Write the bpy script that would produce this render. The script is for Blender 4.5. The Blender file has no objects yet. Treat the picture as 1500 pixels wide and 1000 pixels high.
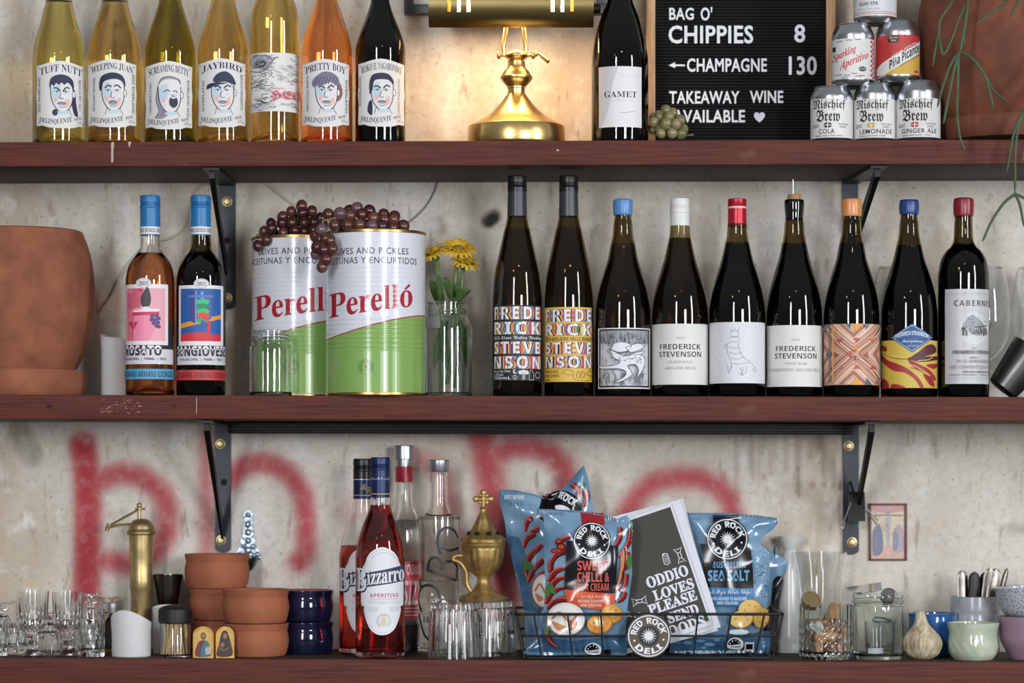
import bpy, bmesh, math, random
import numpy as np
from mathutils import Vector, Matrix
random.seed(11)
SC = bpy.context.scene
COL = SC.collection
PI = math.pi

# ------------------------------------------------------------------ camera, light, exposure
D, F, H, ZC = 4.0, 4000.0, 690.0, 1.45     # distance to the shelf fronts, focal length in px, eye level row, eye height
WALL = 0.235
cam = bpy.data.cameras.new('camera')
cam.lens, cam.sensor_width = 36 * F / 1500, 36
cam.shift_y = (H - 500) / 1500
cam.clip_start, cam.clip_end = 0.1, 60
cam.dof.use_dof = True
cam.dof.focus_distance = D + 0.03
cam.dof.aperture_fstop = 2.2
co = bpy.data.objects.new('camera', cam); COL.objects.link(co)
co.location = (0, -D, ZC); co.rotation_euler = (PI / 2, 0, 0)
SC.camera = co
SC.view_settings.view_transform = 'Standard'; SC.view_settings.look = 'None'
SC.view_settings.exposure = -0.18; SC.view_settings.gamma = 1.0
SC.view_settings.use_curve_mapping = False
SC.cycles.max_bounces = 24; SC.cycles.transmission_bounces = 20; SC.cycles.glossy_bounces = 6
SC.cycles.diffuse_bounces = 3; SC.cycles.transparent_max_bounces = 8
SC.cycles.sample_clamp_indirect = 16.0
SC.cycles.blur_glossy = 0.15

w = bpy.data.worlds.new('room_light'); SC.world = w; w.use_nodes = True
wn = w.node_tree.nodes; wl = w.node_tree.links
tcw = wn.new('ShaderNodeTexCoord'); sepw = wn.new('ShaderNodeSeparateXYZ'); rw = wn.new('ShaderNodeValToRGB')
wl.new(tcw.outputs['Generated'], sepw.inputs[0]); mpw = wn.new('ShaderNodeMapRange'); mpw.inputs[1].default_value = -0.5; mpw.inputs[2].default_value = 0.7
wl.new(sepw.outputs[2], mpw.inputs[0]); wl.new(mpw.outputs[0], rw.inputs[0]); wl.new(rw.outputs[0], wn['Background'].inputs[0])
rw.color_ramp.elements[0].color = (0.10, 0.09, 0.08, 1); rw.color_ramp.elements[1].color = (0.86, 0.92, 1.0, 1)
wn['Background'].inputs[1].default_value = 0.36

def area(name, az, dist, wd, ht, z, power, col):
    l = bpy.data.lights.new(name, 'AREA'); l.shape = 'RECTANGLE'; l.size = wd; l.size_y = ht
    l.energy = power; l.color = col
    o = bpy.data.objects.new(name, l); COL.objects.link(o)
    a = math.radians(az)
    o.location = (math.sin(a) * dist, -math.cos(a) * dist, ZC + z)
    d = Vector((0, 0, ZC)) - o.location
    o.rotation_euler = d.to_track_quat('-Z', 'Y').to_euler()
area('daylight_window_tall', -16, 6.0, 0.55, 2.4, 0.95, 150, (0.93, 0.96, 1.0))
area('daylight_window_wide', 21, 6.0, 0.9, 1.5, 0.55, 140, (0.93, 0.96, 1.0))
area('daylight_window_side', 50, 5.5, 0.5, 2.4, 0.95, 115, (0.93, 0.96, 1.0))
def pendant(name, x, y, z, p):
    l = bpy.data.lights.new(name, 'POINT'); l.energy = p; l.color = (1.0, 0.66, 0.32); l.shadow_soft_size = 0.05
    o = bpy.data.objects.new(name, l); COL.objects.link(o); o.location = (x, y, z)
pendant('pendant_bulb', -1.3, -3.4, ZC + 1.75, 6)
pendant('pendant_bulb', 0.5, -3.2, ZC + 1.85, 6)

# ------------------------------------------------------------------ coordinates
def S(y): return (D + y) / F
def X(px, y): return (px - 750) * S(y)
def facing(x, y): return math.atan2(-x, D + y)      # how far a round thing is turned so that its front meets the viewer
def Z(py, y): return ZC + (H - py) * S(y)
SH = {'top': (206.0, -0.0027), 'mid': (579.6, 0.0022), 'low': (966.5, 0.0040)}
def zs(sh, x):                       # height of a shelf's upper face at world x
    a, m = SH[sh]
    return ZC + (H - a) * 0.001 - m * x

# ------------------------------------------------------------------ materials
def lin(c):
    return tuple(((v / 255) / 12.92 if v / 255 <= 0.04045 else ((v / 255 + 0.055) / 1.055) ** 2.4) for v in c)
_M = {}
def mat(name, col, rough=0.5, metal=0.0, var=0.0, scale=40, bump=0.0, bscale=200, coat=0.0, trans=0.0, sss=0.0, spec=0.5, stretch=None, emit=0.0, col2=None):
    if name in _M: return _M[name]
    m = bpy.data.materials.new(name); m.use_nodes = True
    nt = m.node_tree; b = nt.nodes['Principled BSDF']
    c = lin(col)
    b.inputs['Base Color'].default_value = (*c, 1)
    b.inputs['Roughness'].default_value = rough; b.inputs['Metallic'].default_value = metal
    b.inputs['Coat Weight'].default_value = coat; b.inputs['Coat Roughness'].default_value = 0.08
    b.inputs['Transmission Weight'].default_value = trans; b.inputs['Specular IOR Level'].default_value = spec
    if sss:
        b.inputs['Subsurface Weight'].default_value = sss; b.inputs['Subsurface Radius'].default_value = (0.01, 0.006, 0.004); b.inputs['Subsurface Scale'].default_value = 0.5
    if emit:
        b.inputs['Emission Color'].default_value = (*c, 1); b.inputs['Emission Strength'].default_value = emit
    if var or bump or col2:
        tc = nt.nodes.new('ShaderNodeTexCoord'); mp = nt.nodes.new('ShaderNodeMapping')
        nt.links.new(tc.outputs['Object'], mp.inputs[0])
        if stretch: mp.inputs['Scale'].default_value = stretch
    if var or col2:
        n = nt.nodes.new('ShaderNodeTexNoise'); n.inputs['Scale'].default_value = scale; n.inputs['Detail'].default_value = 5
        nt.links.new(mp.outputs[0], n.inputs['Vector'])
        r = nt.nodes.new('ShaderNodeValToRGB')
        e = r.color_ramp.elements; e[0].position = 0.33; e[1].position = 0.67
        k2 = lin(col2) if col2 else tuple(v * (1 - var) for v in c)
        e[0].color = (*k2, 1); e[1].color = (*(tuple(min(1, v * (1 + var * 0.6)) for v in c)), 1)
        nt.links.new(n.outputs['Fac'], r.inputs[0]); nt.links.new(r.outputs[0], b.inputs['Base Color'])
    if bump:
        n2 = nt.nodes.new('ShaderNodeTexNoise'); n2.inputs['Scale'].default_value = bscale; n2.inputs['Detail'].default_value = 3
        nt.links.new(mp.outputs[0], n2.inputs['Vector'])
        bp = nt.nodes.new('ShaderNodeBump'); bp.inputs['Strength'].default_value = bump; bp.inputs['Distance'].default_value = 0.002
        nt.links.new(n2.outputs['Fac'], bp.inputs['Height']); nt.links.new(bp.outputs[0], b.inputs['Normal'])
    _M[name] = m
    return m
def glass(name, col, ior=1.5, rough=0.0, bump=0.0, bscale=60):
    if name in _M: return _M[name]
    m = bpy.data.materials.new(name); m.use_nodes = True
    nt = m.node_tree; g = nt.nodes['Principled BSDF']
    g.inputs['Base Color'].default_value = (*[v * v for v in col], 1); g.inputs['IOR'].default_value = ior; g.inputs['Roughness'].default_value = rough
    g.inputs['Transmission Weight'].default_value = 1.0
    if bump:
        tc = nt.nodes.new('ShaderNodeTexCoord'); n2 = nt.nodes.new('ShaderNodeTexNoise'); n2.inputs['Scale'].default_value = bscale
        nt.links.new(tc.outputs['Object'], n2.inputs['Vector'])
        bp = nt.nodes.new('ShaderNodeBump'); bp.inputs['Strength'].default_value = bump; bp.inputs['Distance'].default_value = 0.003
        nt.links.new(n2.outputs['Fac'], bp.inputs['Height']); nt.links.new(bp.outputs[0], g.inputs['Normal'])
    _M[name] = m
    return m
def ink(col, gloss=0.55, metal=0.0, coat=0.0):
    k = 'print_%d_%d_%d_%d_%d' % (*col, int(gloss * 100), int(metal * 10 + coat * 100))
    return mat(k, col, gloss, metal, coat=coat)
CLEAR = glass('clear_glass', (0.99, 0.997, 0.995), 1.5)
CLEARG = glass('greenish_glass', (0.968, 0.99, 0.98), 1.5, bump=0.12, bscale=45)

# ------------------------------------------------------------------ objects
def obj(name, bm, mats, parent=None, loc=(0, 0, 0), ang=0.7, rot=None):
    me = bpy.data.meshes.new(name)
    bm.normal_update()
    bm.to_mesh(me); bm.free()
    for m in (mats if isinstance(mats, (list, tuple)) else [mats]): me.materials.append(m)
    if ang:
        me.polygons.foreach_set('use_smooth', [True] * len(me.polygons))
        me.set_sharp_from_angle(angle=ang)
    o = bpy.data.objects.new(name, me); COL.objects.link(o)
    o.parent = parent; o.location = loc
    if rot: o.rotation_euler = rot
    return o
def tag(o, label, cat, group=None, kind=None):
    if label: o['label'] = label
    if cat: o['category'] = cat
    if group: o['group'] = group
    if kind: o['kind'] = kind
    return o
def thing(name, label, cat, loc, group=None, rz=0):
    o = bpy.data.objects.new(name, None); COL.objects.link(o); o.location = loc
    o.empty_display_size = 0.02; o.rotation_euler = (0, 0, rz)
    return tag(o, label, cat, group)
def dup(root, loc, label, rot=None, group=None):
    c = root.copy(); COL.objects.link(c); c.location = loc; c['label'] = label
    if rot: c.rotation_euler = rot
    if group: c['group'] = group
    for ch in list(root.children):
        k = ch.copy(); COL.objects.link(k); k.parent = c
        for g in ch.children:
            q = g.copy(); COL.objects.link(q); q.parent = k
    return c

# ------------------------------------------------------------------ shapes
def cat_rom(pts, sub=6, closed=False):
    P = [Vector(p) for p in pts]; n = len(P); out = []
    rng = range(n if closed else n - 1)
    for i in rng:
        p1, p2 = P[i], P[(i + 1) % n]
        p0 = P[i - 1] if (closed or i > 0) else p1 * 2 - p2
        p3 = P[(i + 2) % n] if (closed or i + 2 < n) else p2 * 2 - p1
        for k in range(sub):
            t = k / sub
            out.append(0.5 * ((2 * p1) + (p2 - p0) * t + (2 * p0 - 5 * p1 + 4 * p2 - p3) * t * t + (3 * p1 - p0 - 3 * p2 + p3) * t ** 3))
    if not closed: out.append(P[-1])
    return [tuple(v) for v in out]
def lathe(bm, prof, n=64, rad=None, mi=0, mat4=None):
    rings = []
    for r, z in prof:
        if r < 1e-7: rings.append([bm.verts.new((0, 0, z))])
        else:
            ring = []
            for k in range(n):
                a = 2 * PI * k / n
                q = r * (rad(a, z) if rad else 1)
                ring.append(bm.verts.new((q * math.cos(a), q * math.sin(a), z)))
            rings.append(ring)
    nv = []
    for A, B in zip(rings, rings[1:]):
        for k in range(n):
            a0, a1 = A[k % len(A)], A[(k + 1) % len(A)]; b0, b1 = B[k % len(B)], B[(k + 1) % len(B)]
            vs = []
            for v in (a0, a1, b1, b0):
                if v not in vs: vs.append(v)
            if len(vs) > 2:
                try: bm.faces.new(vs).material_index = mi
                except ValueError: pass
    allv = [v for r in rings for v in r]
    if mat4 is not None: bmesh.ops.transform(bm, matrix=mat4, verts=allv)
    return allv
def box(bm, x0, x1, y0, y1, z0, z1, bev=0.0, mat4=None, mi=0):
    r = bmesh.ops.create_cube(bm, size=1.0); vs = r['verts']
    bmesh.ops.scale(bm, vec=(x1 - x0, y1 - y0, z1 - z0), verts=vs)
    bmesh.ops.translate(bm, vec=((x0 + x1) / 2, (y0 + y1) / 2, (z0 + z1) / 2), verts=vs)
    fs = list({f for v in vs for f in v.link_faces})
    if bev:
        es = list({e for v in vs for e in v.link_edges})
        q = bmesh.ops.bevel(bm, geom=es, offset=bev, segments=3, affect='EDGES', profile=0.5)
        vs = list({v for f in q['faces'] for v in f.verts} | {v for v in vs if v.is_valid}); fs = q['faces'] + [f for f in fs if f.is_valid]
    for f in fs:
        if f.is_valid: f.material_index = mi
    if mat4 is not None: bmesh.ops.transform(bm, matrix=mat4, verts=[v for v in vs if v.is_valid])
def tube(bm, pts, r, n=8, cap=True, mi=0, flat=1.0):
    P = [Vector(p) for p in pts]; m = len(P)
    R = r if isinstance(r, (list, tuple)) else [r] * m
    up = None; rings = []
    for i in range(m):
        t = (P[min(i + 1, m - 1)] - P[max(i - 1, 0)]).normalized()
        if up is None: up = t.orthogonal().normalized()
        else:
            up = up - t * up.dot(t)
            up = up.normalized() if up.length > 1e-6 else t.orthogonal().normalized()
        bi = t.cross(up)
        rings.append([bm.verts.new(P[i] + (up * math.cos(2 * PI * k / n) + bi * math.sin(2 * PI * k / n) * flat) * R[i]) for k in range(n)])
    for A, B in zip(rings, rings[1:]):
        for k in range(n): bm.faces.new((A[k], A[(k + 1) % n], B[(k + 1) % n], B[k])).material_index = mi
    if cap:
        bm.faces.new(rings[0][::-1]).material_index = mi; bm.faces.new(rings[-1]).material_index = mi
def prism(bm, pts, y0, y1, mi=0):          # outline in (x, z), extruded along y
    A = [bm.verts.new((p[0], y0, p[1])) for p in pts]; B = [bm.verts.new((p[0], y1, p[1])) for p in pts]
    n = len(pts)
    for k in range(n): bm.faces.new((A[k], A[(k + 1) % n], B[(k + 1) % n], B[k])).material_index = mi
    bm.faces.new(A[::-1]).material_index = mi; bm.faces.new(B).material_index = mi
def ball(bm, c, r, seg=12, sq=(1, 1, 1), mi=0):
    q = bmesh.ops.create_uvsphere(bm, u_segments=seg, v_segments=max(6, seg // 2 + 2), radius=r)
    bmesh.ops.scale(bm, vec=sq, verts=q['verts']); bmesh.ops.translate(bm, vec=c, verts=q['verts'])
    for v in q['verts']:
        for f in v.link_faces: f.material_index = mi
def NB(): return bmesh.new()

# ------------------------------------------------------------------ printed artwork: flat shapes in photo rows/columns, wrapped on the surface they are printed on
STY = {'sans': None, 'serif': (0x1D400, 0x1D41A, 0x1D7CE), 'bold': (0x1D5D4, 0x1D5EE, 0x1D7EC), 'frak': (0x1D56C, 0x1D586, 0), 'script': (0x1D4D0, 0x1D4EA, 0),
       'serifi': (0x1D468, 0x1D482, 0), 'mono': (0x1D670, 0x1D68A, 0x1D7F6), 'boldi': (0x1D63C, 0x1D656, 0)}
_T = {}
def text_mesh(s, style, off=0.0, space=1.0):
    k = (s, style, off, space)
    if k in _T: return _T[k]
    t = STY[style]; o = ''
    for c in s:
        if t and 'A' <= c <= 'Z': o += chr(t[0] + ord(c) - 65)
        elif t and 'a' <= c <= 'z': o += chr(t[1] + ord(c) - 97)
        elif t and t[2] and '0' <= c <= '9': o += chr(t[2] + ord(c) - 48)
        else: o += c
    cu = bpy.data.curves.new('lettering', 'FONT'); cu.body = o; cu.resolution_u = 3; cu.offset = off; cu.space_character = space
    ob = bpy.data.objects.new('lettering', cu); COL.objects.link(ob)
    dg = bpy.context.evaluated_depsgraph_get(); ev = ob.evaluated_get(dg); me = ev.to_mesh()
    V = [(v.co.x, v.co.y) for v in me.vertices]; Fc = [tuple(p.vertices) for p in me.polygons]
    ev.to_mesh_clear(); bpy.data.objects.remove(ob); bpy.data.curves.remove(cu)
    xs = [v[0] for v in V]; ys = [v[1] for v in V]
    _T[k] = (V, Fc, min(xs), max(xs), min(ys), max(ys))
    return _T[k]
class Art:
    def __init__(self, c, R=None, step=2.5e-5):
        self.c, self.R, self.it, self.n, self.step = c, R, [], 0, step
    def a(self, px):
        d = px - self.c
        return d if not self.R else self.R * math.asin(max(-0.995, min(0.995, d / self.R)))
    def add(self, V, Fc, col, same=False):
        if not same: self.n += 1
        self.it.append((V, Fc, col, self.n))
    def poly(self, pts, col, same=False):
        self.add([(self.a(p[0]), p[1]) for p in pts], [tuple(range(len(pts)))], col, same)
    def rect(self, x0, x1, y0, y1, col, same=False): self.poly([(x0, y0), (x1, y0), (x1, y1), (x0, y1)], col, same)
    def ell(self, cx, cy, rx, ry, col, n=24, rot=0, same=False):
        c, s = math.cos(rot), math.sin(rot)
        self.poly([(cx + rx * math.cos(t) * c - ry * math.sin(t) * s, cy + rx * math.cos(t) * s + ry * math.sin(t) * c) for t in [2 * PI * k / n for k in range(n)]], col, same)
    def blob(self, pts, col, sub=5): self.poly(cat_rom(pts, sub, True), col)
    def line(self, pts, wd, col, same=False, closed=False):
        P = [Vector((self.a(p[0]), p[1])) for p in pts]
        if closed: P.append(P[0])
        V, Fc, m = [], [], len(P)
        for i in range(m):
            t = P[min(i + 1, m - 1)] - P[max(i - 1, 0)]
            if closed and i in (0, m - 1): t = P[1] - P[m - 2]
            t = t.normalized() if t.length > 1e-9 else Vector((1, 0))
            nn = Vector((-t.y, t.x)); ww = wd(i / (m - 1)) if callable(wd) else wd
            V += [tuple(P[i] + nn * ww / 2), tuple(P[i] - nn * ww / 2)]
            if i: Fc.append((2 * i - 2, 2 * i - 1, 2 * i + 1, 2 * i))
        self.add(V, Fc, col, same)
    def curve(self, pts, wd, col, sub=5, closed=False, same=False): self.line(cat_rom(pts, sub, closed), wd, col, same, closed)
    def ring(self, cx, cy, rx, ry, wd, col, n=36):
        self.line([(cx + rx * math.cos(2 * PI * k / n), cy + ry * math.sin(2 * PI * k / n)) for k in range(n)], wd, col, closed=True)
    def text(self, s, x0, x1, y0, y1, col, style='sans', off=0.0, warp=None, rot=0, space=1.0, same=False, shear=0, below=None):
        V, Fc, a0, a1, b0, b1 = text_mesh(s, style, off, space)
        A0, A1 = (x0, x1) if warp else (self.a(x0), self.a(x1))
        out = []
        cx, cy = (A0 + A1) / 2, (y0 + y1) / 2; cr, sr = math.cos(rot), math.sin(rot)
        for x, y in V:
            u, v = (x - a0) / (a1 - a0), (y - b0) / (b1 - b0)
            px, py = A0 + u * (A1 - A0), y1 + v * (y0 - y1)
            px += shear * v * (y1 - y0)
            if rot: px, py = cx + (px - cx) * cr - (py - cy) * sr, cy + (px - cx) * sr + (py - cy) * cr
            if warp:
                px, py = warp(px, py); px = self.a(px)
            out.append((px, py))
        if below is not None:                # keep only what lies under this row
            V2, F2 = [], []
            for f in Fc:
                P = [out[i] for i in f]; Q = []
                for p, q in zip(P, P[1:] + P[:1]):
                    if p[1] >= below: Q.append(p)
                    if (p[1] - below) * (q[1] - below) < 0:
                        t = (below - p[1]) / (q[1] - p[1]); Q.append((p[0] + (q[0] - p[0]) * t, below))
                if len(Q) > 2: F2.append(tuple(range(len(V2), len(V2) + len(Q)))); V2 += Q
            out, Fc = V2, F2
        self.add(out, Fc, col, same)
    def ringtext(self, s, cx, cy, r, h, a0, a1, col, style='bold', below=False, off=0):   # lettering along a circle, angles clockwise from the top in degrees
        def wp(px, py):
            t = math.radians(a0 + (a1 - a0) * px)
            rr = r + (h * (1 - py) if not below else h * py)
            return cx + rr * math.sin(t), cy - rr * math.cos(t)
        self.text(s, 0, 1, 0, 1, col, style, off, warp=wp)
    def build(self, fn, xcuts=(), ycuts=(), gloss=None):
        bm = NB(); cols = []
        for V, Fc, col, ly in self.it:
            if col not in cols: cols.append(col)
            vs = [bm.verts.new((x, y, ly)) for x, y in V]
            for f in Fc:
                try: bm.faces.new([vs[i] for i in f]).material_index = cols.index(col)
                except ValueError: pass
        bm.normal_update()
        bmesh.ops.triangulate(bm, faces=[f for f in bm.faces if len(f.verts) > 4], ngon_method='EAR_CLIP')
        for x in xcuts: bmesh.ops.bisect_plane(bm, geom=bm.verts[:] + bm.edges[:] + bm.faces[:], plane_co=(x, 0, 0), plane_no=(1, 0, 0))
        for y in ycuts: bmesh.ops.bisect_plane(bm, geom=bm.verts[:] + bm.edges[:] + bm.faces[:], plane_co=(0, y, 0), plane_no=(0, 1, 0))
        for v in bm.verts: v.co = fn(v.co.x, v.co.y, v.co.z * self.step)
        bmesh.ops.recalc_face_normals(bm, faces=bm.faces) if False else None
        ms = [(c if not isinstance(c, tuple) else ink(c, gloss if gloss is not None else 0.5)) for c in cols]
        return bm, ms
    def on_cyl(self, yc, z0, base=0.00015, gloss=None, lean=None):
        R = self.R * S(yc); turn = facing(X(self.c, yc), yc)
        def fn(a, py, off):
            th = a / self.R + turn; q = R + base + off
            return (q * math.sin(th), -q * math.cos(th), Z(py, yc - R * .97) - z0)
        k = 12
        lim = self.R * 1.5
        return self.build(fn, [self.R * t * 0.11 for t in range(-13, 14)], (), gloss)
def label_part(art, root, yc, z0, name='label', gloss=None, base=0.00015):
    bm, ms = art.on_cyl(yc, z0, base, gloss)
    return obj(name, bm, ms, root, ang=0.6)
# ------------------------------------------------------------------ the wall with its spray paint and stains
def seg_dist(P, pts):
    d = np.full(len(P), 1e9)
    for (x0, y0), (x1, y1) in zip(pts, pts[1:]):
        a = np.array((x0, y0)); b = np.array((x1, y1)); ab = b - a
        t = np.clip(((P - a) @ ab) / max(ab @ ab, 1e-9), 0, 1)
        d = np.minimum(d, np.linalg.norm(P - a - t[:, None] * ab, axis=1))
    return d
def soft(d, r, e): return 1 / (1 + np.exp((d - r) / e * 2.2))
FLOORM = mat('dark_floor', (62, 56, 50), .6, var=.2, scale=6)
bm = NB(); box(bm, -4, 4, -8, WALL, -.05, 0); tag(obj('floor', bm, FLOORM), 'dark bar floor', None, None, 'structure')
def build_wall():
    x0, x1, z0, z1, st = -1.4, 1.4, 0.0, 2.7, 0.0045
    nx, nz = int((x1 - x0) / st) + 1, int((z1 - z0) / st) + 1
    gx, gz = np.meshgrid(np.linspace(x0, x1, nx), np.linspace(z0, z1, nz))
    V = np.stack([gx.ravel(), np.zeros(gx.size), gz.ravel()], 1)
    P = np.stack([gx.ravel() / S(WALL) + 750, H - (gz.ravel() - ZC) / S(WALL)], 1)
    red = np.zeros(len(P))
    G = [([(121, 652), (127, 688), (129, 734), (128, 800), (127, 872)], 20, 5, 1),
         ([(144, 706), (160, 697), (182, 693), (204, 697), (222, 708), (238, 724), (245, 742), (244, 780), (236, 797), (222, 813), (205, 823), (190, 826), (152, 821)], 16, 7, .95),
         ([(304, 640), (303, 730), (304, 805)], 12, 6, .75),
         ([(336, 704), (345, 692), (360, 681), (384, 677), (405, 682), (422, 693), (435, 708), (444, 726), (449, 764), (448, 810), (438, 822)], 15, 6, .95),
         ([(505, 752), (515, 742), (530, 730)], 14, 9, .4),
         ([(604, 668), (630, 678), (648, 700), (660, 745)], 12, 8, .7),
         ([(705, 640), (716, 690), (722, 734), (730, 800), (741, 872)], 22, 8, .95),
         ([(728, 664), (752, 655), (780, 654), (806, 664), (825, 684), (832, 710), (826, 760), (800, 800)], 17, 7, .95),
         ([(915, 765), (922, 745), (938, 722), (958, 706), (989, 699), (1024, 700), (1050, 712), (1066, 728), (1073, 752)], 15, 7, .95)]
    for pts, r, e, k in G: red = np.maximum(red, k * soft(seg_dist(P, pts), r + 1.5, e * 1.5))
    stain = np.zeros(len(P)); rnd = random.Random(5)
    for i in range(42):                       # rust runs and scratches
        x, y = rnd.uniform(-100, 1600), rnd.choice([rnd.uniform(0, 200), rnd.uniform(265, 560), rnd.uniform(630, 900)])
        l = rnd.uniform(6, 34); stain = np.maximum(stain, rnd.uniform(.15, .6) * soft(seg_dist(P, [(x, y), (x + rnd.uniform(-6, 3), y + l)]), 1.6, 2.2))
    for i in range(26):
        x = rnd.uniform(1075, 1235); stain = np.maximum(stain, rnd.uniform(.2, .6) * soft(seg_dist(P, [(x, 632), (x, 640 + rnd.uniform(5, 90))]), 2.2, 3))
    for x, y in [(1190, 710), (1207, 709), (1220, 711), (1230, 712)]: stain = np.maximum(stain, .7 * soft(seg_dist(P, [(x, y - 4), (x, y + 4)]), 2.2, 2))
    for x, y, l in [(552, 40, 30), (1368, 640, 28), (480, 30, 20), (196, 45, 12), (645, 320, 20), (73, 300, 14), (420, 420, 20)]:
        stain = np.maximum(stain, .55 * soft(seg_dist(P, [(x, y), (x + 4, y + l)]), 3, 4))
    patch = np.zeros(len(P))
    for pts, r, e, k in [([(28, 632), (40, 655), (48, 668)], 17, 3, .9), ([(715, 300), (722, 340), (705, 352)], 22, 9, .6), ([(1038, 392), (1030, 420)], 10, 4, .7), ([(1168, 718), (1176, 722)], 8, 4, .6),
                         ([(1480, 772), (1500, 775)], 8, 4, .6), ([(700, 290), (740, 292)], 12, 6, .5), ([(345, 610), (420, 790)], 20, 30, .12)]:
        patch = np.maximum(patch, k * soft(seg_dist(P, pts), r, e))
    hole = .98 * soft(seg_dist(P, [(715, 324), (723, 317)]), 8.5, 2.0)
    idx = np.arange(nx * nz).reshape(nz, nx)
    Fc = np.stack([idx[:-1, :-1].ravel(), idx[:-1, 1:].ravel(), idx[1:, 1:].ravel(), idx[1:, :-1].ravel()], 1)
    V[:, 1] += hole * 0.02
    me = bpy.data.meshes.new('wall_back'); me.from_pydata(V.tolist(), [], Fc.tolist())
    at = me.color_attributes.new('wall_marks', 'FLOAT_COLOR', 'POINT')
    at.data.foreach_set('color', np.stack([red, stain, patch, hole], 1).astype(np.float32).ravel())
    me.polygons.foreach_set('use_smooth', [True] * len(me.polygons))
    m = bpy.data.materials.new('old_plaster'); m.use_nodes = True; nt = m.node_tree; N = nt.nodes; L = nt.links
    b = N['Principled BSDF']; b.inputs['Roughness'].default_value = 0.85
    tc = N.new('ShaderNodeTexCoord')
    def noise(sc, det=4, stretch=None, rough=.55):
        n = N.new('ShaderNodeTexNoise'); n.inputs['Scale'].default_value = sc; n.inputs['Detail'].default_value = det; n.inputs['Roughness'].default_value = rough
        if stretch:
            mp = N.new('ShaderNodeMapping'); mp.inputs['Scale'].default_value = stretch; L.new(tc.outputs['Object'], mp.inputs[0]); L.new(mp.outputs[0], n.inputs['Vector'])
        else: L.new(tc.outputs['Object'], n.inputs['Vector'])
        return n.outputs['Fac']
    def ramp(fac, p0, p1, c0=(0, 0, 0), c1=(1, 1, 1)):
        r = N.new('ShaderNodeValToRGB'); r.color_ramp.elements[0].position = p0; r.color_ramp.elements[1].position = p1
        r.color_ramp.elements[0].color = (*c0, 1); r.color_ramp.elements[1].color = (*c1, 1); L.new(fac, r.inputs[0]); return r.outputs[0]
    def mix(fac, a, c, k=1.0):
        q = N.new('ShaderNodeMix'); q.data_type = 'RGBA'
        if k != 1.0:
            mm = N.new('ShaderNodeMath'); mm.operation = 'MULTIPLY'; mm.inputs[1].default_value = k; L.new(fac, mm.inputs[0]); fac = mm.outputs[0]
        L.new(fac, q.inputs[0])
        for s_, v in ((6, a), (7, c)):
            if isinstance(v, tuple): q.inputs[s_].default_value = (*v, 1)
            else: L.new(v, q.inputs[s_])
        return q.outputs[2]
    base = ramp(noise(3.2, 5), .35, .68, lin((203, 195, 181)), lin((227, 223, 215)))
    base = mix(ramp(noise(7, 6, (1, 1, .18)), .46, .68), base, lin((180, 158, 130)), .62)
    base = mix(ramp(noise(26, 6), .54, .68), base, lin((228, 225, 219)), .7)
    base = mix(ramp(noise(90, 4), .45, .75), base, lin((176, 164, 146)), .4)
    base = mix(ramp(noise(60, 5, (1, 1, .25)), .60, .72), base, lin((138, 112, 86)), .6)
    base = mix(ramp(noise(150, 3), .63, .70), base, lin((112, 96, 80)), .6)
    sep = N.new('ShaderNodeSeparateColor'); ca = N.new('ShaderNodeVertexColor'); ca.layer_name = 'wall_marks'; L.new(ca.outputs['Color'], sep.inputs[0])
    base = mix(sep.outputs[2], base, ramp(noise(40, 5), .3, .7, lin((150, 138, 120)), lin((190, 182, 168))))
    base = mix(sep.outputs[1], base, lin((112, 70, 52)))
    mot = N.new('ShaderNodeMath'); mot.operation = 'MULTIPLY'; L.new(sep.outputs[0], mot.inputs[0]); L.new(ramp(noise(55, 4), .2, .5, (.72,) * 3, (1,) * 3), mot.inputs[1])
    base = mix(mot.outputs[0], base, ramp(noise(9, 4), .35, .7, lin((166, 44, 56)), lin((186, 70, 78))))
    base = mix(ca.outputs['Alpha'], base, lin((24, 19, 16)))
    L.new(base, b.inputs['Base Color'])
    bp = N.new('ShaderNodeBump'); bp.inputs['Strength'].default_value = .35; bp.inputs['Distance'].default_value = .004
    L.new(noise(34, 7), bp.inputs['Height']); L.new(bp.outputs[0], b.inputs['Normal'])
    me.materials.append(m)
    o = bpy.data.objects.new('wall_back', me); COL.objects.link(o); o.location = (0, WALL, 0)
    o['kind'] = 'structure'; o['label'] = 'stained cream plaster wall with red spray-painted letters'
    return o
build_wall()

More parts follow.
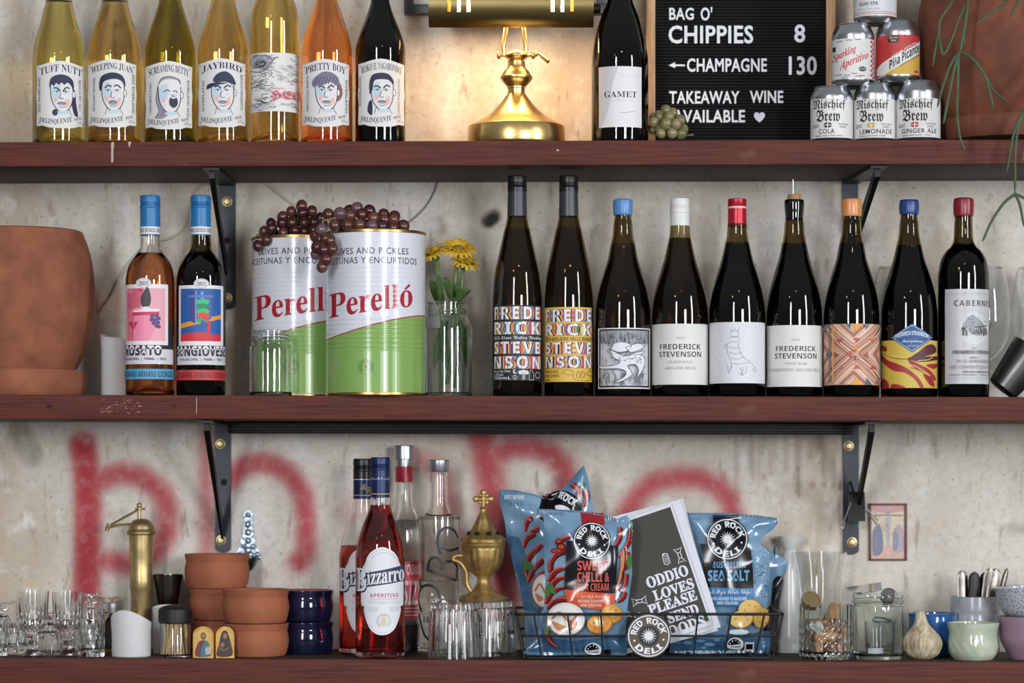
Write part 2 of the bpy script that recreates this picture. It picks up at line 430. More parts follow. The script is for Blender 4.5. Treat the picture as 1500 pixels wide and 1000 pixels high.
# ------------------------------------------------------------------ shelves, brackets, rail
def wood(name, c, c2):
    m = bpy.data.materials.new(name); m.use_nodes = True; nt = m.node_tree; N = nt.nodes; L = nt.links; b = N['Principled BSDF']
    b.inputs['Roughness'].default_value = .62; b.inputs['Specular IOR Level'].default_value = .3
    tc = N.new('ShaderNodeTexCoord'); mp = N.new('ShaderNodeMapping'); mp.inputs['Scale'].default_value = (1.3, 18, 40); L.new(tc.outputs['Object'], mp.inputs[0])
    n = N.new('ShaderNodeTexNoise'); n.inputs['Scale'].default_value = 7; n.inputs['Detail'].default_value = 7; n.inputs['Distortion'].default_value = .6; L.new(mp.outputs[0], n.inputs['Vector'])
    r = N.new('ShaderNodeValToRGB'); r.color_ramp.elements[0].position = .3; r.color_ramp.elements[1].position = .7
    r.color_ramp.elements[0].color = (*lin(c2), 1); r.color_ramp.elements[1].color = (*lin(c), 1); L.new(n.outputs['Fac'], r.inputs[0])
    n2 = N.new('ShaderNodeTexNoise'); n2.inputs['Scale'].default_value = 16; n2.inputs['Detail'].default_value = 8; L.new(tc.outputs['Object'], n2.inputs['Vector'])
    r2 = N.new('ShaderNodeValToRGB'); r2.color_ramp.elements[0].position = .66; r2.color_ramp.elements[1].position = .78; r2.color_ramp.elements[1].color = (.18, .18, .18, 1); L.new(n2.outputs['Fac'], r2.inputs[0])
    q = N.new('ShaderNodeMix'); q.data_type = 'RGBA'; L.new(r2.outputs[0], q.inputs[0]); L.new(r.outputs[0], q.inputs[6]); q.inputs[7].default_value = (*lin((168, 130, 118)), 1)
    L.new(q.outputs[2], b.inputs['Base Color'])
    bp = N.new('ShaderNodeBump'); bp.inputs['Strength'].default_value = .25; bp.inputs['Distance'].default_value = .002; L.new(n.outputs['Fac'], bp.inputs['Height']); L.new(bp.outputs[0], b.inputs['Normal'])
    return m
WOOD = wood('red_stained_wood', (104, 48, 34), (68, 29, 21))
DARKWOOD = wood('dark_shelf_wood', (66, 50, 42), (46, 35, 30))  # darker brown for the shelf tops, ends, backs and undersides
DRIP = ink((186, 168, 154), .7)
SHELF_LABEL = {'top': 'red-stained wooden shelf at the top carrying the brass lamp and letter board', 'mid': 'red-stained wooden shelf in the middle carrying tins and dark wine bottles',
               'low': 'red-stained wooden shelf at the bottom carrying glasses and the wire basket'}
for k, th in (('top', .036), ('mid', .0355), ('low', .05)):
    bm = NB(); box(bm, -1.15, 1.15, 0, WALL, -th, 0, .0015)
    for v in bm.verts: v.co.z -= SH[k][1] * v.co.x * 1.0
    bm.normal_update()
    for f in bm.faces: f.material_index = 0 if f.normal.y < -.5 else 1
    o = obj('wooden_shelf', bm, [WOOD, DARKWOOD], None, (0, 0, ZC + (H - SH[k][0]) * .001), .5)
    tag(o, SHELF_LABEL[k], 'shelf', 'wall shelves')
    a = Art(750)
    if k == 'top':
        a.blob([(163, 209), (167, 209), (166, 222), (166, 236), (163, 237), (163, 222)], DRIP, 3); a.blob([(188, 208), (192, 208), (190, 215), (189, 215)], DRIP, 3); a.ell(817, 220, 2, 1.4, DRIP)
    if k == 'mid':
        rr = random.Random(3)
        for i in range(46):
            x, y = rr.uniform(146, 204), rr.uniform(585, 606); a.line([(x, y), (x + rr.uniform(1, 5), y + rr.uniform(-1, 1))], rr.uniform(.4, 1.1), ink((160, 126, 118), .8))
        a.line([(288, 582), (288, 606)], 1, DRIP); a.ell(73, 595, 4, 3, ink((40, 22, 18), .8)); a.ell(256, 594, 2, 2, ink((40, 22, 18), .8))
    if k == 'low': a.ell(453, 985, 1.5, 1.5, ink((40, 22, 18), .8)); a.ell(828, 977, 1.5, 1.5, ink((40, 22, 18), .8))
    if a.it:
        z0 = o.location.z
        bm, ms = a.build(lambda x, py, off: (x * .001, -.0002 - off, ZC + (H - py) * .001 - z0))
        obj('wear_marks', bm, ms, o)['kind'] = 'stuff'
IRON = mat('dark_iron', (52, 55, 60), .42, .6, var=.25, scale=30, bump=.1)
IRONB = mat('black_iron', (16, 16, 18), .45, .4, var=.3, scale=60, bump=.15)
BRASSB = mat('old_brass_bolt', (176, 160, 116), .35, .9, var=.2, scale=200)
def bracket(px0, px1, ytop, ybot, sfront, send, sy, bolts, hole, label, sh):
    yb = WALL - .005
    cx = X((px0 + px1) / 2, yb); w2 = (px1 - px0) / 2 * S(yb)
    zu = zs(sh, cx) - (.036 if sh != 'low' else .05)
    r = thing('shelf_bracket', label, 'bracket', (cx, WALL, zu), 'iron shelf brackets')
    zb = Z(ybot, yb) - zu
    bm = NB(); pts = [(-w2, -.0005), (w2, -.0005)] + [(w2 * math.cos(t), zb + w2 * .6 - w2 * .6 * math.sin(t)) for t in [PI * k / 10 for k in range(11)]]
    prism(bm, pts, -.005, -.0003); obj('wall_plate', bm, IRON, r, ang=.5)
    bm = NB(); xf = X(sfront, .02) - cx
    A = [(-w2, 0), (w2, 0), (xf + .012, -WALL + .012), (xf - .012, -WALL + .012)]
    vs = [bm.verts.new((p[0], p[1], -.0004)) for p in A] + [bm.verts.new((p[0], p[1], -.0045)) for p in A]
    for f in ((0, 1, 2, 3), (7, 6, 5, 4), (0, 4, 5, 1), (1, 5, 6, 2), (2, 6, 7, 3), (3, 7, 4, 0)): bm.faces.new([vs[i] for i in f])
    bmesh.ops.recalc_face_normals(bm, faces=bm.faces); obj('shelf_arm', bm, IRONB, r, ang=.5)
    bm = NB(); xe = X(send, yb) - cx; ze = Z(sy, yb) - zu
    p0, p1 = Vector((xf, -WALL + .025, -.0035)), Vector((xe, -.006, ze))
    for i, (p, hw) in enumerate(((p0, .0042), (p1, .0016))):
        for dx, dz in ((-hw, 0), (hw, 0), (hw, -.012 if i == 0 else -.03), (-hw, -.012 if i == 0 else -.03)): bm.verts.new((p.x + dx, p.y, p.z + dz))
    bm.verts.ensure_lookup_table(); v = bm.verts
    for k in range(4): bm.faces.new((v[k], v[(k + 1) % 4], v[4 + (k + 1) % 4], v[4 + k]))
    bm.faces.new((v[3], v[2], v[1], v[0])); bm.faces.new((v[4], v[5], v[6], v[7])); bmesh.ops.recalc_face_normals(bm, faces=bm.faces)
    obj('strut', bm, IRONB, r, ang=.5)
    for bx, by in bolts:
        bm = NB(); lathe(bm, [(0, .006), (.0045, .0055), (.0062, .002), (.0078, .0018), (.0078, 0)], 12, mat4=Matrix.Translation((X(bx, yb) - cx, -.005, Z(by, yb) - zu)) @ Matrix.Rotation(PI / 2, 4, 'X'))
        obj('bolt', bm, BRASSB, r)
    if hole:
        bm = NB(); lathe(bm, [(0, .0004), (.0052, .0004), (.0052, -.003)], 14, mat4=Matrix.Translation((X(hole[0], yb) - cx, -.005, Z(hole[1], yb) - zu)) @ Matrix.Rotation(PI / 2, 4, 'X'))
        obj('bolt_hole', bm, mat('hole_dark', (10, 10, 10), .9), r)
bracket(320, 345, 246, 453, 310, 331, 375, [(333, 295), (333, 436)], (333, 352), 'black iron bracket under the top shelf, beside the blue-capped red wine bottle', 'top')
bracket(1234, 1257, 243, 450, 1286, 1250, 345, [(1245, 436)], None, 'black iron bracket under the top shelf, behind the orange-waxed bottle', 'top')
bracket(315, 338, 622, 809, 302, 326, 765, [(323, 650), (324, 791)], (328, 706), 'black iron bracket under the middle shelf, above the terracotta bowls', 'mid')
bracket(1235, 1258, 622, 812, 1278, 1255, 735, [(1243, 653), (1248, 794)], None, 'black iron bracket under the middle shelf, holding the black bulldog clip', 'mid')
bm = NB(); xa, xb = X(337, .16), X(1246, .16); zr = zs('mid', 0) - .0365
box(bm, xa, xb, .13, .175, -.0175, 0, .002); box(bm, xa, xb, .122, .13, -.013, -.008, .001)
for v in bm.verts: v.co.z -= SH['mid'][1] * v.co.x
tag(obj('metal_rail', bm, IRONB, None, (0, 0, zr), .5), 'long black metal rail fixed under the middle shelf', 'rail')

# ------------------------------------------------------------------ bottles
def bottle(name, label, cat, c, sh, yc, R, prof, gm, lm=None, fill=None, group=None, th=2.6, punt=10, n=72, glass_name='bottle_glass', kick=5, rz=0):
    """prof: (half width, photo row) from the shoulder's foot up to the lip; everything below is the straight body"""
    x = X(c, yc); z0 = zs(sh, x); s = S(yc)
    root = thing(name, label, cat, (x, yc, z0), group)
    sh_p = [(min(q, R), py) for q, py in cat_rom(prof, 7)]
    out = [(0, punt * s), (R * .45 * s, punt * .8 * s), (R * .78 * s, 1.0 * s), (R * .86 * s, 0), (R * .94 * s, .4 * s), (R * .985 * s, 2.2 * s), (R * s, 5 * s)]
    top = [(r * s, Z(py, yc) - z0) for r, py in sh_p]
    b = 1.0
    out += top
    inn = [((r - th) * s, Z(py, yc) - z0) for r, py in reversed(sh_p)]
    rl = out[-1][0]
    inn[0] = (inn[0][0], out[-1][1])
    base_in = [((R - th) * s, (kick + 6) * s), ((R - th) * .9 * s, (kick + 1) * s), ((R * .45) * s, (kick + punt * .75) * s), (0, (kick + punt) * s)]
    bm = NB(); lathe(bm, out + inn + base_in, n)
    obj(glass_name, bm, gm, root, ang=.9)
    if lm is not None:
        zf = Z(fill, yc) - z0
        o2 = .25 * s
        lq = [(r + o2, z) for r, z in inn if z < zf]
        r_at = max(o2, lq[0][0]) if lq else .01
        lq = [(0, zf), (r_at * .96, zf), (r_at, zf + .0006)] + lq + [(r + (o2 if r > 0 else 0), z - o2) for r, z in base_in]
        bm = NB(); lathe(bm, lq[::-1], n); obj('wine' if cat == 'wine bottle' else 'liquid', bm, lm, root, ang=.9)
    root['R'] = R
    del root['R']
    return root
def cyl_part(name, root, yc, prof, m, n=48, rad=None, ang=.6):
    z0 = root.location.z; s = S(yc)
    bm = NB(); lathe(bm, [(r * s, Z(py, yc) - z0) for r, py in prof], n, rad)
    return obj(name, bm, m, root, ang=ang)
OLIVE = glass('olive_bottle_glass', (.60, .55, .34), 1.5)
DKOLIVE = glass('dark_olive_bottle_glass', (.50, .45, .28), 1.5)
AMBERG = glass('brown_green_bottle_glass', (.56, .49, .30), 1.5)
FLINT = glass('flint_bottle_glass', (.992, .994, .986), 1.5)
GREEN = glass('leaf_green_bottle_glass', (.80, .77, .42), 1.5)
def wine(name, c): return glass(name, c, 1.345)
RED = wine('red_wine', (.10, .02, .02)); BROWN = wine('white_wine_in_dark_glass', (.62, .55, .5))
PAPER = (224, 222, 219); NAVY = (42, 42, 70)
LBLUE, PINK, LILAC = (188, 212, 224), (232, 186, 178), (150, 142, 160)

def portrait_label(c, R, x0, x1, yt, yb, title, kind, side, paper=PAPER):
    a = Art(c, R); w2 = (x1 - x0) / 2; cx = (x0 + x1) / 2
    pts = [(x0 + 1.5, yt + 1), (x0 + 8, yt), (x0 + w2 * .6, yt - 3), (cx, yt - 5), (x1 - w2 * .6, yt - 3), (x1 - 8, yt), (x1 - 1.5, yt + 1), (x1, yt + 4),
           (x1 - .6, yt + 30), (x1 + .4, (yt + yb) / 2), (x1 - .6, yb - 30), (x1, yb - 4), (x1 - 2, yb - .5), (x1 - 9, yb - .5), (cx + w2 * .5, yb + 2.5), (cx, yb + 3.5), (cx - w2 * .5, yb + 2.5),
           (x0 + 9, yb - .5), (x0 + 2, yb - .5), (x0, yb - 4), (x0 + .6, yb - 30), (x0 - .4, (yt + yb) / 2), (x0 + .6, yt + 30), (x0, yt + 4)]
    a.blob(pts, paper, 3)
    arch = lambda px, py: (px, py + 9.0 * ((px - cx) / w2) ** 2 * (1 if py < 130 else 0))
    def arch(px, py): return (px, py + 8 * ((px - cx) / w2) ** 2)
    def dip(px, py): return (px, py - 9 * ((px - cx + 8) / w2) ** 2)
    a.text(title, x0 + 5, x1 - 5, yt + .2, yt + 10.7, NAVY, 'serif', .0, warp=arch)
    a.text('DELINQUENTE', x0 + 4, x1 - 19, yb - 10, yb - 1, NAVY, 'serif', .0, warp=dip)
    a.text('WINE', x1 - 16, x1 - 5, yb - 14, yb - 9.5, NAVY, 'serif', rot=-.3); a.text('CO', x1 - 11, x1 - 6, yb - 8, yb - 4, NAVY, 'serif', rot=-.3)
    # a drawn head: generic, made of a few pen strokes
    fx, fy, s = cx + 1, (yt + yb) / 2 - .5, (yb - yt) / 96
    fw = 17.5
    P = lambda pts: [(fx + x * s, fy + y * s) for x, y in pts]
    if kind == 'mullet':
        a.blob(P([(-18, -12), (-12, -26), (2, -29), (15, -24), (16, -16), (6, -18), (-4, -10), (-8, 4), (-4, 18), (-2, 30), (-12, 36), (-22, 34), (-16, 24), (-20, 8)]), LILAC, 4)
        a.curve(P([(-18, -12), (-12, -26), (2, -29), (15, -24), (16, -16)]), .9, NAVY); a.curve(P([(-18, -12), (-20, 8), (-16, 24), (-22, 34)]), .9, NAVY)
    if kind == 'fringe':
        a.blob(P([(12, -8), (20, -8), (22, 12), (25, 32), (19, 30), (14, 10)]), NAVY, 3); a.ell(fx - 10 * s, fy + 28 * s, 4.2, 5, NAVY, 10)
    if kind == 'short': a.blob(P([(-20, 14), (-15, 12), (-15, 34), (-22, 28)]), NAVY, 3)
    if kind == 'curl': a.blob(P([(12, -12), (21, -16), (25, -2), (22, 8), (15, 12)]), (138, 96, 88), 3)
    a.curve(P([(-9, 22), (-10, 28), (-12, 32)]), .8, NAVY); a.curve(P([(11, 22), (13, 28), (16, 32)]), .8, NAVY)
    face = P([(-17, -14), (-16, 2), (-13, 14), (-6, 24), (1, 27), (9, 24), (15, 14), (17, 0), (17, -14), (10, -24), (-8, -24)])
    a.blob(face, (226, 224, 222), 4); a.curve(face[:9], 1.3, NAVY)
    a.blob(P([(-14, -12), (-4, -16), (-2, 2), (-9, 10), (-14, 4)]), LBLUE, 3); a.blob(P([(4, 12), (11, 6), (12, 15), (5, 21)]), PINK, 3); a.blob(P([(-5, 26), (9, 25), (10, 29), (-4, 30)]), LBLUE, 3)
    a.blob(P([(-12, 6), (-6, 4), (-6, 10), (-11, 12)]), PINK, 3)
    rh = random.Random(kind)
    for q in range(34):
        hx, hy = rh.uniform(-13, 13), rh.uniform(-18, 22)
        if (hx / 15) ** 2 + (hy / 25) ** 2 < .8: a.line([(fx + hx * s, fy + hy * s), (fx + (hx + rh.uniform(1, 3)) * s, fy + (hy + rh.uniform(-1.6, 1.6)) * s)], .5, rh.choice([(206, 140, 132), (150, 176, 200), (170, 168, 184), (206, 160, 150)]), q > 0)
    a.ell(fx + 18 * s, fy - 1 * s, 2.4, 5, (226, 224, 222), 12); a.ring(fx + 18.4 * s, fy - 1 * s, 2.2, 5, .8, NAVY, 12)
    if kind == 'mullet':          # shouting
        a.curve(P([(-9, -5), (-4, -8), (1, -6)]), 1.3, NAVY); a.curve(P([(5, -6), (9, -7), (12, -4)]), 1.3, NAVY)
        a.ell(fx + 6 * s, fy + 10 * s, 6.6 * s, 9 * s, NAVY, 16); a.ell(fx + 6 * s, fy + 3.6 * s, 3.6 * s, 1.5 * s, PAPER, 10); a.curve(P([(2, -2), (4, 0), (8, -1)]), .7, NAVY)
    else:
        for ex in (-7, 6):
            a.ell(fx + ex * s, fy - 4 * s, 3.4, 1.9, (238, 238, 238), 10); a.ell(fx + ex * s, fy - 4 * s, 1.4, 1.5, (70, 84, 110), 8); a.curve(P([(ex - 4, -4), (ex, -6.2), (ex + 4, -4)]), .8, NAVY)
        tl = {'fringe': 2.5, 'crew': -2.5}.get(kind, 1)
        a.curve(P([(-12, -9 - tl * .4), (-7, -11 + tl * .4), (-2, -8 + tl)]), 1.9, NAVY); a.curve(P([(2, -8 + tl), (7, -12 + tl * .3), (12, -9 - tl * .4)]), 1.9, NAVY)
        a.curve(P([(-1, -3), (-3, 5), (0, 7), (3, 6)]), .8, NAVY)
        a.ell(fx, fy + 14 * s, 6.2, 2.6 if kind != 'crew' else 3.8, (150, 150, 168), 14); a.curve(P([(-6.5, 14), (0, 12.5), (6.5, 14)]), .9, NAVY); a.curve(P([(-4, 19), (0, 20), (4, 19)]), .7, NAVY)
    if kind == 'fringe': a.blob(P([(-18, -10), (-17, -24), (-6, -31), (8, -30), (17, -22), (18, -8), (13, -16), (8, -19), (4, -15), (0, -19), (-4, -15), (-8, -18), (-12, -13), (-15, -16)]), NAVY, 3)
    if kind == 'crew': a.blob(P([(-19, -4), (-20, -16), (-16, -27), (-2, -32), (12, -29), (18, -20), (18, -10), (14, -18), (6, -22), (-6, -21), (-14, -17), (-16, -8)]), NAVY, 3)
    if kind == 'cap':
        a.blob(P([(-14, -20), (-8, -29), (4, -33), (14, -27), (19, -17), (18, -13), (4, -17), (-10, -16)]), (40, 48, 76), 4); a.blob(P([(-10, -16), (-22, -13), (-23, -6), (-18, -8), (-8, -12), (8, -15)]), (40, 48, 76), 3)
        a.curve(P([(12, -14), (16, -8), (17, 2)]), .7, NAVY)
    if kind == 'curl':
        a.blob(P([(-20, -10), (-21, -19), (-14, -27), (-4, -33), (8, -32), (17, -25), (20, -14), (14, -12), (8, -17), (-4, -13), (-14, -11)]), (120, 112, 138), 4)
        for k in range(7): a.curve(P([(-17 + k * 5, -13), (-15 + k * 5, -20), (-12 + k * 5, -26)]), .7, NAVY)
    if kind == 'short': a.blob(P([(-18, 2), (-19, -14), (-15, -27), (-3, -31), (10, -29), (17, -20), (17, -13), (10, -20), (-4, -21), (-12, -18), (-14, -6)]), (44, 40, 66), 3)
    for i, (t, sx, y0, y1) in enumerate(side):
        x = x0 + 7 if sx < 0 else x1 - 7
        a.text(t, x - (y1 - y0) / 2, x + (y1 - y0) / 2, (y0 + y1) / 2 - 2.3, (y0 + y1) / 2 + 2.3, (84, 82, 104), 'sans', rot=PI / 2 if sx > 0 else -PI / 2)
    for px, py in ((x0 + 4, yt + 5), (x1 - 4, yt + 5), (x0 + 4, yb - 5), (x1 - 4, yb - 5)): a.ell(px, py, .8, .8, NAVY, 8)
    return a
TOPG = 'portrait-label bottles on the top shelf'
def slope(R, *p): return [(R, 110), (R, 88)] + list(p)
TOPS = [
 ('yellow wine bottle with a scowling fringed portrait label, leftmost on the top shelf', 86.3, 38.6, [(38.6, 120), (38.6, 90), (36, 67), (32, 50), (27.5, 37), (23, 18), (19.2, 2), (16, -30), (14, -70), (14, -95)], FLINT, (.86, .78, .42), (54.4, 124, 94, 184), 'TUFF NUTT', 'fringe', [('2025 RIVERLAND', -1, 118, 158), ('BIANCO PET NAT', 1, 118, 158)]),
 ('golden wine bottle with a weeping short-haired portrait label, second on the top shelf', 168, 39.3, [(39.3, 120), (39.3, 88), (37, 66), (33, 48), (28, 35), (23, 18), (19, 2), (16, -30), (14, -70), (14, -95)], FLINT, (.90, .74, .43), (129.6, 199, 91.5, 183), 'WEEPING JUAN', 'crew', [('PETILLANT NATUREL', -1, 114, 160), ('2025 RIVERLAND', 1, 112, 160)]),
 ('olive green wine bottle with a shouting mullet-haired portrait label', 249.3, 37.3, [(37.3, 120), (37.3, 84), (35.5, 66), (31, 48), (26, 32), (20, 14), (16.5, 0), (14.5, -30), (14, -70), (14, -95)], GREEN, (.90, .86, .52), (213.5, 281, 94.5, 186), 'SCREAMING BETTY', 'mullet', [('VERMENTINO', -1, 124, 164), ('RIVERLAND 2025', 1, 120, 166)]),
 ('pale amber wine bottle with a portrait label of a face in a dark cap', 327, 37.3, [(37.3, 120), (37.3, 84), (36, 68), (32, 52), (27, 36), (21.5, 16), (17.5, 0), (15, -30), (14, -70), (14, -95)], FLINT, (.93, .78, .45), (291, 359, 90.5, 183), 'JAYBIRD', 'cap', [('RIVERLAND', -1, 120, 158), ('BIANCO MACERATO', 1, 112, 156)]),
 ('orange wine bottle with a curly-haired portrait label', 478.5, 38.0, [(38, 120), (38, 86), (36.5, 68), (32, 50), (26, 32), (20, 14), (15.5, 0), (14, -30), (13.5, -70), (13.5, -95)], FLINT, (1.0, .62, .33), (443, 511, 91.5, 182), 'PRETTY BOY', 'curl', [('NERO D AVOLA ROSATO', -1, 112, 160), ('RIVERLAND', 1, 122, 158)]),
 ('black wine bottle with a cropped-hair portrait label, nearest to the brass lamp', 557, 37.0, [(37, 120), (37, 82), (35.5, 66), (30, 48), (23, 30), (16.5, 12), (13.5, -2), (13, -30), (13, -70), (13, -95)], DKOLIVE, (.10, .03, .03), (525, 592, 91, 182), 'ROKO IL VAGABONDO', 'short', [('RIVERLAND', -1, 118, 146), ('MONTEPULCIANO', 1, 116, 164)]),
]
for i, (lb, c, R, pr, gm, lc, L4, title, kind, side) in enumerate(TOPS):
    yc = .052 + .004 * (i % 2)
    r = bottle('wine_bottle', lb, 'wine bottle', c, 'top', yc, R, pr, gm, wine('wine_' + title.lower().replace(' ', '_'), lc), -8, TOPG, punt=16)
    label_part(portrait_label(c, R, *L4, title, kind, side), r, yc, r.location.z, gloss=.6)
    cyl_part('crown_cap', r, yc, [(0, -97), (12, -97), (14, -95), (14.6, -88), (0, -88)], mat('cap_grey', (150, 150, 150), .4, .6))
    if i < 2: cyl_part('neck_foil', r, yc, [(19.6, 3), (18.6, -2), (17.2, -20)], mat('pale_foil', (150, 150, 140), .45, .5))

# bottle with the engraved drawing and red blackletter
c, R, yc = 402.5, 35.2, .054
r = bottle('wine_bottle', 'straw-coloured square-shouldered bottle with an engraved label in red blackletter', 'wine bottle', c, 'top', yc, R, [(35.2, 120), (35.2, 50), (35, 34), (33.5, 18), (29.5, 4), (23, -7), (17, -16), (14.5, -28), (14, -60), (14, -95)], FLINT, wine('straw_wine', (.93, .78, .42)), -60, TOPG, punt=16)
a = Art(c, R); a.rect(367.6, 437.4, 77, 163, PAPER)
rr = random.Random(4)
GR = (92, 92, 98)
for k in range(16):      # engraved clouds and creatures
    cx, cy = rr.uniform(371, 392), rr.uniform(80, 158); q = rr.uniform(4, 11)
    a.curve([(cx + q * math.cos(t) * (1 + .3 * math.sin(3 * t + k)), cy + q * .6 * math.sin(t)) for t in [2 * PI * j / 9 for j in range(8)]], rr.uniform(.5, 1.2), rr.choice([GR, (60, 60, 66), (140, 140, 146)]))
for k in range(70):
    x = rr.choice([rr.uniform(369, 396), rr.uniform(369, 396), rr.uniform(424, 436)]); y = rr.uniform(79, 160)
    a.curve([(x, y), (x + rr.uniform(2, 6), y + rr.uniform(-3, 3)), (x + rr.uniform(3, 9), y + rr.uniform(-2, 4))], rr.uniform(.4, .9), rr.choice([GR, (120, 120, 126)]), 3)
a.blob([(368.5, 84), (378, 80), (394, 82), (399, 88), (390, 92), (380, 90), (372, 94), (369, 92)], (178, 180, 186), 3); a.curve([(376, 96), (383, 91), (390, 92), (386, 97), (379, 98)], 2.2, (60, 60, 66)); a.curve([(369, 102), (380, 105), (390, 102), (402, 86), (408, 84)], 1.1, GR)
for k in range(60):
    x = rr.uniform(369, 398); y = 80 + (x - 369) * .1 + rr.uniform(0, 22); a.curve([(x, y), (x + 3, y - 1.5), (x + 6, y + rr.uniform(-2, 1))], .6, rr.choice([(110, 112, 120), (76, 76, 84), (160, 162, 170)]), 3)
for t in range(26):
    x, y = 408 + rr.uniform(-5, 16), 98 + rr.uniform(-4, 24); a.curve([(x, y), (x + 4, y + rr.uniform(-4, 2)), (x + 6, y + 3)], .6, (170, 156, 156), 3)
a.text('HELL', 396.5, 437, 133, 148, (206, 46, 66), 'frak'); a.text('VERMENTINO', 397, 415, 128.5, 131, (206, 90, 100), 'serif'); a.text('PIC SAINT LOUP', 411, 434, 151, 154, (150, 120, 124), 'serif')
for y in (153, 156, 159): a.curve([(369, y), (384, y + 2), (402, y - 2)], .7, (140, 146, 160))
label_part(a, r, yc, r.location.z)
cyl_part('crown_cap', r, yc, [(0, -97), (12, -97), (14, -95), (14.6, -88), (0, -88)], mat('cap_grey', (150, 150, 150)))

# champagne-type bottle beside the letter board
c, R, yc = 908, 41.6, .06
r = bottle('wine_bottle', 'black wine bottle with a plain white and grey label, standing left of the letter board', 'wine bottle', c, 'top', yc, R, [(41.6, 130), (41.6, 98), (40.5, 80), (37, 58), (32, 38), (25, 18), (18.5, 0), (16, -30), (14.5, -70), (14.5, -95)], AMBERG, wine('dark_sparkling', (.12, .06, .03)), -40, None)
a = Art(c, R); a.rect(877.5, 939.5, 97, 186, (226, 224, 224))
a.poly([(877.5, 97), (906, 97), (903, 108), (898, 120), (895.5, 132), (894, 146), (891.5, 160), (886, 174), (881.5, 185), (877.5, 186)], (204, 202, 205))
a.text('GAMET', 885.5, 932.5, 133.5, 142.5, (60, 56, 54), 'serif'); a.text('CHAMPAGNE', 889, 928, 145, 148.5, (206, 204, 206), 'serif')
a.text('BRUT NATURE', 909, 934, 109, 111.5, (214, 204, 196), 'serif'); a.curve([(908, 165), (918, 164.5), (931, 162)], .7, (150, 148, 150))
label_part(a, r, yc, r.location.z)
cyl_part('foil_cap', r, yc, [(0, -98), (14, -98), (16, -92), (15.6, -40), (16.6, -20), (16.8, -18)], mat('black_foil', (30, 28, 28), .35, .5))

# ---- middle shelf
def foil(name, col, **k): return mat(name, col, k.get('rough', .42), k.get('metal', 0.0), coat=k.get('coat', 0.0), var=.06, scale=80)
def screwcap(r, yc, rad, y0, y1, m, m2=None, split=None, name='screw_cap'):
    p = [(0, y0), (rad - 2, y0), (rad - .5, y0 + .8), (rad, y0 + 2.5)]
    for k in range(3): p += [(rad, y0 + 10 + k * 2), (rad - .8, y0 + 10.7 + k * 2), (rad, y0 + 11.4 + k * 2)]
    sp = split or y0 + 18
    p += [(rad + .5, sp), (rad - .2, sp + 1), (rad, y1), (0, y1)]
    return cyl_part(name, r, yc, p[::-1], m, 48, ang=.5)
def waxcap(r, yc, rad, y0, y1, m, bulge=.5):
    rnd = random.Random(int(y1 * 7 + rad * 100 + r.location.x * 1000)); ph = [rnd.uniform(0, 6) for _ in range(3)]
    z0 = r.location.z; s = S(yc); bm = NB()
    pr = cat_rom([(0, y0), (rad * .6, y0 + .3), (rad * .92, y0 + 1.6), (rad, y0 + 5), (rad + bulge, (y0 + y1) / 2), (rad, y1 - 3), (rad - .8, y1), (rad - 2.2, y1 + .4)], 4)
    lathe(bm, [(max(0, q) * s, Z(py, yc) - z0) for q, py in reversed(pr)], 48, rad=lambda a, z: 1 + .012 * math.sin(3 * a + ph[0]) + .01 * math.sin(7 * a + ph[1]))
    return obj('wax_seal', bm, m, r)
MIDG = 'wine bottles in a row on the middle shelf'
BLUECAP = foil('blue_cap', (36, 118, 176), rough=.38)
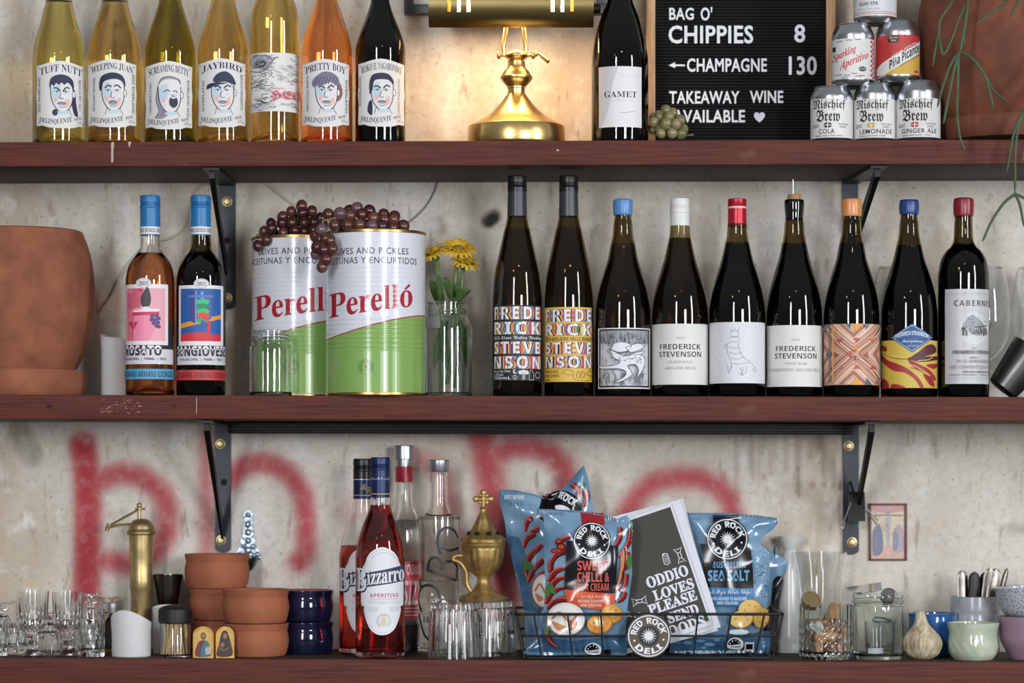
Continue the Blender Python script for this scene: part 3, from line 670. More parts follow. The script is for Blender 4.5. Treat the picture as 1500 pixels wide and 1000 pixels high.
# rosato and sangiovese
for which, c, R, gm, lq, lb in (('r', 220, 36.0, FLINT, wine('rose_wine', (.88, .52, .28)), 'blue-capped rose wine bottle with a pink picture label'), ('s', 294.2, 36.0, DKOLIVE, RED, 'blue-capped red wine bottle with a blue wine-press picture label')):
    yc = .05 if which == 'r' else .056
    r = bottle('wine_bottle', lb, 'wine bottle', c, 'mid', yc, R, [(R, 480), (R, 424), (35, 404), (31, 388), (23.5, 376), (17, 367), (14.8, 356), (14.4, 340), (14.2, 300), (14.2, 290)], gm, lq, 372, MIDG, punt=12)
    screwcap(r, yc, 14.8, 286.5, 345, BLUECAP)
    z0 = r.location.z; o = c - 220 if which == 'r' else c - 294.2
    a = Art(c, 15.0); a.rect(c - 14.7, c + 14.7, 331.5, 342.5, (226, 226, 230)); a.text('VINO BONZA VINO', c - 14.5, c + 14.5, 334, 340, (40, 44, 60), 'bold')
    label_part(a, r, yc, z0, 'neck_band')
    a = Art(c, R)
    if which == 'r':
        a.rect(c - 35.6, c + 33, 473, 515, (38, 40, 42)); a.rect(c - 35.6, c + 33, 508, 533, (214, 212, 216)); a.rect(c - 35.6, c + 33, 497, 511, (38, 40, 42))
        fx0, fx1, fy0, fy1 = 184.8, 245.6, 416, 505; a.rect(fx0, fx1, fy0, fy1, (232, 228, 232)); a.ell(210.5, 414.5, 11, 7.6, (232, 228, 232)); a.ring(210.5, 414.5, 9.6, 6.2, .6, (120, 120, 130))
        a.rect(187, 241.5, 422, 499, (234, 166, 178)); a.poly([(187, 422), (211, 422), (208, 436), (206, 450), (195, 452), (187, 452)], (214, 100, 124)); a.poly([(187, 452), (196, 452), (196, 499), (187, 499)], (224, 120, 142))
        a.ell(191, 426, 4.5, 3.4, (226, 132, 150)); a.ell(206, 424.5, 3.2, 2.6, (196, 70, 100))
        a.blob([(216, 420), (220, 430), (221, 440), (218, 449), (209, 449), (206.5, 440), (209, 430)], (52, 54, 56), 4)
        a.poly([(208, 449), (219, 449), (219, 452), (233, 452), (233, 457), (195, 459), (195, 455), (208, 453)], (238, 226, 232)); a.poly([(195, 457), (233, 456), (233, 462), (196, 462)], (206, 54, 92))
        a.poly([(196, 462), (233, 461), (229, 474), (224, 488), (218, 499), (196, 499)], (240, 140, 168)); a.poly([(188.5, 471), (203, 471), (196, 483)], (198, 50, 92)); a.line([(195.5, 457), (195.5, 499)], 1.2, (206, 54, 92))
        for px, py in ((223, 463), (229, 462), (232, 466), (222, 468), (227, 468), (231, 472), (225, 473), (229, 477), (232, 478)): a.ell(px, py, 3.1, 2.9, (92, 60, 120), 12)
        a.text('ROSATO', 186, 236, 505.5, 520.5, (232, 230, 234), 'bold', .012); a.text('ROSATO', 186, 236, 505.5, 520.5, (34, 36, 40), 'bold', .012, below=511)
        a.text('2025', 204, 217, 411.5, 417.5, (90, 90, 100), 'serif')
        a.text('12.4% ALC/VOL  |  750ML  |  75CL', 184.5, 243, 523.5, 528, (70, 70, 76), 'bold')
        a.rect(c - 35.6, c + 33, 540, 555, (74, 156, 196)); a.text('GIOVANNI ARMANI GIORGIO', 182, 251.5, 543.5, 552, (28, 50, 76), 'bold')
    else:
        a.rect(c - 34, c + 35.4, 478, 517, (34, 36, 38)); a.rect(c - 34, c + 35.4, 511, 534, (212, 210, 214))
        a.rect(262.5, 326.5, 417.5, 506, (232, 228, 232)); a.ell(295, 415.5, 11, 7.6, (232, 228, 232)); a.ring(295, 415.5, 9.6, 6.2, .6, (120, 120, 130))
        a.rect(265.5, 323, 422.5, 499.5, (38, 92, 164)); a.poly([(265.5, 474), (323, 460), (323, 466), (265.5, 481)], (240, 150, 40)); a.poly([(265.5, 490), (280, 487), (300, 486), (312, 490), (323, 488), (323, 499.5), (265.5, 499.5)], (214, 46, 58))
        a.poly([(279, 428), (286, 425), (286, 474), (279, 470)], (66, 60, 132)); a.poly([(286, 425), (288, 426), (288, 474), (286, 474)], (110, 160, 214)); a.poly([(305, 430), (309, 430), (309, 466), (305, 470)], (92, 90, 160)); a.rect(294, 298, 427, 440, (110, 160, 214))
        a.rect(276, 312, 432, 435.5, (84, 120, 190))
        for y in (442, 449, 456): a.ell(297, y, 9.5, 4.6, (56, 190, 120) if y != 449 else (34, 140, 92))
        a.ell(297, 462, 9, 4.6, (222, 70, 56)); a.ell(296, 469, 9, 4, (46, 170, 110)); a.curve([(297, 464), (303, 468), (306, 478), (304, 489)], 4.2, (214, 46, 58)); a.poly([(296, 468), (304, 474), (300, 478), (294, 472)], (60, 90, 170))
        a.text('SANGIOVESE', 260.5, 328.5, 506.5, 521.5, (232, 230, 234), 'bold', .012); a.text('SANGIOVESE', 260.5, 328.5, 506.5, 521.5, (34, 36, 40), 'bold', .012, below=511.5); a.text('2025', 288.5, 301.5, 412.5, 418.5, (90, 90, 100), 'serif'); a.text('12.4% ALC/VOL  |  750ML  |  75CL', 264, 324, 524.5, 529, (70, 70, 76), 'bold')
        a.rect(c - 34.5, c + 35.4, 541.5, 556.5, (196, 52, 54)); a.text('GIOVANNI ARMANI GIORGIO', 260, 328.6, 545, 553.5, (96, 24, 34), 'bold')
    label_part(a, r, yc, z0)
RAIN = [(206, 58, 62), (226, 160, 60), (60, 120, 72), (64, 84, 160), (98, 62, 130), (206, 70, 110), (40, 40, 46), (60, 140, 160), (232, 196, 96)]
def riesling(c, yc, lb, rows, dark):
    R = 36.3
    r = bottle('wine_bottle', lb, 'wine bottle', c, 'mid', yc, R, [(R, 480), (R, 444), (35.2, 424), (32.2, 398), (27, 372), (21, 346), (16, 324), (13.8, 312), (13.4, 296), (13.2, 262)], AMBERG, BROWN, 335, MIDG, punt=8)
    z0 = r.location.z
    cyl_part('cap_sleeve', r, yc, [(14.6, 317), (13.7, 282), (13.6, 275), (0, 275)], mat('charcoal_sleeve', (68, 70, 74), .38, .4)); screwcap(r, yc, 14.2, 257.5, 281, mat('black_cap', (26, 26, 28), .35), split=274)
    a = Art(c, R); x0, x1 = c - 33, c + 34
    if dark: a.rect(x0 - 1, x1 + .6, 446.5, 557, (22, 22, 24))
    else: a.rect(x0 - 2, x1, 449.5, 559, (216, 178, 74))
    rnd = random.Random(int(c))
    for t, y0, y1 in rows:
        A0, A1 = a.a(x0), a.a(x1); n = 26; xs = [A0 + (A1 - A0) * k / n for k in range(n + 1)]
        for k in range(n): a.add([(xs[k], y0), (xs[k + 1], y0), (xs[k + 1], y1), (xs[k], y1)], [(0, 1, 2, 3)], rnd.choice(RAIN), k > 0)
        sp = 1.5
        for dx, col in ((5.4, (60, 96, 160)), (4.2, (214, 66, 70)), (3.0, (236, 186, 70)), (1.7, (24, 24, 28))):
            for dy in (0,): a.text(t, x0 + .5 + dx, min(x1, c + 32.2 + dx * .3), y0 + .6, y1 - .2, col, 'bold', .0, space=1.32)
        a.text(t, x0 + .5, x1 - 2, y0 + .4, y1 - .4, (232, 230, 236), 'bold', .004, space=1.32)
    if dark:
        a.text('2025 Clare Valley Riesling', x0, x1, 491.8, 498, (220, 220, 224), 'frak'); W = (212, 212, 218)
        a.text('Dan, at the Dam', x0, x0 + 23, 541.5, 545.5, W, 'serif'); a.text('or Mount.', x0, x0 + 14, 546, 550, W, 'serif'); a.text('750mL', x0, x0 + 24, 551, 555.5, W, 'bold')
        a.ell(c - 3, 544, 3, 3.2, W, 12); a.ell(c - 2, 543.5, 2, 2.2, (22, 22, 24), 10); a.ring(c - 3, 552.5, 3, 3, .6, W, 14); a.line([(c - 3, 549.5), (c - 3, 555.5)], .6, W)
        for dx in (-4, 0, 4): a.ell(c + 9 + dx, 544.5 - abs(dx) * -.2, 3.6, 3.2, W, 10)
        a.rect(c + 7, c + 11.5, 547, 556, (150, 150, 156))
        for xx in (c + 17, c + 23.5): a.line([(xx, 547), (xx, 556)], .6, W)
        a.line([(c + 17, 547), (c + 20.2, 541), (c + 23.5, 547)], .6, W); a.line([(c + 17, 556), (c + 23.5, 556)], .6, W); a.ring(c + 29, 549, 3.4, 4.4, .7, W, 10)
    else:
        K = (120, 92, 34); a.text('2024 ADELAIDE HILLS BIANCO', x0, x1 - 1, 493.5, 499, K, 'bold')
        a.text('WINE IS SALE.', x0, x0 + 19, 542, 546, K); a.text('WINE IS MADE.', x0, x0 + 20, 548, 552, K); a.text('750ML', x0, x0 + 6, 555, 557.5, K, 'bold')
        a.curve([(c - 9, 545), (c - 4, 541.5), (c + 3, 542), (c + 8, 547), (c + 2, 549), (c - 4, 548), (c - 9, 545)], .6, K)
        for q in (c + 14, c + 20): a.curve([(q, 543), (q + 3, 547), (q + 1, 553), (q - 3, 551), (q, 543)], .6, K)
        a.curve([(c + 25, 548), (c + 29, 543), (c + 34, 544), (c + 32, 550), (c + 25, 548)], .6, K); a.curve([(c + 6, 549), (c + 10, 556), (c + 30, 557)], .6, K)
    label_part(a, r, yc, z0, gloss=.5)
riesling(757.5, .052, 'slender black-capped bottle with rainbow lettering on a black label', [('FREDE', 448.5, 467.5), ('RICK', 470.5, 489.8), ('STEVE', 499.5, 518), ('NSON', 521, 540)], True)
riesling(833, .058, 'slender black-capped bottle with rainbow lettering on a yellow label', [('FREDE', 452.5, 471), ('RICK', 473.5, 491.5), ('STEVE', 500.5, 518.5), ('NSON', 521, 539)], False)

def burg(c, yc, R, lb, gm, lq, fill, nr=12.6, neck=325, lip=293, nr0=14.2, g=MIDG, sl=0):
    return bottle('wine_bottle', lb, 'wine bottle', c, 'mid', yc, R, [(R, 500), (R, 470 + sl), (R - .8, 450 + sl), (R - 4.5, 426 + sl), (R - 11, 402 + sl), (R - 18, 380 + sl), (18.6, 360), (15.4, 345), (nr0, 330), (nr, neck - 6), (nr, lip + 8), (nr + .8, lip + 4), (nr + .4, lip)], gm, lq, fill, g, punt=10)
W1 = (222, 221, 216)
# blue wax, black and white woodcut label
c, R, yc = 912.5, 40.4, .055
r = burg(c, yc, R, 'blue-waxed dark bottle with a black and white engraved animal label', AMBERG, BROWN, 358); waxcap(r, yc, 14.2, 291, 315, foil('pale_blue_wax', (92, 140, 200), rough=.32))
a = Art(c, R); a.rect(876.5, 952, 480, 569, (226, 226, 226)); a.rect(878, 950.5, 481.5, 567, (36, 36, 40)); a.rect(880, 948.5, 484, 564.5, (206, 208, 212))
rr = random.Random(9)
a.rect(880, 948.5, 484, 503, (150, 152, 158))
for k in range(120): x = rr.uniform(880.5, 947); y = rr.uniform(484.5, 500); a.line([(x, y), (x + .4, y + rr.uniform(3, 11))], .6, rr.choice([(70, 72, 78), (110, 112, 118), (200, 200, 206)]))
for k in range(130):
    x = rr.uniform(881, 944); y = rr.uniform(503, 562)
    a.curve([(x, y), (x + rr.uniform(-2, 3), y + rr.uniform(-4, 0)), (x + rr.uniform(0, 4), y + rr.uniform(-8, -2))], rr.uniform(.5, .9), rr.choice([(84, 86, 92), (130, 132, 138), (170, 172, 176)]), 3)
for k in range(16):
    x = rr.uniform(881, 940); a.curve([(x, 564), (x + rr.uniform(-2, 2), 556), (x + 2, 551), (x + rr.uniform(0, 6), 546)], 1.2, (96, 98, 104), 3)
BW = (222, 224, 228); K = (52, 54, 60)
for pts in ([(898, 512), (902, 503), (912, 501), (922, 505), (920, 513), (908, 516)], [(916, 509), (930, 503), (938, 506), (934, 512), (922, 516)], [(897, 512), (901, 524), (914, 528), (930, 522), (940, 514), (930, 516), (914, 521), (904, 516)]): a.blob(pts, BW, 4); a.curve(pts + pts[:1], .8, K)
body = [(908, 524), (922, 520), (936, 520), (940, 530), (936, 544), (930, 552), (932, 542), (928, 534), (918, 536), (924, 548), (912, 558), (902, 560), (914, 552), (916, 544), (906, 540), (888, 540), (882, 536), (896, 536), (908, 532)]
a.blob(body, BW, 3); a.curve(body + body[:1], .8, K, 3)
for k in range(40): a.ell(rr.uniform(914, 936), rr.uniform(522, 533), .5, .5, K, 6)
label_part(a, r, yc, r.location.z)
# chardonnay
def cream(c, yc, R, lab, cap, rows, x0, x1, y0, y1):
    r = burg(c, yc, R, lab, AMBERG, BROWN if cap == 'white' else RED, 350 if cap == 'white' else 357, 12.2 if cap == 'white' else 13, lip=296 if cap == 'white' else 293)
    a = Art(c, R); a.rect(x0, x1, y0, y1, W1)
    for t, q0, q1, p0, p1, col, st in rows: a.text(t, q0, q1, p0, p1, col, st)
    label_part(a, r, yc, r.location.z); return r
DK, LG = (62, 62, 64), (150, 150, 148)
c, yc = 996, .056
r = cream(c, yc, 41.2, 'white-capped dark bottle with a cream lettered label', 'white', [('2025', 990, 1003, 493.5, 496.5, LG, 'serif'), ('FREDERICK', 967, 1025.5, 503.5, 511.5, DK, 'bold'), ('STEVENSON', 966, 1026.5, 514.5, 522.5, DK, 'bold'), ('CHARDONNAY', 977.5, 1015, 528, 532, LG, 'serif'), ('ADELAIDE HILLS', 974, 1018.5, 536.5, 541, LG, 'serif')], 955.4, 1037.4, 474, 563)
screwcap(r, yc, 14.4, 290.5, 349, foil('white_cap', (226, 226, 222), rough=.45), split=312)
# red capsule, child's drawing label
c, R, yc = 1079.8, 41.2, .05
r = burg(c, yc, R, 'red-capped dark bottle with a scribbled line-drawing label', OLIVE, RED, 356, 12.6); 
cyl_part('foil_cap', r, yc, [(0, 291.5), (12.8, 291.5), (13.6, 292.5), (13.6, 301), (13.9, 301.5), (13.9, 305), (13.5, 305.5), (14.0, 332), (13, 333)][::-1], foil('red_foil', (178, 28, 46), rough=.3, metal=.3))
a = Art(c, 14.2); a.rect(c - 13.8, c + 13.8, 301.5, 304.5, (214, 190, 190)); label_part(a, r, yc, r.location.z, 'foil_band')
a = Art(c, R); a.rect(1039.6, 1120, 471.5, 561, (220, 219, 224)); rr = random.Random(21); K = (122, 122, 130)
for k in range(110): a.ell(rr.uniform(1042, 1118), rr.uniform(474, 558), rr.uniform(.3, .7), rr.uniform(.3, .7), rr.choice([(176, 174, 182), (160, 160, 170)]), 6, same=k > 0)
for pts in ([(1070, 492), (1071, 482), (1074, 486), (1076, 481), (1079, 486), (1081, 482), (1081, 492), (1070, 492)], [(1068, 494), (1082, 494), (1081, 500), (1070, 500)], [(1071, 500), (1066, 504), (1065, 512), (1068, 522), (1072, 534), (1070, 542)], [(1081, 500), (1083, 512), (1088, 522), (1098, 530), (1104, 536), (1108, 544), (1102, 542), (1106, 538)],
            [(1068, 508), (1076, 510), (1083, 508)], [(1068, 516), (1077, 518), (1086, 516)], [(1070, 524), (1080, 526), (1091, 522)], [(1072, 532), (1084, 533), (1098, 530)], [(1066, 534), (1068, 546), (1072, 534)], [(1090, 536), (1086, 548), (1092, 546), (1094, 536)], [(1084, 538), (1088, 550), (1082, 546)], [(1066, 503), (1062, 506), (1066, 510)]): a.curve(pts, .6, K, 4)
label_part(a, r, yc, r.location.z)
# pinot noir with cork and needle
c, yc = 1163.3, .057
r = cream(c, yc, 41.0, 'opened dark bottle with a cork and metal pin in its mouth, cream lettered label', 'cork', [('2025', 1159, 1171, 496, 499, LG, 'serif'), ('FREDERICK', 1137, 1194, 506.5, 514, DK, 'bold'), ('STEVENSON', 1135.5, 1195.5, 517, 525, DK, 'bold'), ('PINOT NOIR', 1150, 1182, 530.5, 534.5, LG, 'serif'), ('"SUMMERTOWN" ADELAIDE HILLS', 1127.5, 1200, 539, 544, LG, 'serif')], 1122.4, 1204, 476, 566)
cyl_part('bottle_lip', r, yc, cat_rom([(12.8, 322), (13.6, 312), (14.3, 305), (14.6, 297), (13.6, 293), (11.5, 292.5)], 4), mat('black_glass_lip', (14, 14, 13), .08, coat=.5))
CORK = mat('cork', (176, 130, 88), .8, var=.35, scale=220, bump=.3, bscale=300)
cyl_part('cork', r, yc, [(9.6, 296), (9.8, 286), (9, 284.5), (0, 284.5)], CORK)
bm = NB(); s = S(yc); z0 = r.location.z; tube(bm, [(-.002, 0, Z(285, yc) - z0), (-.002, 0, Z(263, yc) - z0)], .0011, 8); obj('metal_pin', bm, mat('steel', (170, 170, 172), .25, 1), r)
# orange wax, geometric label
c, R, yc = 1247.3, 40.6, .05
r = burg(c, yc, R, 'orange-waxed dark bottle with a peach geometric label', DKOLIVE, RED, 357); waxcap(r, yc, 14.6, 290.5, 317, foil('orange_wax', (216, 142, 84), rough=.3))
a = Art(c, R); a.rect(1207.6, 1287, 474, 563.5, (206, 152, 122)); cx = 1257; cx = 1250; cy = 518
rr = random.Random(8); PAL = [(222, 176, 148), (190, 128, 100), (228, 200, 182), (170, 108, 84), (214, 160, 128)]
lx0, lx1, ly0, ly1 = 1208, 1286.6, 474.4, 563
def clipl(q): return [(min(lx1, max(lx0, x)), min(ly1, max(ly0, y))) for x, y in q]
for k in range(10, 0, -1):
    o = k * 4.6; colr = PAL[(k * 2) % 5]; col2 = PAL[(k * 2 + 3) % 5]
    for sx in (-1, 1):
        ex = cx + sx * 42; a.poly(clipl([(ex, cy - o), (ex - sx * o * .86, cy), (ex, cy + o)]), colr)
    for sy in (-1, 1):
        ey = cy + sy * 44.5; a.poly(clipl([(cx - o * .92, ey), (cx, ey - sy * o * .92), (cx + o * .92, ey)]), col2)
for k in range(1, 10):
    o = k * 4.6
    for sx in (-1, 1):
        ex = cx + sx * 42; a.line(clipl([(ex, cy - o), (ex - sx * o * .86, cy), (ex, cy + o)]), .7, (150, 96, 78) if k % 3 == 0 else (232, 212, 198))
    for sy in (-1, 1):
        ey = cy + sy * 44.5; a.line(clipl([(cx - o * .92, ey), (cx, ey - sy * o * .92), (cx + o * .92, ey)]), .7, (150, 96, 78) if k % 3 == 1 else (232, 212, 198))
for sx, sy in ((-1, -1), (1, 1), (-1, 1), (1, -1)): a.line([(cx + sx * 3, cy + sy * 3), (cx + sx * 38, cy + sy * 40)], 2.2, (226, 196, 176)); a.line([(cx + sx * 5, cy + sy * 3), (cx + sx * 38, cy + sy * 37)], .6, (140, 84, 66))
a.rect(1216, 1218.5, 480, 560, (120, 110, 104)); a.rect(1221, 1223, 480, 560, (226, 168, 96))
G, T, Rd = (226, 158, 56), (58, 98, 122), (186, 76, 70)
for q, col in (([(1246, 474), (1262, 474), (1254, 485)], G), ([(1239, 474), (1246, 474), (1246, 482)], T), ([(1264, 474), (1272, 474), (1268, 482)], (110, 116, 120)), ([(1246, 563.5), (1254, 552), (1262, 563.5)], G), ([(1267, 563.5), (1268, 553), (1276, 563.5)], T), ([(1212, 519), (1215, 514), (1218, 519), (1215, 524)], T), ([(1224, 514), (1230, 519), (1224, 524)], (150, 80, 66)),
               ([(1250, 495), (1260, 495), (1255, 501)], Rd), ([(1250, 540), (1260, 540), (1255, 534)], Rd), ([(1242, 519), (1246, 513), (1248, 519), (1246, 525)], Rd), ([(1264, 519), (1270, 514), (1270, 524)], (170, 92, 80)), ([(1226, 496), (1236, 496), (1231, 502)], Rd), ([(1272, 540), (1282, 540), (1277, 534)], Rd), ([(1228, 540), (1238, 540), (1233, 534)], (190, 110, 90)), ([(1272, 496), (1282, 496), (1277, 502)], (190, 110, 90)),
               ([(1208, 480), (1214, 474), (1220, 474), (1208, 488)], (120, 116, 114)), ([(1280, 560), (1286.5, 552), (1286.5, 563)], (120, 116, 114))): a.poly(q, col)
a.ell(1254, 513, 3, 3.4, G, 14); a.ell(1254, 524, 3, 3.4, T, 14); a.poly([(1254, 520.6), (1257, 524), (1254, 527.4)], G); a.poly([(1254, 509.6), (1251, 513), (1254, 516.4)], Rd)
label_part(a, r, yc, r.location.z)
# blue wax, marbled label
c, R, yc = 1331.7, 41.4, .056
r = burg(c, yc, R, 'dark-blue-waxed bottle with a marbled yellow and red label', DKOLIVE, RED, 360); waxcap(r, yc, 14.2, 292.5, 314, foil('deep_blue_wax', (44, 70, 132), rough=.3))
a = Art(c, R); Y, Rr, Mn = (206, 178, 72), (160, 40, 44), (84, 36, 42)
a.rect(1290.8, 1372.6, 498, 568, Y)
for pts, col in (([(1290.8, 504), (1297, 506), (1300, 510), (1298, 514), (1291, 510)], Rr), ([(1290.8, 516), (1300, 526), (1316, 533), (1330, 540), (1344, 552), (1352, 564), (1352, 568), (1348, 568), (1340, 556), (1326, 546), (1308, 542), (1296, 532), (1290.8, 524)], Rr),
                 ([(1330, 524), (1344, 516), (1356, 506), (1366, 504), (1371, 512), (1366, 518), (1354, 522), (1372, 521), (1372, 526), (1350, 530), (1334, 527)], Mn), ([(1330, 526), (1348, 534), (1362, 542), (1370, 554), (1366, 556), (1352, 544), (1338, 538)], Rr), ([(1372, 536), (1366, 540), (1356, 534), (1372, 532)], Rr),
                 ([(1290.8, 556), (1296, 554), (1302, 560), (1302, 568), (1290.8, 568)], Rr), ([(1308, 562), (1320, 564), (1326, 568), (1306, 568)], Rr), ([(1352, 548), (1362, 546), (1366, 556), (1368, 566), (1360, 562)], Rr)): a.blob(pts, col, 4)
for pts in ([(1291, 514), (1304, 520), (1318, 522), (1332, 523), (1344, 514)], [(1300, 520), (1320, 532), (1340, 536), (1360, 548)], [(1354, 566), (1346, 550), (1352, 546), (1362, 550)], [(1368, 518), (1360, 526), (1344, 528)]): a.curve(pts, .9, (226, 200, 110), 5)
for pts in ([(1292, 515), (1310, 524), (1332, 526)], [(1334, 538), (1350, 545), (1364, 560)]): a.curve(pts, .8, (60, 30, 34), 5)
B = (40, 84, 140); a.poly([(1306, 494), (1336, 474), (1365, 494), (1336, 516)], B); a.line([(1308.5, 494), (1336, 476), (1362.5, 494), (1336, 513.5)], .8, (200, 214, 230), closed=True)
a.text('FREDERICK STEVENSON', 1312, 1359, 489, 495, (222, 228, 236), 'bold', warp=lambda x, y: (x, y - 4.5 + 9 * ((x - 1336) / 26) ** 2 * .7)); a.text('Montepulciano', 1322, 1351, 497, 503, (222, 228, 236), 'script'); a.text('2025 MCLAREN VALE', 1329, 1345, 505, 507.5, (190, 204, 222))
label_part(a, r, yc, r.location.z)
# cabernet, square shoulders
c, R, yc = 1411.3, 37.3, .054
r = bottle('wine_bottle', 'crimson-waxed square-shouldered bottle with a tall silver-grey label', 'wine bottle', c, 'mid', yc, R, [(R, 480), (R, 412), (36.4, 396), (33, 380), (26, 368), (18, 360), (14.6, 350), (13.8, 335), (13.2, 322), (13, 305), (13, 296)], DKOLIVE, RED, 358, MIDG, punt=10)
waxcap(r, yc, 14.6, 289.5, 317, foil('crimson_wax', (136, 30, 42), rough=.3))
a = Art(c, R); Sg = (196, 195, 198); a.rect(1385, 1447.5, 423, 562, Sg)
for y in (430, 554): a.rect(1385, 1447.5, y - 1.2, y + 1.2, (150, 150, 156)); a.rect(1385, 1447.5, y - .4, y + .4, (226, 226, 230))
a.rect(1385, 1447.5, 480, 480.5, (170, 170, 174))
a.text('CABERNET', 1398, 1448, 439.5, 448, DK, 'bold', space=1.25); a.ell(1426, 481, 21.5, 24, (218, 218, 220)); a.ring(1426, 481, 20.5, 23, .6, (170, 170, 174))
a.ell(1426, 481, 19, 21, (206, 206, 208)); rr = random.Random(3)
a.poly([(1411, 476), (1418, 464), (1425, 460), (1432, 466), (1440, 474), (1441, 480), (1408, 482)], (150, 152, 156))
for k in range(60): x, y = rr.uniform(1410, 1441), rr.uniform(464, 478); a.line([(x, y), (x + rr.uniform(1, 4), y + rr.uniform(-2, 2))], .5, rr.choice([(110, 112, 116), (170, 172, 176), (196, 196, 200)]))
for k in range(50): x = rr.uniform(1408, 1443); a.line([(x, rr.uniform(478, 484)), (x + rr.uniform(0, 1.5), rr.uniform(485, 492))], rr.uniform(.6, 1.6), rr.choice([(46, 46, 50), (80, 80, 84), (170, 170, 172)]))
a.line([(1428, 479), (1443, 476)], 1.2, (70, 70, 74)); a.text('2023', 1423, 1429, 509, 511, (120, 120, 124)); a.text('FREDERICK STEVENSON', 1397.5, 1447.8, 513, 518, DK, 'bold')
a.text('GROWN BY', 1420, 1431, 522.5, 524.5, DK, 'bold'); a.text('W. O. AHRENS & SON', 1402, 1447, 526.5, 531, (120, 120, 124)); a.text('NET CONTENTS 25.3 FL OZ', 1394, 1448, 535, 539.5, (130, 130, 134)); a.text('VINE VALE, BAROSSA VALLEY', 1410, 1447, 543, 546, DK, 'bold'); a.text('WINE OF AUSTRALIA  |  ALCOHOL 14%', 1392, 1448, 547.5, 550.5, (90, 90, 94))
label_part(a, r, yc, r.location.z, gloss=.4)
# ------------------------------------------------------------------ top shelf: lamp, frame, board, cans, grapes, pot and cactus
BRASS = mat('polished_brass', (232, 198, 130), .29, 1.0, var=.08, scale=30); BRASSD = mat('brushed_brass', (158, 140, 94), .3, 1.0, var=.1, scale=40, stretch=(1, 8, 8))
def on(sh, c, yc): x = X(c, yc); return (x, yc, zs(sh, x))
c, yc = 756.5, .085; L0 = on('top', c, yc); s = S(yc); z0 = L0[2]
lamp = thing('desk_lamp', 'polished brass desk lamp with a slotted trough shade, lit', 'lamp', L0)
def zz(py): return Z(py, yc) - z0
bm = NB(); lathe(bm, [(0, 0), (68 * s, 0), (70.5 * s, .002), (71.5 * s, .005), (71.5 * s, zz(187)), (70 * s, zz(185)), (69 * s, zz(184.5))] + [(r * s, zz(y)) for r, y in cat_rom([(66, 183), (57, 178), (45, 171), (32, 160), (22, 149), (16, 141), (13, 137)], 5)], 96)
obj('base', bm, BRASS, lamp)
bm = NB(); lathe(bm, [(r * s, zz(y)) for r, y in [(12.5, 138), (12.5, 130), (13.5, 129), (13.5, 127)] + cat_rom([(14, 127), (20, 121), (23.5, 116)], 4) + [(24, 114.5), (24, 112.5), (22.5, 111.5)] + cat_rom([(22.5, 111.5), (18, 104), (14, 100), (12.8, 96)], 4) + [(12.8, 90), (11, 88.5), (10, 88)] + cat_rom([(15, 86), (18, 82), (15, 77), (8, 73), (0, 72)], 4)], 64)
obj('stem', bm, BRASS, lamp)
bm = NB(); xp = lambda p: X(p, yc) - L0[0]
tube(bm, [(xp(729), 0, zz(81)), (xp(784), 0, zz(81))], 2.6 * s, 16)
for p in (731, 781): ball(bm, (xp(p), 0, zz(81)), 6 * s, 16, (.6, 1, 1))
obj('pivot', bm, BRASS, lamp)
bm = NB(); tube(bm, cat_rom([(xp(786), -.002, zz(79)), (xp(790), -.004, zz(80)), (xp(803), -.012, zz(92))], 5), [1.6 * s] * 4 + [2.2 * s] * 3 + [3.2 * s] * 4, 12); ball(bm, (xp(784), -.002, zz(79)), 5 * s, 14); obj('wing_screw', bm, BRASS, lamp)
for px in (739, 769):
    bm = NB(); d = 1 if px > 750 else -1
    tube(bm, cat_rom([(xp(px), 0, zz(82)), (xp(px + d * 1.5), -.001, zz(70)), (xp(px - d * 0), .0, zz(58)), (xp(px - d * 2), .004, zz(40)), (xp(px - d * 2), .01, zz(20))], 6), 3.6 * s, 14); obj('arm', bm, BRASS, lamp)
# trough shade: three quarters of a tube with slots cut through
R = .041; zc = zz(8); x0, x1 = xp(629.5), xp(868)
bm = NB(); NA, NX = 40, 60
a0, a1 = math.radians(-12), math.radians(235)   # from the front lower lip over the top to the rear
def ang(t): return math.radians(-62) + t * math.radians(262)
slots = [(p, 2.2) for p in (659, 673, 687, 809, 823, 837)]
xsn = sorted(set([x0 + (x1 - x0) * k / NX for k in range(NX + 1)] + [xp(p - wd) for p, wd in slots] + [xp(p + wd) for p, wd in slots]))
grid = []
for x in xsn:
    grid.append([bm.verts.new((x, -R * math.cos(ang(t / NA)), zc + R * math.sin(ang(t / NA)))) for t in range(NA + 1)])
for i in range(len(xsn) - 1):
    xm = (xsn[i] + xsn[i + 1]) / 2
    cut = any(abs(xm - xp(p)) < wd * s for p, wd in slots)
    for j in range(NA):
        q = math.degrees(ang((j + .5) / NA))
        if cut and -20 < q < 75: continue
        bm.faces.new((grid[i][j], grid[i][j + 1], grid[i + 1][j + 1], grid[i + 1][j]))
bmesh.ops.recalc_face_normals(bm, faces=bm.faces)
bmesh.ops.solidify(bm, geom=bm.faces[:], thickness=.0012)
obj('lamp_shade', bm, BRASSD, lamp)
for sx in (x0, x1):
    bm = NB(); pts = [(0, -R * .985 * math.cos(ang(t / NA)), zc + R * .985 * math.sin(ang(t / NA))) for t in range(NA + 1)]
    A = [bm.verts.new((sx - .0008, p[1], p[2])) for p in pts]; B = [bm.verts.new((sx + .0008, p[1], p[2])) for p in pts]
    bm.faces.new(A); bm.faces.new(B[::-1])
    for k in range(len(A)): bm.faces.new((A[k], A[(k + 1) % len(A)], B[(k + 1) % len(A)], B[k]))
    bmesh.ops.recalc_face_normals(bm, faces=bm.faces); obj('shade_end', bm, BRASSD, lamp, ang=.4)
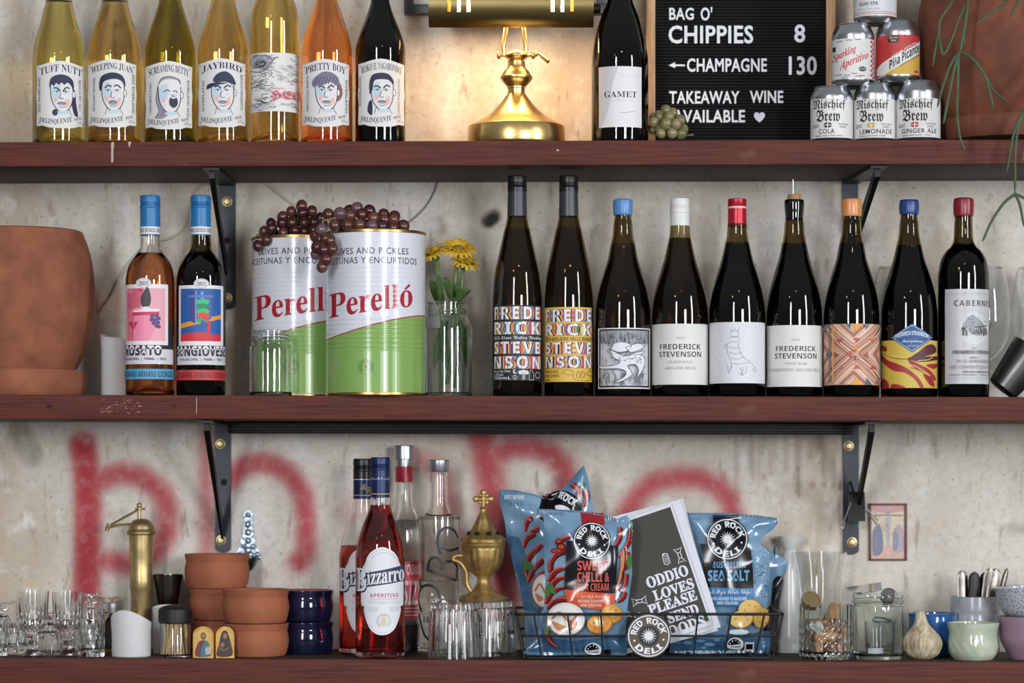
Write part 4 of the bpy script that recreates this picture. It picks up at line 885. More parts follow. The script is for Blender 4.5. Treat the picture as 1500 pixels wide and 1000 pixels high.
bm = NB(); lathe(bm, [(0, 0), (7 * s, 0), (8 * s, .002), (8 * s, .010), (5 * s, .012), (0, .012)], 24, mat4=Matrix.Translation((x1, 0, zz(13))) @ Matrix.Rotation(PI / 2, 4, 'Y')); obj('switch_knob', bm, mat('dark_knob', (60, 54, 44), .4, .8), lamp)
BULB = mat('lit_bulb', (255, 210, 150), .4, emit=62.0)
bm = NB(); tube(bm, [(xp(668), .006, zz(11)), (xp(830), .006, zz(11))], .011, 20); obj('bulb', bm, BULB, lamp)

# picture frame on the wall behind the lamp
DARKF = mat('charcoal_frame', (72, 74, 80), .45, var=.15, scale=50)
yb = WALL - .012
f = thing('framed_picture', 'charcoal picture frame with a white mount, on the wall behind the lamp', 'picture', (X(740, yb), WALL, Z(20, yb)))
fx = lambda p: X(p, yb) - X(740, yb); fz = lambda p: Z(p, yb) - Z(20, yb)
bm = NB()
for q in ((592, 888, 7, 21), (592, 888, -212, -198), (592, 606, -198, 7), (874, 888, -198, 7)): box(bm, fx(q[0]), fx(q[1]), -.02, -.0005, fz(q[3]), fz(q[2]), .0015)
obj('frame', bm, DARKF, f, ang=.5)
bm = NB(); box(bm, fx(606), fx(874), -.008, -.001, fz(7), fz(-198)); obj('mount', bm, mat('mount_board', (226, 222, 214), .8, var=.03), f, ang=.4)

# letter board
BLACKF = mat('black_felt', (17, 17, 18), .75, spec=.25, var=.2, scale=300)
PINE = mat('pale_pine', (196, 152, 108), .5, var=.25, scale=18, stretch=(12, 12, 1))
yb = .165; c = 1085; L0 = on('top', c, yb); z0 = L0[2]; s = S(yb)
lb = thing('letter_board', 'black felt letter board with white letters in a pine frame', 'sign', L0)
bx = lambda p: X(p, yb) - L0[0]; bz = lambda p: Z(p, yb) - z0
bm = NB(); box(bm, bx(947), bx(959.5), -.008, .02, 0, bz(-190), .001); box(bm, bx(1209.5), bx(1223), -.008, .02, 0, bz(-190), .001); box(bm, bx(959.5), bx(1209.5), -.008, .02, bz(-176), bz(-190), .001); box(bm, bx(959.5), bx(1209.5), -.004, .02, 0, .004)
obj('frame', bm, PINE, lb, ang=.5)
bm = NB(); pr = []; z = .004; zt = bz(-176)
while z < zt:
    pr += [(-.0022, z), (-.0034, z + .0012), (-.0034, z + .0030), (-.0022, z + .0042), (0.001, z + .0044), (0.001, z + .0047)]; z += .00475
A = [bm.verts.new((bx(959.5), y, q)) for y, q in pr]; B = [bm.verts.new((bx(1209.5), y, q)) for y, q in pr]
for k in range(len(pr) - 1): bm.faces.new((A[k], B[k], B[k + 1], A[k + 1]))
obj('felt_panel', bm, BLACKF, lb, ang=.5)
W = (222, 223, 226)
def letters(*draws):
    a = Art(c)
    for kind, arg in draws:
        if kind == 't': a.text(arg[0], arg[1], arg[2], arg[3], arg[4], W, 'sans', .022, space=1.06)
        elif kind == 'h': a.text('♥', *arg, (214, 208, 226))
        else: a.poly(arg, W)
    bm, ms = a.build(lambda x, py, off: (x * s, -.0037 - off, Z(py, yb) - z0))
    ext = bmesh.ops.extrude_face_region(bm, geom=bm.faces[:])
    for v in ext['geom']:
        if isinstance(v, bmesh.types.BMVert): v.co.y -= .0012
    bmesh.ops.recalc_face_normals(bm, faces=bm.faces)
    return bm, ms
for nm, dr in (('word', ('t', ('BAG', 980, 1016, 12, 30))), ('word', ('t', ("O'", 1026, 1043, 11, 31))), ('word', ('t', ('CHIPPIES', 979, 1103, 38, 64.5))), ('price', ('t', ('8', 1163, 1179, 36.5, 63))),
               ('arrow', ('p', [(979, 96.3), (989, 91.6), (988.3, 95), (1003, 95), (1003, 97.6), (988.3, 97.6), (989, 100.6)])), ('word', ('t', ('CHAMPAGNE', 1006, 1123, 86, 106))), ('price', ('t', ('130', 1155, 1196, 83, 110.5))),
               ('word', ('t', ('TAKEAWAY', 980, 1083, 134, 152.5))), ('word', ('t', ('WINE', 1098, 1147, 133.5, 151.5))), ('word', ('t', ('AVAILABLE', 986, 1091, 161.5, 180))), ('heart', ('h', (1104, 1120, 165, 180)))):
    bm, ms = letters(dr); obj(nm, bm, ms, lb, ang=.5)

# green grapes
def grape_bunch(name, label, loc, pts, m_list, r, stems, group=None, sq=(1, 1, 1.12)):
    root = thing(name, label, 'grapes', loc, group)
    protos = []
    for m in m_list:
        bm = NB(); ball(bm, (0, 0, 0), r, 18, sq); protos.append((m, bm))
    mesh = []
    for m, bm in protos:
        me = bpy.data.meshes.new('grape'); bm.to_mesh(me); bm.free(); me.materials.append(m); me.polygons.foreach_set('use_smooth', [True] * len(me.polygons)); mesh.append(me)
    rn = random.Random(len(pts))
    for p in pts:
        o = bpy.data.objects.new('grape', rn.choice(mesh)); COL.objects.link(o); o.parent = root; o.location = p; k = rn.uniform(.92, 1.06); o.scale = (k, k, k)
        o.rotation_euler = (rn.uniform(-.6, .6), rn.uniform(-.6, .6), rn.uniform(0, 6))
    for st in stems:
        bm = NB(); tube(bm, cat_rom(st, 5), .0013, 8); obj('stem', bm, mat('grape_stem', (120, 104, 62), .7, var=.2), root)
    return root
GG = [mat('green_grape_%d' % i, c_, .28, trans=.25, var=.25, scale=60, coat=.3, sss=.0) for i, c_ in enumerate(((150, 144, 92), (132, 128, 84), (160, 146, 108)))]
yc = .06; L0 = on('top', 978, yc); q = lambda px, py, y=0: (X(px, yc) - L0[0], y, Z(py, yc) - L0[2])
P_ = [q(968, 196, -.006), q(984, 196, -.01), q(998, 196.5, -.004), q(975, 183, -.012), q(990, 184, -.014), q(1001, 189, .004), q(980, 172, -.004), q(996, 177, .0), q(972, 178, .008), q(965, 185, .006), q(957, 187, .012), q(960, 172, .016), q(976, 161, .004), q(958, 180, -.002), q(966, 170, .004), q(985, 165, .012), q(990, 190, .02), q(972, 192, .02)]
grape_bunch('grape_bunch', 'bunch of pale green grapes between the black bottle and letter board', L0, P_, GG, .0082, [[q(1000, 198, .006), q(1008, 199, -.002), q(1016, 198, -.004)], [q(980, 190, .004), q(990, 188, 0), q(1000, 198, .006)]])
bpy.data.objects['grape_bunch'].location.z += .0005

# drink cans
ALU = mat('brushed_aluminium', (196, 198, 202), .28, 1.0, var=.06, scale=60)
CANG = 'small drink cans stacked in a pyramid'
def can(c, sh_z, yc, R, ytop, label, art_fn, tilt=None, hgt=79):
    s = S(yc); z0 = sh_z; root = thing('drink_can', label, 'can', (X(c, yc), yc, z0), CANG)
    h = hgt * s; r = R * s
    bm = NB(); lathe(bm, [(0, .004), (r * .7, .0035), (r * .76, .0), (r * .82, 0), (r * .97, .005), (r, .009), (r, h * .80)] + cat_rom([(r, h * .80), (r * .985, h * .84), (r * .92, h * .90), (r * .83, h * .965)], 4) + [(r * .82, h * .975), (r * .84, h * .99), (r * .83, h), (r * .80, h * .995), (r * .78, h * .95), (0, h * .945)], 64)
    obj('can_body', bm, ALU, root)
    bm = NB(); box(bm, -.006, .006, -.012, .006, h * .952, h * .956, .0008); obj('pull_tab', bm, ALU, root)
    a = Art(c, R); art_fn(a, c, R)
    bp = H - (z0 - ZC) / S(yc - R * s * .95)          # photo row of the can's foot on its front
    def fn(x, py, off):
        th = x / R; qd = r + .0002 + off
        return (qd * math.sin(th), -qd * math.cos(th), (bp - py) * S(yc - r))
    bm, ms = a.build(fn, [R * t * .14 for t in range(-20, 21)]); obj('label', bm, ms, root)
    if tilt: root.rotation_euler = (0, 0, tilt)
    return root
CW = (222, 221, 218); KK = (30, 30, 30)
def mb(flav, col, w0):
    def f(a, c, R):
        y1 = 205 - 0
        b = base_row
        n = 24; A = R * PI * .92
        a.add([(-A, b - 63), (A, b - 63), (A, b - 6), (-A, b - 6)], [(0, 1, 2, 3)], CW)
        a.text('Mischief', c - R * .93, c + R * .55, b - 62, b - 45, KK, 'frak', .008); a.text('Brew', c - R * .78, c + R * .28, b - 47, b - 29, KK, 'frak', .008)
        a.ell(c - R * .3, b - 24, 6, 4.2, col, 20); a.rect(c - R * .3 - .7, c - R * .3 + .7, b - 28, b - 20, CW); a.rect(c - R * .3 - 6, c - R * .3 + 6, b - 24.5, b - 23.5, CW)
        a.text('NATURAL', c + R * .18, c + R * .7, b - 27, b - 24, (90, 90, 90), 'serif'); a.text('SODA', c + R * .26, c + R * .58, b - 23, b - 20, (90, 90, 90), 'serif'); a.text('CRAFT', c - R * .93, c - R * .68, b - 26, b - 23.5, (90, 90, 90), 'serif'); a.text('BREW', c - R * .93, c - R * .70, b - 23, b - 20.5, (90, 90, 90), 'serif')
        a.text(flav, c - R * w0[0], c + R * w0[1], b - 18.5, b - 11.5, (40, 40, 40), 'sans', .012, space=1.1)
        a.text('WATER  CANE SUGAR  CITRUS', c - R * .8, c + R * .4, b - 9.5, b - 7.6, (90, 90, 90), 'bold')
        a.add([(-A, b - 6), (A, b - 6), (A, b - 5.5), (-A, b - 5.5)], [(0, 1, 2, 3)], (200, 200, 200))
    return f
def place_can(c, yc, R, y_base, y_top, label, fn, z):
    global base_row
    s = S(yc); base_row = H - (z - ZC) / S(yc - R * s * .95)
    return can(c, z, yc, R, y_top, label, fn, hgt=(base_row - y_top) * 1.0)
zt = zs('top', X(1280, .05))
place_can(1218.3, .05, 30.8, 204, 125, 'white and silver can of cola at the left of the bottom row', mb('COLA', (36, 36, 36), (.68, .02)), zt)
place_can(1281.2, .052, 30.6, 204, 121, 'white and silver can of lemonade in the middle of the bottom row', mb('LEMONADE', (206, 160, 62), (.78, .72)), zt)
place_can(1345, .045, 32.2, 204, 117, 'white and silver can of ginger ale beside the big terracotta pot', mb('GINGER ALE', (190, 40, 50), (.82, .70)), zt)
def sparkling(a, c, R):
    b = base_row; A = R * 2.7; Rd = (204, 52, 54)
    a.add([(-A, b - 68), (A, b - 68), (A, b - 9), (-A, b - 9)], [(0, 1, 2, 3)], CW)
    sk = lambda x, y: (x, y - (x - c) * .42)
    a.text('Sparkling', c - R * .98, c + R * .02, b - 59, b - 45, Rd, 'serifi', .01, warp=sk); a.text('Aperitivo', c - R * .72, c + R * .6, b - 43, b - 28, Rd, 'serifi', .01, warp=sk)
    for i in range(8):
        for j in range(3): a.ell(c + R * (.78 + j * .09), b - 64 + i * 7 + (j % 2) * 3.5, 2.2 - j * .3, 2.2, (190, 50, 70), 4)
    a.ell(c + R * .32, b - 23, 5.5, 3.6, (30, 60, 44), 18); a.text('NO SUGAR', c + R * .19, c + R * .45, b - 24, b - 22, CW, 'bold'); a.rect(c - R * .97, c - R * .86, b - 57, b - 50, KK)
    for i, (x, y) in enumerate(((-.7, -64), (-.3, -65), (.1, -66), (-.75, -15), (-.4, -14), (-.05, -16), (.3, -13), (.1, -12), (-.5, -11))): a.text('NATURAL WINE', c + R * (x - .13), c + R * (x + .13), b + y - 1, b + y + .8, (110, 110, 110), 'bold')
def pina(a, c, R):
    b = base_row; A = R * 2.7; Rd, Yl = (186, 50, 46), (206, 168, 66)
    a.add([(-A, b - 68), (A, b - 68), (A, b - 10), (-A, b - 10)], [(0, 1, 2, 3)], Rd)
    P0 = lambda x, y: (a.a(c + R * x), b + y)
    a.add([P0(-.985, -20), P0(.985, -64), (A, b - 72 + 4), (A, b - 10), P0(-.985, -10)], [(0, 1, 2, 3, 4)], CW)
    a.add([P0(-.72, -10), P0(.985, -48), (A, b - 60), (A, b - 10)], [(0, 1, 2, 3)], Yl)
    sk = lambda x, y: (x, y - (x - c) * .62)
    a.text('Piña Picante', c - R * .5, c + R * .93, b - 41, b - 27, KK, 'bold', .012, warp=sk); a.text('SPICED SODA · NATURAL SODA', c - R * .4, c + R * .75, b - 45, b - 42, CW, 'bold', warp=sk); a.text('PINEAPPLE + JALAPENO', c - R * .05, c + R * .93, b - 24, b - 21, (60, 50, 30), 'bold', warp=sk)
    a.rect(c - R * .55, c - R * .1, b - 66, b - 57, KK); a.text('Mischief', c - R * .52, c - R * .13, b - 65, b - 62, CW, 'frak'); a.text('Brew', c - R * .45, c - R * .2, b - 61.5, b - 58.5, CW, 'frak')
    a.ell(c + R * .75, b - 15, 4.5, 3.6, Rd, 16); a.ring(c + R * .75, b - 15, 3.6, 2.8, .6, CW, 16)
zt2 = zt + .0855 * 1
place_can(1249.6, .05, 31.0, 124, 33, 'white can with red slanted lettering, left in the middle row', sparkling, zt + (204 - 121.5) * S(.05))
place_can(1315, .05, 31.6, 120, 29, 'red and yellow can with a diagonal white stripe, right in the middle row', pina, zt + (204 - 116.5) * S(.05))
def top(a, c, R):
    b = base_row; A = R * 2.7
    a.add([(-A, b - 70), (A, b - 70), (A, b - 8), (-A, b - 8)], [(0, 1, 2, 3)], (216, 216, 222))
    a.text('Quiet XPA', c - R * .8, c + R * .0, b - 29, b - 22, (50, 50, 60), 'bold'); a.text('Extra Pale Ale', c - R * .85, c + R * .1, b - 19.5, b - 17, (150, 130, 130)); a.add([(-A, b - 14), (A, b - 14), (A, b - 13), (-A, b - 13)], [(0, 1, 2, 3)], (206, 130, 110)); a.add([(-A, b - 11.5), (A, b - 11.5), (A, b - 10.5), (-A, b - 10.5)], [(0, 1, 2, 3)], (206, 130, 110))
place_can(1281.8, .05, 31.2, 33, -56, 'pale grey can at the very top of the can pyramid', top, zt + (204 - 29) * S(.05))

# terracotta pots
TERRA = mat('terracotta', (146, 88, 62), .85, var=.22, scale=26, bump=.15, bscale=140, col2=(124, 72, 50)); TERRAB = mat('brown_terracotta', (124, 70, 48), .8, var=.2, scale=22, bump=.15, bscale=140, col2=(96, 54, 38))
SOIL = mat('soil', (40, 30, 24), .95, bump=1, bscale=120)
def pot(name, label, c, sh, yc, body, saucer, m, soil_row=None):
    L = on(sh, c, yc); s = S(yc); r = thing(name, label, 'plant pot', L)
    z_ = lambda y: Z(y, yc) - L[2]
    pr = cat_rom(body, 6)
    bm = NB(); out = [(a_ * s, z_(y)) for a_, y in pr]; inn = [((a_ - 6) * s, z_(y)) for a_, y in reversed(pr)]
    lathe(bm, [(0, out[0][1])] + out + [(inn[0][0], out[-1][1])] + inn[1:] + [(0, inn[-1][1] + .006)], 96); obj('pot_body', bm, m, r)
    bm = NB(); sp = [(a_ * s, max(0, z_(y))) for a_, y in saucer]; lathe(bm, [(0, 0)] + sp + [(0, sp[-1][1] - .004)], 96); obj('saucer', bm, m, r)
    if soil_row is not None:
        bm = NB(); rr_ = [a_ for a_, y in pr if abs(y - soil_row) < 8] or [80]; lathe(bm, [((rr_[0] - 6) * s, z_(soil_row)), (rr_[0] * .5 * s, z_(soil_row) + .003), (0, z_(soil_row) + .004)], 48); obj('soil', bm, SOIL, r)
    return r
pot('terracotta_pot', 'wide weathered terracotta pot in its saucer at the left end of the middle shelf', 26, 'mid', .105, [(80, 546), (86, 540), (102, 505), (110.5, 460), (112, 425), (108, 385), (101, 358), (96, 346), (94, 340), (88, 338)], [(94, 582), (98, 576), (101, 560), (101.5, 548), (99, 543), (94, 542.5)], TERRA, 356)
pot('terracotta_pot', 'huge brown terracotta pot in its saucer at the right end of the top shelf', 1476, 'top', .1, [(88, 182), (94, 176), (113, 140), (128, 96), (132, 55), (129, 15), (120, -20), (112, -45), (106, -50)], [(92, 208), (97, 202), (100, 190), (100.5, 180), (98, 176.5), (92, 176)], TERRAB, -30)
# hanging cactus
CACT = mat('cactus_stem', (66, 84, 50), .55, var=.3, scale=40, bump=.3, bscale=400)
def strand(root, pts, y, r0):
    bm = NB(); x0, y0, z0 = root.location
    P3 = [(X(p[0], y) - x0, y - y0 + (p[2] if len(p) > 2 else 0), Z(p[1], y) - z0) for p in pts]
    P3 = cat_rom(P3, 6); n = len(P3); tube(bm, P3, [r0 * (1 - .3 * k / n) for k in range(n - 1)] + [r0 * .3], 8)
    obj('stem', bm, CACT, root)
yp = -.075
x = X(1476, .1); cac = thing('hanging_cactus', 'thin-stemmed green hanging cactus spilling over the big terracotta pot', 'plant', (x, .1, Z(-28, .1)))
over = lambda px, h, d=0: [(px + 30 + d, -26, .17), (px + 16 + d, -62, .12), (px + 4 + d, -60, .04), (px, -20, 0)]
for pts, r in ((over(1418, 0) + [(1417, 10), (1412, 45), (1406, 76)], .0032), ([(1406, 76), (1394, 92), (1383, 120), (1373, 157)], .0024), ([(1404, 78), (1397, 105), (1388, 150), (1382, 181)], .0025), ([(1404, 78), (1403, 120), (1402, 165), (1406, 200), (1413, 221)], .0025),
               ([(1406, 76), (1422, 84), (1440, 106), (1448, 128), (1455, 157)], .0025), ([(1440, 106), (1455, 132), (1476, 150)], .0022), (over(1400, 0) + [(1394, 4), (1378, 28), (1374, 50), (1366, 97)], .0022), ([(1376, 32), (1376, 55), (1382, 80), (1394, 58), (1403, 32), (1414, 6)], .0022),
               ([(1374, 46), (1377, 60), (1381, 78)], .0015), (over(1480, 0) + [(1470, 6), (1450, 20), (1430, 36)], .0028), (over(1498, 0, 0) + [(1489, 8), (1480, 26)], .0024), ([(1410, 40), (1412, 55), (1414, 66)], .0016)): strand(cac, pts, yp, r)
x = X(1540, .02); cac2 = thing('hanging_cactus', 'green hanging cactus stems dangling below the top shelf at the right edge', 'plant', (x, .02, Z(30, .02)))
for pts, r in (([(1546, 30, .06), (1540, 60), (1520, 140), (1500, 162), (1484, 200), (1475, 251)], .0026), ([(1546, 40, .06), (1520, 120), (1498, 168), (1488, 210), (1487, 284)], .0026), ([(1487, 284), (1470, 298), (1452, 325), (1439, 354)], .0023), ([(1487, 284), (1494, 300), (1500, 332)], .0023), ([(1487, 284), (1500, 290), (1512, 300)], .0022), ([(1548, 60, .06), (1530, 150), (1506, 190), (1497, 240)], .0024)): strand(cac2, pts, yp + .02, r)

# ------------------------------------------------------------------ middle shelf: candle, tins, grapes, jars, flowers
WAX = mat('white_wax', (214, 212, 212), .45, sss=.25, var=.03, scale=30)
def candle(label, c, sh, yc, R, top_rows, group='white candles'):
    L = on(sh, c, yc); s = S(yc); r = thing('candle', label, 'candle', L, group); hh = Z(top_rows[0], yc) - L[2]; lip = (top_rows[0] - top_rows[1]) * s
    bm = NB(); n = 48; rnd = random.Random(int(c)); ph = [rnd.uniform(0, 6) for _ in range(4)]
    def rim(a_): return lip * max(-.1, .5 + .6 * math.sin(a_ + ph[0]) + .25 * math.sin(2 * a_ + ph[1]))
    prof = [(0, 0, 0), (.97, 0, 0), (1, .002, 0), (1, hh * .86, 0), (1.03, hh * .93, .25), (1.05, hh, 1), (.95, hh + .0006, 1.0), (.86, hh - .004, .5), (.6, hh - .012, 0), (0, hh - .013, 0)]
    rings = []
    for q, z, k in prof:
        rings.append([bm.verts.new((0, 0, z))] if q == 0 else [bm.verts.new((q * R * s * (1 + .02 * math.sin(3 * t + ph[2])) * math.cos(t), q * R * s * (1 + .02 * math.sin(3 * t + ph[2])) * math.sin(t), z + k * rim(t))) for t in [2 * PI * j / n for j in range(n)]])
    for A, B in zip(rings, rings[1:]):
        for k in range(n):
            vs = []
            for v in (A[k % len(A)], A[(k + 1) % len(A)], B[(k + 1) % len(B)], B[k % len(B)]):
                if v not in vs: vs.append(v)
            if len(vs) > 2: bm.faces.new(vs)
    obj('wax', bm, WAX, r, ang=1.2)
    bm = NB(); tube(bm, [(0, 0, hh - .014), (.001, 0, hh - .004), (.003, 0, hh + .002)], .0008, 6); obj('wick', bm, mat('burnt_wick', (30, 26, 24), .9), r)
    return r
candle('white pillar candle half hidden behind the rose wine bottle', 168, 'mid', .14, 20, (502, 491))
TINW, TING, TINR = (222, 224, 232), (134, 172, 92), (176, 36, 54)
GOLD = mat('gold_rim', (176, 146, 92), .3, 1)
def tin(label, c, yc, R, y_top, slope_rows, hide):
    L = on('mid', c, yc); s = S(yc); z0 = L[2]; r = thing('olive_tin', label, 'tin', L, 'large olive tins'); h = Z(y_top, yc) - z0
    for zz_ in (.0, h - .005):
        bm = NB(); lathe(bm, [(R * s * .96, zz_ + .0015), (R * s * .985, zz_), (R * s * 1.012, zz_ + .0005), (R * s * 1.016, zz_ + .0025), (R * s * 1.01, zz_ + .0048), (R * s * .98, zz_ + .005), (R * s * .96, zz_ + .003)], 96); obj('rim', bm, GOLD, r)
    def tink(n_, col):
        m = mat('tin_print_' + n_, col, .22, coat=.3)
        if 'Wave Texture' not in m.node_tree.nodes:
            nt = m.node_tree; tc = nt.nodes.new('ShaderNodeTexCoord'); wv = nt.nodes.new('ShaderNodeTexWave'); wv.bands_direction = 'Z'; wv.inputs['Scale'].default_value = 46
            sep = nt.nodes.new('ShaderNodeSeparateXYZ'); nt.links.new(tc.outputs['Object'], sep.inputs[0]); nt.links.new(tc.outputs['Object'], wv.inputs['Vector'])
            mask = nt.nodes.new('ShaderNodeValToRGB'); mask.color_ramp.interpolation = 'CONSTANT'; el = mask.color_ramp.elements
            mr = nt.nodes.new('ShaderNodeMath'); mr.operation = 'DIVIDE'; mr.inputs[1].default_value = .245; nt.links.new(sep.outputs[2], mr.inputs[0]); nt.links.new(mr.outputs[0], mask.inputs[0])
            el[0].color = (0, 0, 0, 1); el[1].position = .26; el[1].color = (1, 1, 1, 1)
            for p_, v_ in ((.47, 0), (.51, .7), (.78, 0)): e_ = el.new(p_); e_.color = (v_, v_, v_, 1)
            ml = nt.nodes.new('ShaderNodeMath'); ml.operation = 'MULTIPLY'; nt.links.new(wv.outputs['Fac'], ml.inputs[0]); nt.links.new(mask.outputs[0], ml.inputs[1])
            bp = nt.nodes.new('ShaderNodeBump'); bp.inputs['Strength'].default_value = .6; bp.inputs['Distance'].default_value = .0008; nt.links.new(ml.outputs[0], bp.inputs['Height']); nt.links.new(bp.outputs[0], nt.nodes['Principled BSDF'].inputs['Normal'])
        return m
    bm = NB(); lathe(bm, [(0, .002), (R * s * .97, .002), (R * s, .004), (R * s, h - .004), (R * s * .97, h - .003), (0, h - .003)], 128); obj('tin_body', bm, tink('white', TINW), r, ang=1.0)
    TGm, TRm = tink('green', TING), tink('red', TINR)
    a = Art(c, R); y0, y1 = slope_rows[:2]
    n = 24; xs = [-R * .985 + 2 * R * .985 * k / n for k in range(n + 1)]
    bd = [(c + x, y0 + (y1 - y0) * (1 - (1 - (x + R) / (2 * R)) ** 1.3)) for x in xs]
    lo = 575.5
    a.poly([(c - R * .985, y_top + 8), (c + R * .985, y_top + 8), (c + R * .985, lo), (c - R * .985, lo)], tink('white', TINW))
    for (xa, ya), (xb, yb_) in zip(bd, bd[1:]): a.poly([(xa, ya), (xb, yb_), (xb, lo), (xa, lo)], TGm, xa > bd[0][0])
    a.line(bd, 1.6, TRm)
    dy = slope_rows[2]
    a.text('Perello', c - 67, c + 53, 0, 1, TRm, 'serif', .004, warp=lambda x, y: (x, dy + 465 - 17 * (x - (c - 67)) / 120 - 36 * (1 - y)))
    a.poly([(c + 41, 422 + dy), (c + 48, 414 + dy), (c + 50, 417 + dy), (c + 43, 423.5 + dy)], TRm)
    b = lambda t, x0, x1, ya, yb__: a.text(t, c + x0, c + x1, ya, yb__, (74, 74, 80), 'sans', .008, space=1.12)
    b('OLIVES AND PICKLES', -62 , 47, 362, 371.5); b('ACEITUNAS Y ENCURTIDOS', -70, 59, 376, 385.5)
    a.ring(c - 14, 537, 11, 11, .6, (70, 100, 50)); a.ring(c - 14, 537, 6, 6, .5, (70, 100, 50)); a.poly([(c - 14 + (3.4 if k % 2 == 0 else 1.4) * math.sin(PI * k / 5), 537 - (3.4 if k % 2 == 0 else 1.4) * math.cos(PI * k / 5)) for k in range(10)], TINR)
    a.ringtext('PRODUCTO DE ESPANA', c - 14, 537, 7.2, 2.4, -140, 140, (70, 100, 50))
    fn_R = R * s
    def fn(x, py, off):
        th = x / R + facing(L[0], yc); q_ = fn_R + .0003 + off; return (q_ * math.sin(th), -q_ * math.cos(th), Z(py, yc - fn_R) - z0)
    bm, ms = a.build(fn, [R * t * .1 for t in range(-16, 17)], (), .22)
    obj('printed_label', bm, ms, r, ang=1.0)
    return r, h
ft, fh = tin('large white and green olive tin standing in front of the other', 550.3, .056, 72.8, 341, (496, 459, 0), 0)
bt_, bh = tin('large white and green olive tin behind the empty jar', 441, .159, 71.6, 349, (500, 463, 4), 0)
PG = [mat('purple_grape_%d' % i, c_, .24, trans=.12, var=.3, scale=50, coat=.4) for i, c_ in enumerate(((92, 44, 42), (74, 36, 40), (104, 62, 52), (112, 84, 92), (86, 50, 38)))]
def bunch_pts(px_pts, yc, L): return [(X(x, yc + d) - L[0], yc + d - L[1], Z(y, yc + d) - L[2]) for x, y, d in px_pts]
# front bunch draped over the front tin's rim
yt = .056; L = (X(545, yt), yt, ft.location.z + fh)
pp = [(481, 314, -.05), (498, 313, -.055), (513, 316, -.05), (530, 314, -.045), (547, 319, -.05), (563, 322, -.048), (577, 321, -.05), (591, 331, -.045), (490, 330, -.062), (509, 329, -.064), (527, 329, -.062), (545, 331, -.058), (560, 331, -.055), (576, 333, -.05), (523, 305, -.02), (541, 309, -.02), (512, 309, -.015), (562, 314, -.015), (578, 317, -.02), (536, 331, -.02), (500, 330, -.01), (520, 330, .0), (556, 330, .0), (574, 331, .0),
      (471, 336, -.074), (477, 349, -.08), (465, 362, -.078), (487, 365, -.084), (463, 372, -.07), (478, 380, -.082), (472, 391, -.078), (484, 352, -.082), (469, 350, -.07), (463, 346, -.062), (474, 366, -.083)]
def grapes_on(pts, yc): return [(x, y, d) for x, y, d in pts]
g1 = grape_bunch('grape_bunch', 'purple grape bunch spilling over the rim of the front olive tin', L, [(X(x, yt + d) - L[0], d, Z(y, yt + d) - L[2]) for x, y, d in pp], PG, .0091, [[(X(478, yt) - L[0], -.075, .012), (X(477, yt) - L[0], -.083, -.03), (X(474, yt) - L[0], -.08, -.05)], [(X(478, yt) - L[0], -.07, .012), (X(520, yt) - L[0], -.045, .022), (X(580, yt) - L[0], -.03, .02)]], None, (1, 1, 1.04))
yt = .159; L = (X(430, yt), yt, bt_.location.z + bh)
pp = [(378, 360, -.062), (391, 351, -.064), (387, 339, -.05), (398, 335, -.06), (397, 327, -.04), (413, 327, -.055), (414, 318, -.03), (428, 325, -.05), (427, 310, -.03), (442, 302, -.03), (443, 312, -.045), (457, 309, -.04), (455, 318, -.03), (432, 337, -.062), (446, 327, -.055), (415, 341, -.062), (400, 340, -.045), (446, 339, -.06), (460, 326, -.05), (460, 337, -.058), (473, 330, -.045), (428, 339, -.03), (445, 338, -.025), (420, 339, -.02), (462, 338, -.02), (470, 320, -.02), (437, 322, -.015)]
grape_bunch('grape_bunch', 'dusky brown grape bunch lying on the rear olive tin', L, [(X(x, yt + d) - L[0], d, Z(y, yt + d) - L[2]) for x, y, d in pp], [PG[2], PG[4], PG[1]], .0084, [[(X(380, yt) - L[0], -.05, .0), (X(410, yt) - L[0], -.04, .015), (X(445, yt) - L[0], -.03, .03)]], None)

# glass jars
def jar(name, label, c, sh, yc, prof, cat='jar', gm=CLEAR, th=2.2, base=4, rad=None, group=None, part='jar_glass', n=64):
    L = on(sh, c, yc) if not isinstance(sh, tuple) else sh; s = S(yc); r = thing(name, label, cat, L, group)
    z_ = lambda y: Z(y, yc) - L[2]
    top_h = prof[-1]
    out = [(q * s, max(0, z_(y))) for q, y in prof]; out[0] = (out[0][0], 0)
    inn = [((q - th) * s, max(base * s, z_(y))) for q, y in reversed(prof) if z_(y) > base * s]
    bm = NB(); lathe(bm, [(0, .001)] + [(out[0][0] - .003, 0)] + out + inn + [(inn[-1][0] * .9, base * s * .9), (0, base * s * 1.1)], n, rad); obj(part, bm, gm, r, ang=.6)
    return r
JARP = lambda R, rn, yb, ysh, yn, yt: cat_rom([(R - 2, yb), (R, yb - 5), (R, (yb + ysh) / 2), (R, ysh + 6), (R - 2, ysh), (rn + 1, yn + 2), (rn, yn)], 4) + [(rn + 1.6, yn - 2), (rn + 1.6, yn - 4), (rn, yn - 5), (rn + 1.4, yn - 7), (rn + 1.4, yn - 9), (rn, yn - 10), (rn, yt + 4), (rn + 1.2, yt + 3), (rn + 1.2, yt + 1), (rn - .6, yt)]
jar('glass_jar', 'empty clear glass jar in front of the rear olive tin', 397, 'mid', .055, JARP(31.5, 28, 579, 506, 500, 484), th=2.4)
yc = .075; vase = jar('flower_jar', 'clear glass jar of water holding three yellow flowers', 656, 'mid', yc, JARP(35.5, 28, 580, 476, 462, 442), 'vase', th=2.2)
s = S(yc); z0 = vase.location.z
bm = NB(); zw = Z(482, yc) - z0; lathe(bm, [(0, 4.6 * s), (31 * s, 3.9 * s), (33.5 * s, 9 * s), (33.5 * s, zw - .002), (33.6 * s, zw), (0, zw)], 48); obj('water', bm, glass('water', (.97, .985, .97), 1.33), vase)
